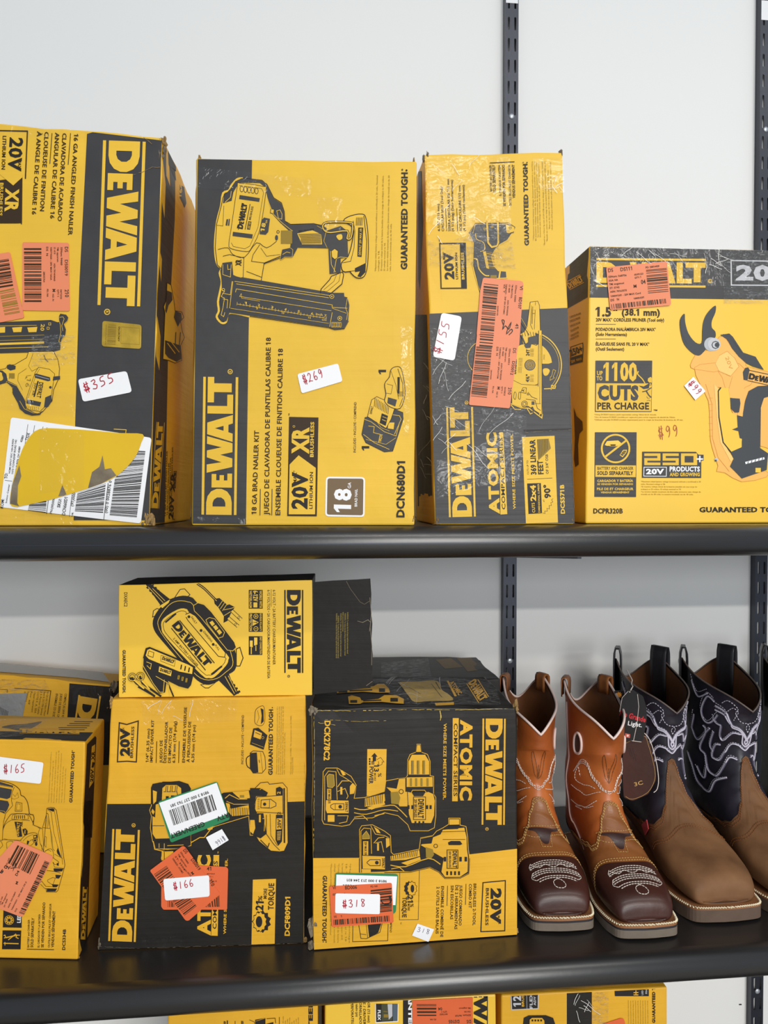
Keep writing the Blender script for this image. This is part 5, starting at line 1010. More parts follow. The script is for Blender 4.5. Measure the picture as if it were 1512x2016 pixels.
p.poly('192,88 222,86 330,172 300,215 275,205', INKB); p.line('205,100 290,190', 3, YELG, 1); p.line('230,110 300,180', 3, YELG, 1); p.poly('270,205 330,168 320,190 285,220', YELG, 2); p.line('270,205 330,168', 3, INKB, 3)
for i in range(6):
    x, y = 630+i*14, 605+i*18; p.poly([(x-22,y+8),(x+18,y-14),(x+24,y-4),(x-14,y+18)], INKB)
p.poly('600,625 655,580 670,620 715,700 680,705', INKB); p.line('635,600 690,700', 3, YELG, 1); p.line('655,600 700,690', 3, YELG, 1)
p.shape('355,160 385,115 410,112 440,145 420,160', YELG, INKB, 4); p.shape('230,270 235,235 255,222 275,230 250,262', YELG, INKB, 4); p.shape('700,450 720,440 738,500 720,545 700,545', YELG, INKB, 5); p.shape('500,650 580,640 545,668 525,668', YELG, INKB, 4)
p.poly(smooth(q('300,190 340,165 400,150 450,160 480,190 650,385 690,450 702,520 690,570 640,600 580,640 530,650 480,625 430,570 280,400 238,340 232,290 255,240'), 3), INKB, 1)
p.line(smooth(q('320,205 370,180 430,185 470,215 640,420 672,480 680,540 640,580 590,615 520,620 450,570 300,390 262,320 268,275'), 3), 3, YELG, 2, True)
p.poly(smooth(q('290,280 370,228 420,225 450,262 640,470 655,510 640,545 580,605 545,612 500,590 310,390 280,330'), 3), YELG, 2); p.line(smooth(q('300,290 375,240 415,240 440,272 625,480 638,512 625,538 575,588 545,595 505,575 325,385 292,330'), 3), 3, INKB, 3, True)
p.line('302,300 362,250', 10, INKB, 4); p.line('560,592 620,545', 10, INKB, 4)
p.poly('415,255 440,245 470,262 640,470 635,495 600,490 430,290', YELG, 4); p.line('415,255 440,245 470,262 640,470 635,495 600,490 430,290 418,270', 4, INKB, 5)
for (x, y), t, L in (((435,268),'FAULT',(445,272,472,310)), ((503,345),'CHARGING',(512,352,560,412)), ((571,423),'FULL',(578,430,602,458))): p.circ(x,y,8,INKB,6); p.text(t, L[:2], L[2:], 11, INKB, .02, 6)
p.shape('460,205 485,190 520,200 560,240 690,410 700,440 680,460 650,455 500,270 465,235', INKB, YELG, 3, up=4); p.shape('530,285 550,272 580,280 635,355 625,380 600,388 540,310', INKB, YELG, 3, up=6)
for i in range(3): p.shape([(553+i*20,300+i*24),(566+i*20,292+i*24),(578+i*20,308+i*24),(566+i*20,318+i*24)], YELG, YELG, 4, up=8)
p.logo((338,318), (528,555), 48, INKB, False, 6, reg=False); p.line('382,288 578,528', 5, INKB, 6); p.line('336,332 528,568', 5, INKB, 6)
p.text('2 AMP BATTERY CHARGER', (345,392), (480,548), 12, INKB, .02, 6)
p.part('clamp_drawing', 14)
p.line('100,615 118,612 140,640 245,715', 12, INKB); p.line('160,600 175,640 280,715', 12, INKB); p.line('150,660 240,712', 8, INKB)
p.ring(118,607,20,10,INKB,1); p.ring(118,607,20,4,YELG,2); p.ring(163,602,20,10,INKB,1); p.ring(163,602,20,4,YELG,2); p.line('130,622 165,655 185,670', 8, YELG, 2); p.line('172,625 200,655 215,675', 8, YELG, 2)
p.shape('180,500 195,445 215,438 440,530 470,548 460,590 445,650 430,668 380,655 310,620 300,690 270,695 230,640 180,560', INKB, INKB, 4, up=1)
p.line('180,500 178,540 235,640 272,690 292,690 298,620', 3, YELG, 3); p.shape('192,485 202,452 218,445 435,535 460,550 455,590 380,575 210,505', YELG, INKB, 3, up=3); p.poly('208,455 235,465 230,490 205,482', YELG, 5); p.line('212,458 240,468 235,495 206,485', 3, INKB, 5, True)
p.line('280,482 360,510 355,545 278,515', 2, INKB, 5, True); p.logo((284,506), (350,530), 18, INKB, False, 6, reg=False); p.poly('270,545 340,570 335,600 266,575', YELG, 5); p.logo((272,570), (332,590), 18, INKB, False, 6, reg=False)
for i in range(3): p.line([(395+i*22,535+i*8),(390+i*22,562+i*8)], 7, INKB, 5); p.line([(380+i*22,595+i*8),(376+i*22,618+i*8)], 8, YELG, 5); p.line([(380+i*22,595+i*8),(376+i*22,618+i*8)], 4, INKB, 6)
p.line('198,520 225,530 220,560 200,540', 3, YELG, 3); p.line('250,600 320,640 330,715', 3, YELG, 3); p.line('310,620 350,715', 8, INKB, 2)
p.done()
# the open black flap to the right: a thin board hinged on the carton's right front edge
ff = c8.front; A0, A1 = c8.c['tr'], c8.c['br']
def flap_pt(px, py, fwd, off=0):
    d = ray(px, py); n = (ff.n + ff.n.cross(Vector((0, 0, 1)))*fwd).normalized(); t = (A0-EYE).dot(n)/d.dot(n); return EYE+d*t+n*off
fl = q('617,1146 655,1143 700,1141 729,1139 731,1170 730,1200 733,1228 731,1262 734,1290 732,1330 735,1342 734,1350 722,1354 700,1357 660,1362 618,1367')
N_ = len(fl); tri = [tuple(t) for t in tessellate_polygon([[Vector((x, y, 0)) for x, y in fl]])]
V_ = [flap_pt(x, y, .12, .0006) for x, y in fl]+[flap_pt(x, y, .12, -.0006) for x, y in fl]
o = mesh_obj('open_flap', V_, tri+[tuple(N_+i for i in reversed(t)) for t in tri]+[(i, (i+1) % N_, N_+(i+1) % N_, N_+i) for i in range(N_)], BLKD, None, c8.root)
o['label'] = 'black open end flap with torn edge'
class FF: pass
fp = FF(); fp.n = ff.n; fp.p = A0; fp.pt = lambda px, py, off=0: flap_pt(px, py, .12, .0007+off)
P = Print(fp, c8.root).z(220, 1120, 2.853).part('flap_lettering', 2, o)
for i, (x, a, b) in enumerate(((1322,242,475),(1308,248,485),(1296,242,350),(1284,248,490),(1270,262,500),(1260,248,500))): P.text('WARNING: To reduce the risk of injury read the instruction manual', (x,a), (x,b), 8, material('dull_yellow_ink', (176,150,60), .5), .0)
P.line('1318,68 1340,110 1395,185 1420,198 1448,180', 2, GREYC); P.line('1380,292 1410,300 1440,285 1455,300 1448,350', 3, GREYC); P.line('1450,160 1458,250 1452,330 1462,440 1460,540', 3, GREYC); P.line('1430,655 1465,630', 3, GREYC); P.done()
# ------------------------------------------------------------------ drill and driver carton with $318
p = Print(c9.front, c9.root).z(590, 1600, 3.36)
p.part('printed_panel', 1).poly('80,300 800,296 1000,290 1438,238 1440,815 1280,840 700,880 95,915 60,700', YEL)
p.z(590, 1290, 3.36)
p.part('brand_lettering', 3).logo((1230,418), (1224,1120), 112, YEL)
p.part('series_lettering', 3); p.text('ATOMIC', (1066,425), (1062,960), 72, YEL, .06); p.poly('1012,415 1052,415 1045,965 1008,965', YEL); p.text('COMPACT SERIES', (1020,450), (1018,932), 24, BLKD, .02, 1)
p.text('WHERE SIZE MEETS POWER.', (952,450), (948,955), 19, YEL, .03)
p.part('model_lettering', 3).text('DCK278C2', (166,432), (160,695), 36, YEL, .05)
p.part('feature_panel', 3).poly('447,620 575,620 568,905 500,925 443,930', YEL); p.poly('495,645 515,670 505,670 505,700 483,700 483,670 472,670', INKB, 1); p.line('510,690 535,675 558,705 545,705 545,720 525,730 520,700', 3, INK, 1)
for i in range(3): p.rect(458,680+i*16,468,692+i*16,INKB,1); p.rect(474,700+i*8,494,705+i*8,INKB,1)
p.text('13', (492,720), (492,770), 30, INKB, .04, 1); p.text('%', (518,778), (518,805), 22, INK, .02, 1); p.text('MORE', (492,778), (492,830), 12, INK, .02, 1); p.text('POWER', (462,735), (458,850), 26, INKB, .04, 1)
# drill
p.part('drill_drawing', 3)
p.shape('768,640 775,588 798,588 805,640 845,655 862,700 862,795 885,800 885,915 900,940 900,1060 890,1140 850,1160 730,1160 715,1120 650,1060 560,1040 480,1075 360,1080 330,1120 280,1130 160,1115 148,1090 155,770 175,745 250,745 340,800 375,860 360,945 430,940 560,900 570,830 650,815 700,810 712,795 715,690 730,655', BLKD, YEL, 4)
p.shape('768,640 775,592 798,592 805,640', YEL, INKB, 3, up=1); p.shape('740,655 830,655 858,700 858,790 718,790 718,700', YEL, INKB, 4, up=1)
for x in (748, 785, 822): p.line([(x,695),(x,785)], 13, HALF, 3); p.line([(x-8,695),(x-8,785)], 3, INKB, 4)
p.shape('705,805 880,802 882,870 705,872', YEL, INKB, 4, up=1)
for x in (735, 770, 805, 845): p.line([(x,812),(x,865)], 14, HALF, 3)
p.line('705,878 880,876', 8, INKB, 3); p.shape('655,815 700,812 700,900 720,900 730,1000 660,1000 600,900 570,870 640,880', YEL, INKB, 3, up=1)
p.shape('712,900 740,905 830,905 850,900 885,915 895,960 890,1060 870,1110 740,1110 720,1050', YEL, INKB, 4, up=2); p.rect(755,940,830,1080,YEL,4); p.line('752,935 832,935 832,1085 752,1085', 4, INKB, 5, True)
p.text('DEWALT', (785,948), (783,1075), 34, INKB, .05, 6); p.text('20V BRUSHLESS', (757,950), (757,1070), 18, INKB, .03, 6)
p.poly('740,905 830,905 815,930 755,930', BLKD, 5); p.line('735,910 745,890 825,890 840,910', 4, YEL, 6)
for x in (712, 738, 835, 858): p.rect(x,990,x+14,1015,BLKD,5)
for i in range(3): p.line([(765+i*26,1095),(765+i*26,1130)], 12, BLKD, 5)
p.poly('600,905 650,900 665,940 655,985 605,980', HALF, 3); p.ring(671,900,14,4,INKB,4)
p.poly('432,945 560,915 565,960 545,985 430,1000', YEL, 3)
for i in range(10): p.line([(440+i*12,942-i*3),(435+i*12,995-i*2)], 4, BLKD, 4)
p.poly('445,1005 560,970 565,985 475,1020', YEL, 3); p.line('360,1010 430,1020 600,990 650,1010 710,1070', 6, YEL, 2, sm=3); p.line('360,1040 440,1050 560,1020 650,1030', 5, YEL, 2, sm=3); p.line('495,1060 560,1045', 6, YEL, 2)
p.line('165,1090 165,800 190,765 240,770 250,1000', 4, YEL, 1); p.shape('180,800 195,785 225,790 230,860 215,875 185,870', HALF, YEL, 3, up=1); p.shape('180,880 210,880 210,985 180,985', YEL, INKB, 3, up=1); p.text('20V MAX XR', (188,885), (188,980), 16, INKB, .03, 3)
p.line('245,750 265,790 300,810 345,840', 4, YEL, 1); p.poly('268,760 285,762 305,790 285,795', YEL, 1); p.shape('330,865 350,840 375,865 360,915 330,920', YEL, INKB, 3, up=1); p.line('250,870 280,830 330,830', 5, YEL, 1); p.line('250,900 300,880 320,930 310,950', 4, YEL, 1); p.rect(268,870,282,920,YEL,1)
p.shape('172,955 325,958 326,1045 180,1045 170,1020', YEL, INKB, 4, up=2); p.line('205,990 225,980 292,980 292,1020 225,1020 205,1005', 4, INKB, 4, True); p.circ(268,1000,12,INKB,4); p.text('DEWALT', (302,970), (302,1035), 16, INKB, .04, 4); p.line('235,980 235,1020', 3, INKB, 4)
p.rect(185,1055,230,1100,YEL,2); p.line('250,1060 320,1060 310,1100 260,1110', 4, YEL, 2); p.line('360,1070 420,1060 450,1090', 5, YEL, 2)
# impact driver below it
p.z(590, 1600, 3.36).part('driver_drawing', 3)
p.shape('400,395 395,110 410,85 480,78 560,120 600,150 605,260 620,275 790,240 800,165 880,150 905,120 945,100 985,75 985,35 1060,35 1060,80 1100,90 1110,160 1115,240 1122,290 1118,400 1060,430 960,432 920,390 860,360 730,390 600,385 560,390', BLKD, YEL, 4)
p.line('395,300 395,395', 5, INKB, 1); p.line('560,395 730,392 860,362 920,392 960,434 1060,432 1118,402 1124,300', 4, INKB, 2)
p.shape('988,40 1056,40 1056,78 988,80', YEL, INKB, 3, up=1); p.shape('945,110 1090,95 1105,160 1108,240 1115,290 1112,390 1060,425 960,425 935,390 950,300 800,215 805,205 870,200 880,160 930,140', YEL, INKB, 4, sm=0, up=1)
p.poly('800,165 880,150 870,200 800,200', BLKD, 3); p.line('800,168 878,152', 3, YEL, 4); p.poly('990,85 1050,82 1048,105 985,108', BLKD, 4); p.line('940,125 1100,120', 3, INKB, 4); p.poly('980,195 1000,185 1060,185 1075,205 1060,212 985,212', BLKD, 4); p.line('945,175 1095,175', 3, INKB, 4)
p.rect(978,248,1042,362,YEL,4); p.line('974,244 1046,244 1046,366 974,366', 4, INKB, 5, True); p.text('DEWALT', (1012,250), (1012,362), 26, INKB, .05, 6); p.text('20V BRUSHLESS', (986,252), (986,360), 14, INKB, .03, 6)
for x in (952, 1055, 1090): p.rect(x,290,x+16,320,BLKD,5)
for i in range(4): p.line([(975+i*26,385),(975+i*26,410)], 12, BLKD, 5)
p.poly('832,225 880,240 888,275 870,300 835,295', HALF, 4); p.ring(899,218,12,4,INKB,4)
p.poly('600,285 790,245 795,285 700,310 600,315', YEL, 3)
for i in range(14): p.line([(608+i*13,283-i*3),(604+i*13,312-i*2)], 4, BLKD, 4)
p.poly('670,330 795,290 800,310 710,345', YEL, 3); p.line('600,345 700,355 850,300 930,340', 6, YEL, 2, sm=3); p.line('605,370 660,360 690,385', 5, YEL, 2)
p.line('405,390 405,120 425,100 470,105 475,270', 4, YEL, 1); p.shape('415,150 440,120 460,150 462,170 415,172', HALF, YEL, 3, up=1); p.shape('418,185 455,185 455,285 418,285', YEL, INKB, 3, up=1); p.text('20V MAX XR', (428,190), (428,280), 16, INKB, .03, 3)
p.line('470,85 500,140 560,150 590,165', 4, YEL, 1); p.poly('490,90 520,110 535,135 510,130', YEL, 1); p.shape('568,165 595,165 598,215 570,235', YEL, INKB, 3, up=1); p.line('490,200 520,165 560,160', 5, YEL, 1); p.line('500,200 540,190 555,260', 4, YEL, 1); p.rect(512,200,524,250,YEL,1)
p.shape('412,280 565,285 566,375 415,370', YEL, INKB, 4, up=2); p.line('445,325 465,308 532,308 532,348 465,348 445,330', 4, INKB, 4, True); p.circ(510,328,12,INKB,4); p.text('DEWALT', (545,300), (545,362), 16, INKB, .04, 4); p.poly('410,370 470,372 470,395 412,398', YEL, 3)
p.part('torque_panel', 3).line('662,395 660,708 784,706 792,375', 3, INK)
g = [(742+(34 if i % 2 else 27)*math.cos(i*math.pi/10), 500+(50 if i % 2 else 42)*math.sin(i*math.pi/10)) for i in range(20)]
p.poly([(x-20, y) for x, y in g], INKB, 1); p.poly(g, YEL, 2); p.line(g, 3, INKB, 3, True); p.circ(745,500,12,INKB,3,26)
p.text('21', (714,545), (714,592), 34, INKB, .04, 4); p.text('%', (732,600), (732,622), 20, INK, .02, 4); p.text('MORE', (714,600), (714,645), 14, INK, .02, 4); p.text('TORQUE', (680,555), (678,690), 28, INK, .03, 4); p.text('™', (662,722), (662,735), 10, INK, .0, 4)
p.part('voltage_badge', 3).line('1212,462 1360,448 1356,780 1198,786', 7, INKB, 0, True); p.text('20V', (1268,498), (1264,735), 62, INKB, .07); p.text('MAX*', (1310,680), (1308,735), 14, INK, .02); p.text('BRUSHLESS', (1232,498), (1228,745), 19, INK, .03)
p.part('printed_lettering', 3).ink(INK)
for t, a, b in (('BRUSHLESS 2-TOOL',(1150,468),(1144,745)),('COMBO KIT',(1120,470),(1118,630)),('JUEGO COMBINADO',(1058,478),(1052,745)),('DE 2 HERRAMIENTAS',(1030,478),(1024,770)),('SIN ESCOBILLAS',(1000,480),(996,705)),('ENSEMBLE COMBINÉ DE',(936,485),(930,822)),('2 OUTILS SANS BALAIS',(906,488),(900,800))): p.text(t, a, b, 18, bold=.03)
p.line('1100,470 1096,608', 4); p.line('978,482 974,615', 4)
p.part('slogan_lettering', 3).text('GUARANTEED TOUGH', (154,415), (150,845), 26, INKB, .05); p.circ(156,853,4,INKB); p.text('®', (170,848), (170,860), 9, INK)
p.part('fine_print', 3).para([('*Maximum initial battery voltage is 20 volts. Nominal',0,.9),('voltaje nominal es 18 volts (measured without a workload)',0,1),('*Comparado con DCF887 maximo voltaje inicial de bateria',0,1),('la tension initiale maximum *vs DCD771 compact drill',0,.96),('18. *El maximo voltaje nominal is 18',0,.98),('*Maximum initial battery voltage',0,1)], (204,335), (200,860), (25,0), 10, HALF, .0)
p.part('included_items_drawing', 3).line('352,740 350,852 582,846 585,735', 4, INK); p.shape('390,735 405,830 440,832 530,790 548,720', YEL, INKB, 4); p.poly('450,740 460,825 520,790 540,730', BLKD, 2); p.line('440,735 450,830', 3, INKB, 2); p.line('400,800 440,805', 3, INKB, 2); p.text('COMPREND', (598,700), (596,792), 13, INK, .01)
s = p.sticker('green_label', '238,395 640,402 650,410 636,650 620,665 220,640', 10, GRN, 12, 'white label with a green edge')
P = Print(c9.front, s).z(590, 1600, 3.36).part('white_field', 14).poly('242,404 644,416 632,606 236,600', WHT); P.done()
P = Print(c9.front, s).z(590, 1600, 3.36).part('lettering', 16).ink(INKB); P.text('9818 3 000 213 244 831', (575,440), (312,432), 16); P.bars((285,468),(345,470),(345,490),(285,488), 8, seed=3); P.done()
s = p.sticker('orange_label', '195,480 608,458 620,720 212,750', 12, ORGD, 18)
P = Print(c9.front, s).z(590, 1600, 3.36).part('lettering', 20).ink(INK)
P.text('VI', (218,500), (238,498), 20, INK, .02); P.text('BD006', (300,500), (378,496), 22, INK, .02); P.text('PD: NA', (468,488), (515,484), 12); P.bars((468,505),(470,665),(608,650),(606,490), 12, seed=65); P.bars((225,735),(595,710),(592,672),(222,700), 34, seed=66)
P.text('SSNum: 1', (218,540), (300,535), 12); P.text('VX', (225,688), (245,687), 14); P.text('1', (272,684), (277,684), 14); P.done()
P = Print(c9.front, s).z(590, 1600, 3.36).part('handwriting', 22); P.line('535,565 548,590 575,600 605,575 598,550 590,545 600,580', 7, INKB, sm=3); P.done()
s = p.sticker('price_sticker', '235,525 530,530 528,662 233,655', 12, WHT, 24, 'white sticker reading $318')
P = Print(c9.front, s).z(590, 1600, 3.36).part('handwriting', 26); dollar_text(P, '$318', (280,618), (440,608), 48, RED, 5); P.done()
s = p.sticker('paper_tag', '778,730 888,768 850,852 742,808', 2, WHT, 10, 'small white paper tag')
P = Print(c9.front, s).z(590, 1600, 3.36).part('handwriting', 12); dollar_text(P, '318', (772,780), (860,800), 30, PURP, 3); P.done()
p.done()
c9.wear(618, 1402, .008, GREYC, 4); c9.wear(1016, 1397, .008, KRAFT, 3); c9.wear(609, 1830, .012, GREYC, 3); c9.wear(606, 1866, .009, GREYC, 3); c9.wear(1016, 1836, .005, KRAFT, 2)
c9.crack('620,1398 700,1399 800,1396 900,1397 1014,1394', 1.1, material('rubbed_yellow', (206,176,90), .7, .2)); c9.crack('618,1410 619,1500 618,1600 617,1680', .8, material('rubbed_yellow', (206,176,90))); c9.crack('866,1398 868,1408 866,1418', 2.2, MATS['rubbed_yellow'], seed=8); c9.crack('1018,1400 1019,1500 1019,1600', .6, GREYC, seed=7)
c9.crack('640,1416 700,1420 760,1418', .5, MATS['rubbed_yellow'], seed=21); c9.crack('626,1422 660,1427', .6, MATS['rubbed_yellow'], seed=22)
p = Print(c9.top, c9.root).z(590, 1290, 3.36)
p.part('top_brand_lettering', 3).logo((1112,185), (1192,312), 60, YEL2, True, reg=False)
p.part('top_series_lettering', 3).poly('972,172 985,170 1040,272 1025,275', YEL2); p.text('ATOMIC', (990,185), (1052,268), 28, YEL2, .05)
p.part('top_drawing', 3).blob('662,180 780,175 910,172 940,230 985,260 1010,300 860,305 760,310 720,270 680,215', material('dusty_yellow', (206,172,92), .6, .3, mott=.25, mscale=60)); p.poly('895,318 1020,312 1020,330 900,335', YEL2)
p.line('870,190 940,280', 3, BLKD, 1); p.line('700,200 800,260', 2, BLKD, 1); p.line('900,180 930,230', 5, BLKD, 1)
p.part('top_drawing', 3).shape('245,225 320,222 420,215 490,205 515,190 560,190 590,220 600,250 520,252 420,245 330,250 245,255', YEL2, INKB, 3); p.rect(258,232,315,250,BLKD,2); p.rect(525,222,565,246,BLKD,2); p.line('330,238 480,232', 8, BLKD, 2); p.line('395,222 470,215', 6, BLKD, 2)
p.part('top_drawing', 3).shape('318,275 345,265 400,280 410,300 520,290 560,265 640,265 690,290 690,325 640,322 540,312 420,315 400,325 325,325', YEL2, INKB, 3); p.line('420,305 540,300', 8, BLKD, 2); p.rect(600,285,650,310,BLKD,2); p.rect(335,300,380,318,BLKD,2)
p.part('packing_tape', 6).poly('440,160 1260,150 1330,220 1330,330 700,330', TAPEB)
wrinkle_glints(p, 71, 900, 230, 350, 50, 10, 60, 150, 2, 8)
p.done()
p = Print(c9.left, c9.root).z(590, 1290, 3.36); p.part('printed_side_panel', 1).poly('60,340 90,320 110,330 75,480', BLKD); p.done()
p = Print(c10.top, c10.root).z(590, 1290, 3.36); p.part('packing_tape', 3).poly('540,50 850,20 870,140 540,150', TAPEB)
p.part('top_lettering', 2).poly('900,30 1000,20 1080,80 960,90', material('dim_yellow_ink', (120,98,60), .6)); p.poly('1040,20 1130,15 1210,95 1110,110', MATS['dim_yellow_ink']); p.done()
YEL = YEL_
# ------------------------------------------------------------------ lowest shelf
YB = .82
def low(label, x0, x1, ytop, mats, y0=None, depth=.2):
    yb = y0 or YB
    return Carton(label, [(x0, ytop), (x1, ytop-(x1-x0)*.05), (x1, 2500), (x0, 2500)], ZB, yb, yb, depth, mats=mats, jit=.0008, cuts=5, group='cartons on the lowest shelf')
c11 = low('lowest shelf carton under the $166 carton, yellow, drawing cut off by the photo', 330, 626, 1985, (YEL2,)*4)
c12 = low('lowest shelf carton with orange label and black band, below the $318 carton', 640, 977, 1975, (YELG,)*4)
c13 = low('lowest shelf carton right of a yellow strip, with a black band of shining tape', 987, 1314, 1960, (YEL2,)*4)
p = Print(c13.front, c13.root).z(960, 1930, 4.2)
p.part('printed_panel', 1).poly('655,-60 862,-80 862,700 655,700', BLKD)
p.part('voltage_badge', 3).poly('190,100 422,90 420,235 195,245', SIL); p.poly('197,100 414,92 413,228 202,238', BLKD, 1); p.text('12V', (272,214), (270,60), 58, SIL, .05, 2); p.text('BRUSH', (300,214), (298,90), 18, YEL2, .04, 2); p.text('FLEX', (370,230), (368,100), 22, SIL, .04, 2); p.text('ADV', (398,205), (396,130), 18, SIL, .04, 2); p.line('322,100 324,236', 3, SIL, 2)
p.part('tool_drawing', 3).shape('300,310 340,290 480,288 540,310 560,370 620,700 240,700 290,400', BLKD, INKB, 3); p.shape('345,320 365,305 450,305 470,330 480,700 330,700', YEL2, BLKD, 4, up=2)
for i in range(4): p.rect(362+i*24,320,376+i*24,336,BLKD,4)
p.part('feature_badge', 3).poly('1050,-40 1332,-60 1332,130 1052,130', INKB); p.line('1205,100 1245,98', 8, YEL2, 1); p.line('1205,118 1245,118', 8, YEL2, 1); p.line('1225,80 1225,118', 7, YEL2, 1); p.text('LED', (1285,120), (1285,80), 14, SIL, .03, 1); p.text('PIN', (1318,110), (1318,75), 14, SIL, .03, 1)
p.part('slogan_lettering', 3).text('GUARANTEED TOUGH', (1384,352), (1384,-60), 22, INKB, .05)
p.part('fine_print', 3).para([(FINE[0],0,1),(FINE[2],0,1),(FINE[3]+FINE[1],0,1),(FINE[4],0,1),(FINE[5],0,1),(FINE[0],0,1),(FINE[2],0,1),(FINE[4],0,1),(FINE[5],0,1)], (1168,360), (1166,165), (20,0), 8, HALF)
s = p.sticker('orange_label', '940,360 1100,308 1125,315 1150,420 940,420', 10, ORGD, 8)
p.part('packing_tape', 10).poly('862,-80 1000,-90 990,420 862,420', TAPEB); wrinkle_glints(p, 81, 750, 230, 90, 120, 8, 60, 200, 3, 12); p.done()
p = Print(c12.front, c12.root).z(620, 1940, 4.2)
p.part('printed_panel', 1).poly('728,0 800,0 802,400 728,400', INKB)
p.part('band_lettering', 3).text('GUARANTEED', (770,-170), (775,420), 28, WHT, .06)
p.part('brand_lettering', 3).text('DEWALT', (1322,-120), (1322,600), 92, INKB, .08); p.line('1426,80 1426,400', 7, INKB)
p.part('printed_lettering', 3).ink(INK); p.text('ATORNILLADOR (12 mm)', (436,-60), (436,305), 20, bold=.02); p.text('PERCEUSE / DRIVER', (398,-20), (400,325), 20, bold=.02); p.text('TALADRO/DESTORNILLADOR', (366,-90), (368,340), 20, bold=.02); p.text('kit de taladro (p/a)', (338,100), (338,258), 18); p.text('PERFORATEUR', (298,140), (302,340), 20, bold=.02)
p.part('flex_badge', 3).poly('498,150 690,150 688,298 500,310', WHT); p.poly('504,150 684,150 682,292 506,302', INKB, 1); p.poly('550,150 640,150 640,285 552,295', material('dark_olive_ink',(70,72,50),.5), 2); p.poly('600,150 640,150 640,250 610,280', SIL, 3); p.poly('645,150 682,150 680,290 645,292', material('steel_blue_ink',(84,98,110),.5), 2); p.text('FLEX', (520,200), (520,285), 22, WHT, .04, 3); p.rect(568,235,606,262,HALF,3); p.line('565,210 600,215', 5, HALF, 3)
s = p.sticker('orange_label', '805,100 1304,60 1306,420 805,420', 4, ORGD, 10)
P = Print(c12.front, s).z(620, 1940, 4.2).part('lettering', 12).ink(INK)
P.bars((840,150),(845,250),(1002,250),(1002,150), 5, seed=91); P.text('DS', (1288,278), (1252,280), 26, INK, .02); P.text('DS105', (1192,278), (1104,280), 26, INK, .02); P.text('SSNum: 96729', (1288,232), (1158,238), 14); P.text('04', (1050,175), (1018,176), 24, INK, .02); P.text('SGA: NA', (1285,205), (1232,206), 12); P.text('TM: wegzmcol', (1290,175), (1190,178), 12); P.text('04/17/2023', (1095,225), (1030,228), 12); P.text('QTY: 1', (1090,205), (1045,206), 12); P.text('PD: NA', (1000,268), (950,270), 12); P.done()
p.done()
p = Print(c11.front, c11.root).z(300, 1940, 4.447)
p.part('slogan_lettering', 3).text('GUARANTEED TOUGH', (1404,860), (1402,-330), 34, INKB, .06)
p.part('fine_print', 3)
for i in range(8): p.text('maximum initial battery voltage is 20 volts', (1150+i*19,600), (1150+i*19,270+(i*37) % 50), 10, HALF, .0)
p.part('tool_drawing', 3).poly('900,300 990,285 990,338 1060,320 1060,420 905,420', INKB); p.line('850,300 895,320 905,400', 4, INK, 1); p.line('905,310 985,285', 3, YEL2, 2); p.line('1000,290 1075,285 1080,330', 5, INK, 1); p.line('1112,275 1112,420', 5, INK, 1); p.rect(652,305,662,420,INK,1); p.line('725,310 725,420', 5, INK, 1); p.text('B', (625,335), (645,335), 22, INK, .03, 1) ; p.text('B', (778,335), (800,335), 24, INK, .03, 1); p.done()
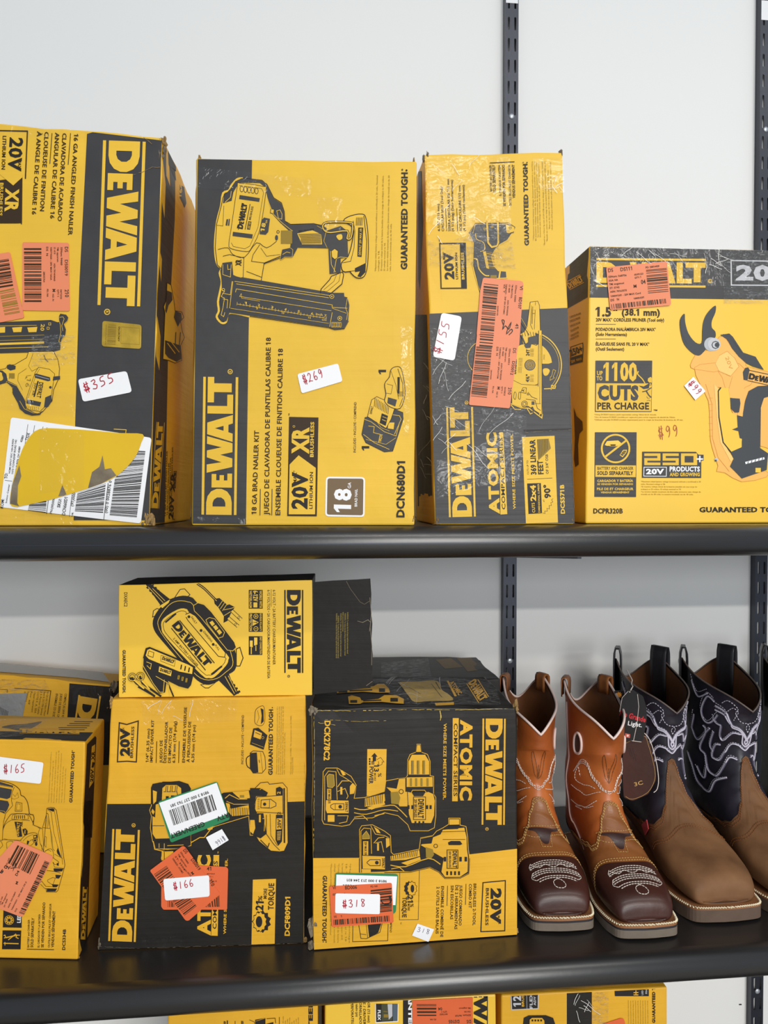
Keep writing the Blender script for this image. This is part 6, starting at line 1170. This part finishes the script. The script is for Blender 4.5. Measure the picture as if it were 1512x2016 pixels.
# ================================================================== boots
PR = [(.238,.022,.238,.018,.026),(.234,.036,.236,.014,.034),(.219,.045,.219,.013,.040),(.195,.052,.193,.013,.0430),(.170,.062,.166,.013,.0420),(.150,.076,.140,.013,.0375),
      (.136,.093,.105,.014,.0340),(.128,.110,.060,.016,.0320),(.125,.124,.015,.024,.0325),(.125,.138,.003,.050,.0340),(.127,.152,.006,.080,.0355),(.130,.164,.008,.115,.0350),(.132,.176,.007,.145,.0355),(.138,.25,.000,.25,.0360)]
TP = math.radians(116)
class Boot:
    def __init__(s, name, label, pos, head, sy, sz, sw, zf, zs, zb, group, cat='boot'):
        s.pos = Vector(pos); s.ca, s.sa = math.cos(head), math.sin(head); s.sy, s.sz, s.sw = sy, sz, sw
        s.zf, s.zs_, s.zb = zf, zs, zb; s.root = thing(name, label, cat, pos, group)
    def rim(s, t):
        a = abs(math.degrees(math.atan2(math.sin(t), math.cos(t))))
        if a < 116: k = a/116; k = .55*k+.45*k*k*(3-2*k)+.10*math.sin(k*2*math.pi); return s.zf+(s.zs_-s.zf)*k
        k = min(1, (a-116)/64); k = k*k*(3-2*k); return s.zs_-(s.zs_-s.zb)*k
    def prof(s, u):
        i = max(0, min(len(PR)-2, int(u))); f = u-i; g = lambda k: PR[max(0, min(len(PR)-1, k))]
        a, b, c, d = g(i-1), g(i), g(i+1), g(i+2)
        if i >= 12: return tuple(b[k]+(c[k]-b[k])*f for k in range(5))
        return tuple(.5*(2*b[k]+(c[k]-a[k])*f+(2*a[k]-5*b[k]+4*c[k]-d[k])*f*f+(3*b[k]-a[k]-3*c[k]+d[k])*f**3) for k in range(5))
    def loc(s, u, t):
        Ty, Tz, By, Bz, w = s.prof(min(u, 12)); ex = .72 if u < 3 else (.72+.28*min(1, (u-3)/3))
        ct, st = math.cos(t), math.sin(t); cc = math.copysign(abs(ct)**ex, ct); ss = math.copysign(abs(st)**ex, st)
        f = lambda Ty, Tz, By, Bz, w: Vector((w*s.sw*ss, ((Ty+By)/2+(Ty-By)/2*cc)*s.sy, ((Tz+Bz)/2+(Tz-Bz)/2*cc)*s.sz))
        p = f(Ty, Tz, By, Bz, w)
        if u > 12:
            q2 = f(*PR[13]); q2.z = s.rim(t); p = p.lerp(q2, u-12)
        # leather creases over the instep and ankle
        if 3.5 < u < 9: p += Vector((0, 0, 1))*.0012*math.sin(u*7+math.sin(t*2)*2)*min(1, (u-3.5))*max(0, math.cos(t))
        if u > 7.5: p += Vector((math.sin(t), math.cos(t), 0))*(.0012*math.sin(u*2.3+t*3+s.pos.x*40))
        return p
    def S(s, u, t, off=0):
        p = s.loc(u, t)
        if off:
            a = s.loc(min(u+.05, 13), t)-s.loc(max(0, u-.05), t); b = s.loc(u, t+.03)-s.loc(u, t-.03); n = b.cross(a)
            if n.length > 1e-12:
                n.normalize(); c = Vector((0, s.prof(min(u, 12))[0]*s.sy*.5+s.prof(min(u, 12))[2]*s.sy*.5, (s.prof(min(u, 12))[1]+s.prof(min(u, 12))[3])/2*s.sz))
                if u > 12: c.z = p.z
                if n.dot(p-c) < 0: n = -n
                p = p+n*off
        return s.world(p)
    def world(s, p): return s.pos+Vector((p.x*s.ca-p.y*s.sa, -p.y*s.ca-p.x*s.sa, p.z))
    def sheet(s, name, mat, lo, hi, nu=24, nt=72, off=0, t0=-math.pi, t1=math.pi, closed=True, smooth_=True, thick=None):
        V = []; F = []
        ts = [t0+(t1-t0)*j/nt for j in range(nt if closed else nt+1)]; m = len(ts)
        for i in range(nu+1):
            for t in ts:
                a, b = lo(t), hi(t); V.append(s.S(a+(b-a)*i/nu, t, off))
        for i in range(nu):
            for j in range(m if closed else m-1):
                k = (j+1) % m; F.append((i*m+j, i*m+k, (i+1)*m+k, (i+1)*m+j))
        if closed and abs(lo(0)) < 1e-6:
            V.append(sum(V[:m], Vector((0, 0, 0)))/m); F += [((j+1) % m, j, len(V)-1) for j in range(m)]
        o = mesh_obj(name, V, F, mat, None, s.root, smooth_)
        if thick:
            md = o.modifiers.new('solid', 'SOLIDIFY'); md.thickness = thick; md.offset = 0
        return o
    def tube(s, name, pts, r, mat, closed=False, n=6, label=None):
        """pts in world space"""
        V = []; F = []; N = len(pts)
        for i, p in enumerate(pts):
            a = pts[(i-1) % N] if (closed or i) else p; b = pts[(i+1) % N] if (closed or i < N-1) else p
            d = (b-a).normalized(); x = d.orthogonal().normalized() if i == 0 else (x-d*x.dot(d)).normalized(); y = d.cross(x)
            for k in range(n): V.append(p+x*r*math.cos(2*math.pi*k/n)+y*r*math.sin(2*math.pi*k/n))
        for i in range(N if closed else N-1):
            for k in range(n): F.append((i*n+k, i*n+(k+1) % n, ((i+1) % N)*n+(k+1) % n, ((i+1) % N)*n+k))
        if not closed: F += [tuple(range(n-1, -1, -1)), tuple((N-1)*n+k for k in range(n))]
        o = mesh_obj(name, V, F, mat, None, s.root, True)
        return o
    def stitches(s, name, paths, mat, r=.0004, off=.0012, dash=.0028, gap=.0012, solid=False):
        V = []; F = []
        for path in paths:
            pp = smooth(path, 6, False); w = [s.S(u, math.radians(t), off) for u, t in pp]
            seg = []; 
            if solid: seg = [(w[i], w[i+1]) for i in range(len(w)-1)]
            else:
                L = 0; cum = [0]
                for a, b in zip(w, w[1:]): L += (b-a).length; cum.append(L)
                def at(d):
                    for i in range(len(w)-1):
                        if cum[i+1] >= d: 
                            k = (d-cum[i])/max(1e-9, cum[i+1]-cum[i]); return w[i].lerp(w[i+1], k)
                    return w[-1]
                d = 0
                while d < L: seg.append((at(d), at(min(L, d+dash)))); d += dash+gap
            for a, b in seg:
                if (b-a).length < 1e-6: continue
                d = (b-a).normalized(); x = d.orthogonal().normalized(); y = d.cross(x); k0 = len(V)
                for c in (a, b):
                    for q_ in range(4): V.append(c+x*r*math.cos(q_*math.pi/2)+y*r*math.sin(q_*math.pi/2))
                F += [(k0+i, k0+(i+1) % 4, k0+4+(i+1) % 4, k0+4+i) for i in range(4)]+[(k0+3, k0+2, k0+1, k0), (k0+4, k0+5, k0+6, k0+7)]
        o = mesh_obj(name, V, F, mat, None, s.root); o['kind'] = 'stuff'; return o
    def sole(s, layers, outl, stitch_mat, scale=1.0):
        half = smooth(outl, 5, False)
        def ring(k): return [(x*k, y+(k-1)*.12*(1 if y > .12 else -1)*.0) for x, y in half]+[(-x*k, y) for x, y in reversed(half)]
        for nm, mat, z0, z1, k in layers:
            R = ring(k); n = len(R); V = []
            for z in (z0, z1):
                for x, y in R:
                    toe = max(0, (y-.19)/.05)**2*.003; V.append(s.world(Vector((x*s.sw, y*s.sy, z*s.sz+toe))))
            F = [(i, (i+1) % n, n+(i+1) % n, n+i) for i in range(n)]+[tuple(range(n-1, -1, -1)), tuple(range(n, 2*n))]
            if z0 == 0:
                for i in range(n): V[i].z = s.pos.z+.0001 if R[i][1] < .22 else max(s.pos.z+.0001, V[i].z-.0012)
            mesh_obj(nm, V, F, mat, None, s.root)
        R = ring(layers[-1][4]*.975); z = layers[-1][3]; pts = []
        for x, y in R:
            toe = max(0, (y-.19)/.05)**2*.003; pts.append(s.world(Vector((x*s.sw, y*s.sy, z*s.sz+toe+.0005))))
        dense = []
        for i in range(len(pts)):
            a, b = pts[i], pts[(i+1) % len(pts)]; m = max(1, int((b-a).length/.0013))
            dense += [a.lerp(b, j/m) for j in range(m)]
        V = []; F = []; r = .0009
        for i in range(0, len(dense)-2, 2):
            a, b = dense[i], dense[i+1]; d = (b-a)
            if d.length < 1e-6: continue
            d.normalize(); sdv = d.cross(Vector((0, 0, 1)))*.0007; a = a-sdv; b = b+sdv; d = (b-a).normalized(); x = d.orthogonal().normalized(); y = d.cross(x); k0 = len(V)
            for c in (a-d*.0004, b+d*.0004):
                for q_ in range(4): V.append(c+x*r*math.cos(q_*math.pi/2+.8)+y*r*math.sin(q_*math.pi/2+.8))
            F += [(k0+i2, k0+(i2+1) % 4, k0+4+(i2+1) % 4, k0+4+i2) for i2 in range(4)]+[(k0+3, k0+2, k0+1, k0), (k0+4, k0+5, k0+6, k0+7)]
        o = mesh_obj('welt_stitching', V, F, stitch_mat, None, s.root); o['kind'] = 'stuff'
    def strap(s, side, mat, w=.02, up=.006, down=.045, r=.0016, label=None, dz=0):
        """pull strap: a strip over the top of the shaft's side"""
        t = side*TP; V = []; F = []; top = s.rim(t)+dz; base = s.loc(13, t); nv = Vector((math.sin(t), math.cos(t), 0)); tv = Vector((nv.y, -nv.x, 0))
        cs = [(.0034, -down), (.0036, -down*.5), (.0038, -.002), (.0034, up*.5), (.0016, up), (-.0030, up), (-.0050, up*.5), (-.0056, -.002), (-.0054, -down*.5), (-.0052, -down*.9)]
        for ox, dz2 in cs:
            for k in (-1, -.5, 0, .5, 1):
                q3 = base+nv*(ox-abs(k)*.0012)+tv*(k*w/2); V.append(s.world(Vector((q3.x, q3.y, top+dz2))))
        for i in range(len(cs)-1):
            for k in range(4): F.append((i*5+k, i*5+k+1, (i+1)*5+k+1, (i+1)*5+k))
        o = mesh_obj('pull_strap', V, F, mat, None, s.root, True); md = o.modifiers.new('solid', 'SOLIDIFY'); md.thickness = .0018; md.offset = 0
        return o
def leather(name, c, c2, rough=.45, spec=.4, bump=.25, sc=60, mott=.2, ms=14, coat=.1):
    return material(name, c, rough, spec, bump=bump, bscale=sc, bdist=.002, col2=c2, mscale=ms, coat=coat)
L_OR = leather('orange_leather', (194, 108, 50), (158, 80, 34), .42); L_TAN = leather('tan_leather', (150, 92, 44), (112, 64, 30), .5); L_CAP = leather('dark_brown_leather', (68, 35, 27), (46, 24, 20), .38, coat=.08)
L_IN = leather('brown_lining', (128, 80, 44), (96, 58, 30), .7, mott=.2); L_DK = leather('dark_inlay', (66, 44, 42), (50, 34, 32)); THR = material('pale_thread', (226, 214, 204), .7, .2); THRT = material('tan_thread', (196, 156, 96), .7, .2)
PIP = material('pale_pink_piping', (232, 208, 200), .45, .4); SOLE = material('grey_brown_sole', (122, 110, 98), .7, .2, bump=.3, bscale=90, mott=.12, mscale=40); SOLK = material('dark_sole_layer', (52, 48, 52), .6, .3); WELT = leather('tan_welt', (158, 106, 66), (130, 84, 50), .6)
L_VB = leather('distressed_brown_leather', (134, 96, 64), (98, 66, 42), .62, .25, bump=.35, sc=45, ms=18, coat=0); L_PU = leather('dark_purple_leather', (50, 46, 57), (30, 28, 35), .4, ms=20); L_BK = leather('black_strap_leather', (38, 36, 40), (24, 23, 26), .4); L_IB = leather('amber_lining', (120, 72, 34), (88, 52, 26), .7)
THW = material('white_thread', (206, 200, 214), .7, .2); CREAM = material('cream_thread', (236, 222, 190), .7, .2); GLOW = material('grey_purple_shading', (96, 90, 108), .6, .2); INS = leather('dark_inner', (52, 30, 26), (38, 22, 20), .7)
OUT1 = [(.0001, -.002), (.016, 0), (.029, .012), (.0335, .035), (.0315, .08), (.032, .11), (.0405, .145), (.0475, .180), (.0475, .205), (.0440, .228), (.036, .2435), (.012, .2475), (.0001, .248)]
LAY1 = [('outsole', SOLE, 0, .0075, 1.0), ('midsole', SOLK, .0075, .0100, .985), ('welt', WELT, .0100, .0130, 1.0)]
D = math.radians
def orange_boot(label, pos, head):
    b = Boot('cowboy_boot', label, pos, head, .95, 1.0, .87, .187, .236, .200, 'orange and brown cowboy boots')
    b.sheet('shaft', L_OR, lambda t: .0, lambda t: 13, 78, 72)
    cap = lambda t: 3.55-.35*(1-math.cos(t))-.12*math.cos(3*t)*(1 if abs(t) < 1.6 else 0)
    def ub(t):
        a = abs(math.degrees(t)); pts = [(0, 6.9), (13, 6.8), (23, 6.2), (33, 5.35), (46, 4.9), (60, 5.0), (75, 5.7), (95, 6.4), (120, 7.6), (150, 8.8), (180, 9.2)]
        for (a0, u0), (a1, u1) in zip(pts, pts[1:]):
            if a <= a1: k = (a-a0)/(a1-a0); k = k*k*(3-2*k); return u0+(u1-u0)*k
        return 9.2
    b.sheet('vamp', L_TAN, lambda t: cap(t)-.25, ub, 26, 96, .0011)
    b.sheet('toe_cap', L_CAP, lambda t: 0, cap, 26, 96, .0017)
    uh = lambda t: 5.02+(abs(math.degrees(t))/42)**2*.22
    b.sheet('longhorn_inlay', L_DK, lambda t: uh(t)-.28*(1-(abs(math.degrees(t))/42.01)**1.5)-.62*math.exp(-(math.degrees(t)/8.5)**2), uh, 8, 60, .0017, D(-42), D(42), False)
    b.sheet('lining', L_IN, lambda t: 9.0, lambda t: 12.97, 20, 72, -.0022)
    b.sheet('inner_sock', INS, lambda t: 8.6, lambda t: 9.0, 2, 72, -.0022)
    b.tube('rim_piping', [b.S(13, -math.pi+2*math.pi*i/120, .0) for i in range(120)], .0016, PIP, True, 8)
    b.sole(LAY1, OUT1, CREAM)
    for sd in (-1, 1):
        b.strap(sd, L_TAN, .018, .005, .020)
        c = [b.S(12.0+.34*math.cos(a), math.radians(sd*66)+.15*math.sin(a), .0010) for a in [2*math.pi*i/28 for i in range(28)]]
        b.tube('pull_hole_ring', c, .0017, PIP, True, 6)
        V = [b.S(12.0, math.radians(sd*66), .0004)]+[p for p in c]; mesh_obj('pull_hole', V, [(0, 1+i, 1+(i+1) % 28) for i in range(28)], L_DK, None, b.root)
    P = []
    # bug stitching on the toe cap
    for k, (u, w) in enumerate(((3.10, 34), (2.98, 38), (2.86, 40), (2.60, 38), (2.48, 40), (2.36, 40), (2.14, 34), (2.02, 30))): P.append([(u-.08, -w), (u+.06, -w*.4), (u+.1, 0), (u+.06, w*.4), (u-.08, w)])
    P += [[(2.95, -30), (2.8, -18), (2.98, -8), (2.8, 0), (2.98, 8), (2.8, 18), (2.95, 30)], [(2.5, -38), (2.25, -44), (2.05, -34)], [(2.5, 38), (2.25, 44), (2.05, 34)], [(3.1, -34), (2.9, -40), (2.75, -36)], [(2.05, 0), (1.85, -5), (1.55, -4), (1.42, 2), (1.6, 7), (1.9, 4), (2.05, 0)]]
    b.stitches('toe_stitching', P, THR, .00042, .0023, .0026, .0008)
    P = []
    for o_ in (.10, .22): P.append([(cap(D(t))+o_, t) for t in range(-120, 121, 8)])
    for o_ in (.10, .26, .34): P.append([(ub(D(t))-o_, t) for t in range(-120, 121, 5)])
    for u0, s0 in ((5.16, 1), (4.52, -1)): P.append([(u0+(abs(t)/42)**2*(.22 if s0 > 0 else .45)-(0 if s0 > 0 else (.55 if abs(t) < 8 else 0)), t) for t in range(-42, 43, 3)])
    b.stitches('vamp_stitching', P, THRT, .0004, .0017, .0022, .0011)
    P = []
    for sg in (-1, 1):
        for o_ in (0, .14, .28): P.append([(7.3+o_, 0), (7.5+o_, sg*10), (8.2+o_, sg*22), (9.2+o_, sg*36), (10.2+o_, sg*46), (10.6+o_, sg*60), (10.2, sg*75)])
        P += [[(8.2, sg*30), (9.0, sg*55), (9.7, sg*70), (10.4, sg*66), (9.6, sg*58)], [(7.6, sg*20), (8.0, sg*48), (8.8, sg*66), (9.4, sg*80)], [(7.2, sg*30), (7.3, sg*55), (8.0, sg*78), (7.4, sg*66)], [(6.9, sg*40), (7.4, sg*60), (8.6, sg*88)]]
    b.stitches('shaft_stitching', P, THR, .00042, .0009, .0026, .0012)
    P = [[(8.2, 0), (8.8, -8), (10.6, -16), (11.2, -14), (10.2, -8), (9.2, -3), (8.2, 0)], [(8.2, 0), (8.8, 8), (10.6, 16), (11.2, 14), (10.2, 8), (9.2, 3), (8.2, 0)], [(8.3, 0), (9.6, 0)]]
    b.stitches('tonal_stitching', P, L_TAN, .0004, .0006, .004, .0006)
    b.tube('side_piping', [b.S(5.8+7*i/40, D(-98), .0005) for i in range(41)], .0011, PIP, False, 6)
    return b
def purple_boot(label, pos, head, shaft=None, sh2=None, tagged=False, group='brown and dark purple cowboy boots', thread=None):
    b = Boot('cowboy_boot', label, pos, head, 1.12, 1.12, 1.06, .203, .250, .215, group)
    SH = shaft or L_PU; T_ = thread or THW
    b.sheet('shaft', SH, lambda t: .0, lambda t: 13, 78, 72)
    def ub(t):
        a = abs(math.degrees(t)); pts = [(0, 8.1), (7, 8.0), (12, 7.2), (18, 6.3), (28, 5.4), (42, 4.9), (60, 4.9), (78, 5.4), (95, 6.2), (120, 7.6), (150, 8.8), (180, 9.2)]
        for (a0, u0), (a1, u1) in zip(pts, pts[1:]):
            if a <= a1: k = (a-a0)/(a1-a0); k = k*k*(3-2*k); return u0+(u1-u0)*k
        return 9.2
    b.sheet('vamp', L_VB, lambda t: 0, ub, 60, 96, .0012)
    b.sheet('lining', L_IB, lambda t: 9.0, lambda t: 12.97, 20, 72, -.0022)
    b.sheet('inner_sock', INS, lambda t: 8.6, lambda t: 9.0, 2, 72, -.0022)
    b.tube('rim_piping', [b.S(13, -math.pi+2*math.pi*i/120, .0) for i in range(120)], .0011, material('grey_brown_piping', (112, 98, 92), .5), True, 8)
    b.sole([('outsole', material('brown_sole', (104, 86, 74), .7, .2, bump=.3, bscale=90, mott=.15, mscale=40), 0, .0112, 1.0), ('welt', WELT, .0112, .0130, 1.0)], OUT1, CREAM)
    for sd in (-1, 1): b.strap(sd, L_BK, .026, .017, .075)
    P = [[(ub(D(t))-o_, t) for t in range(-120, 121, 5)] for o_ in (.14, .3)]
    P += [[(3.9+.22*math.cos(D(t)*4), t) for t in range(-88, 89, 6)], [(4.05+.22*math.cos(D(t)*4), t) for t in range(-88, 89, 6)]]
    b.stitches('vamp_stitching', P, L_TAN, .0004, .0018, .0022, .0011)
    # flame stitching of the shaft
    P = []; Q = []
    for sg in (-1, 1):
        for o_ in (0, .16): P.append([(9.4+o_, 0), (9.9+o_, sg*6), (10.5+o_, sg*16), (10.9+o_, sg*28), (11.5+o_, sg*31), (12.0+o_, sg*40), (12.2+o_, sg*54)])
        P += [[(8.9, 0), (9.2, sg*7), (10.0, sg*9), (10.1, sg*14), (10.3, sg*26), (9.8, sg*38), (10.3, sg*44), (11.3, sg*45), (11.9, sg*56)],
              [(8.6, 0), (9.1, sg*14), (9.3, sg*26), (8.8, sg*36), (8.4, sg*44), (8.9, sg*54), (9.6, sg*50), (9.5, sg*42)],
              [(8.0, sg*16), (8.3, sg*30), (7.7, sg*42), (7.5, sg*55), (8.2, sg*62), (9.2, sg*64), (9.9, sg*74), (10.8, sg*66), (11.5, sg*70)],
              [(12.0, sg*50), (11.7, sg*62), (12.1, sg*74), (12.6, sg*66), (12.5, sg*56)], [(12.7, sg*66), (12.5, sg*80), (12.8, sg*92)],
              [(7.0, sg*40), (7.3, sg*58), (7.1, sg*76), (7.9, sg*84), (9.0, sg*86), (9.9, sg*96)], [(11.0, sg*60), (10.4, sg*78), (11.2, sg*92), (12.0, sg*86)],
              [(9.1, 0), (9.35, sg*3.2), (9.6, 0)], [(8.5, sg*62), (7.9, sg*72), (8.8, sg*78)], [(10.7, sg*54), (9.8, sg*58), (9.2, sg*52)]]
        Q += [[(10.2, 0), (10.7, sg*4), (11.1, 0), (11.6, sg*12), (12.1, sg*24), (12.5, sg*22), (12.75, sg*36), (12.5, sg*46)], [(12.2, sg*36), (12.45, sg*28), (12.2, sg*20), (11.8, sg*26)]]
    b.stitches('flame_stitching', P, T_, .0011, .0008, solid=True)
    b.stitches('flame_shading', P, GLOW if not shaft else SH, .0021, -.0004, solid=True)
    b.stitches('flame_outline', [[(u+.12, t*1.03) for u, t in p] for p in P], T_, .0004, .0006, .0020, .0014)
    b.stitches('dotted_stitching', Q, T_, .0006, .0008, .0022, .0016)
    if tagged:
        V = [b.S(u, D(t), .0030) for u, t in ((5.75, -92), (5.45, -72), (5.0, -76), (5.25, -95))]; o = mesh_obj('maker_patch', V, [(0, 1, 2, 3)], material('red_patch', (176, 60, 66), .6), None, b.root)
        md = o.modifiers.new('solid', 'SOLIDIFY'); md.thickness = .0012
        V = [b.S(u, D(t), .0038) for u, t in ((5.6, -89), (5.4, -76), (5.2, -78), (5.4, -91))]; mesh_obj('patch_print', V, [(0, 1, 2, 3)], THR, None, b.root)
    return b
def toe_pos(px, py, L, head):
    """heel position from the pixel of the toe's sole edge"""
    p = at_z(px, py, ZL); return (p.x+math.sin(head)*L, p.y+math.cos(head)*L, ZL+.0002)
orange_boot('orange cowboy boot with dark brown toe, standing next to the $318 carton', toe_pos(1111, 1838, .235, D(3)), D(3))
orange_boot('orange cowboy boot with dark brown toe, right one of its pair', toe_pos(1279, 1852, .235, D(0.5)), D(0.5))
purple_boot('brown-toed cowboy boot with dark purple shaft, left of its pair, with tags', toe_pos(1438, 1819, .277, D(-1)), D(-1), tagged=True)
purple_boot('brown-toed cowboy boot with dark purple shaft, right of its pair, toe cut off', toe_pos(1608, 1810, .277, D(-2)), D(-2))
L_CAMO = leather('camouflage_leather', (58, 56, 40), (26, 24, 20), .6, ms=40); 
purple_boot('dark olive boot at the right edge of the photo, only a sliver in view', toe_pos(1800, 1800, .277, D(-1)), D(-1), shaft=L_CAMO, group='boots at the right edge', thread=material('yellow_green_thread', (92, 92, 44), .7))
# ---- hang tags on the left purple boot's strap
def tag_thing(name, label, pts, y, mat, thick, cat='tag', r=4, sm=False, tilt=0):
    a = at_y(1250, 1400, y); f = Face(a, (-.35, -1, tilt)); t = thing(name, label, cat, f.pt(1250, 1400)); P = Print(f, t)
    o = P.z(990, 1270, 2.897).sticker('card', pts, r, mat, 0, None, thick); return f, t
TAGK = material('glossy_black_tag', (26, 20, 20), .3, .5, coat=.2); TAGB = leather('brown_leather_swatch', (74, 38, 28), (58, 30, 22), .4)
f, t = tag_thing('hang_tag', 'dark brown leather swatch tag hanging lowest on the purple boot strap', '690,545 800,500 840,560 872,690 875,770 830,850 740,890 690,870 680,700', .925, TAGB, .002, r=14)
P = Print(f, t).z(990, 1270, 2.897).part('edge_stitching', 4); P.line(smooth(q('805,500 838,540 872,650 888,760 880,820 860,840'), 3, False), 4, THR); P.line(smooth(q('700,560 800,515 830,570 862,690 866,765 825,840 740,878 700,862'), 3, False), 2, THRT, 1); P.text('3C', (752,805), (800,792), 22, THRT, .02, 1)
for i in range(3): P.line([(710+i*16,580+i*6),(735+i*14,640+i*10)], 3, L_DK, 1)
P.done()
f, t = tag_thing('hang_tag', 'small black tag with an orange sun, behind the red-lettered tag', '636,262 690,258 700,360 660,420 640,400', .945, TAGK, .0008)
P = Print(f, t).z(990, 1270, 2.897).part('sun_emblem', 3); SUN = material('orange_sun_ink', (232, 150, 50), .5)
P.poly([(661+(20 if i % 2 else 12)*math.cos(i*math.pi/9), 284+(20 if i % 2 else 12)*math.sin(i*math.pi/9)) for i in range(18)], SUN); P.done()
f, t = tag_thing('hang_tag', 'black hang tag with red Rio Grande lettering on the purple boot', '715,262 745,258 800,292 818,350 822,420 800,545 780,552 735,548 672,520 664,380 680,300', .915, TAGK, .0008, r=8)
P = Print(f, t).z(990, 1270, 2.897).part('lettering', 3)
P.text('Rio Grande', (664,400), (812,440), 28, material('red_ink', (214, 34, 44), .5), .04); P.text('Light.', (712,456), (792,468), 24, WHT, .02); P.line('768,280 775,350 765,450 745,545', 2.5, THR); P.line('716,262 680,300 666,380', 2, THR)
P.poly('698,502 726,508 724,530 697,524', material('pale_red_ink', (206, 96, 84), .5)); P.circ(712,516,6,THR,1); P.line('735,545 790,552', 3, THR); P.done()
bt = bpy.data.objects.get('cowboy_boot')
a = f.pt(990+722/2.897, 1270+268/2.897, .001); top = at_y(990+738/2.897, 1270+200/2.897, .945)
_b = Boot.__new__(Boot); _b.root = t; _b.tube('cord', [a, a.lerp(top, .35)+Vector((.003, 0, .002)), a.lerp(top, .7)+Vector((-.001, -.002, 0)), top, top+Vector((-.004, .008, .012))], .0007, THR)
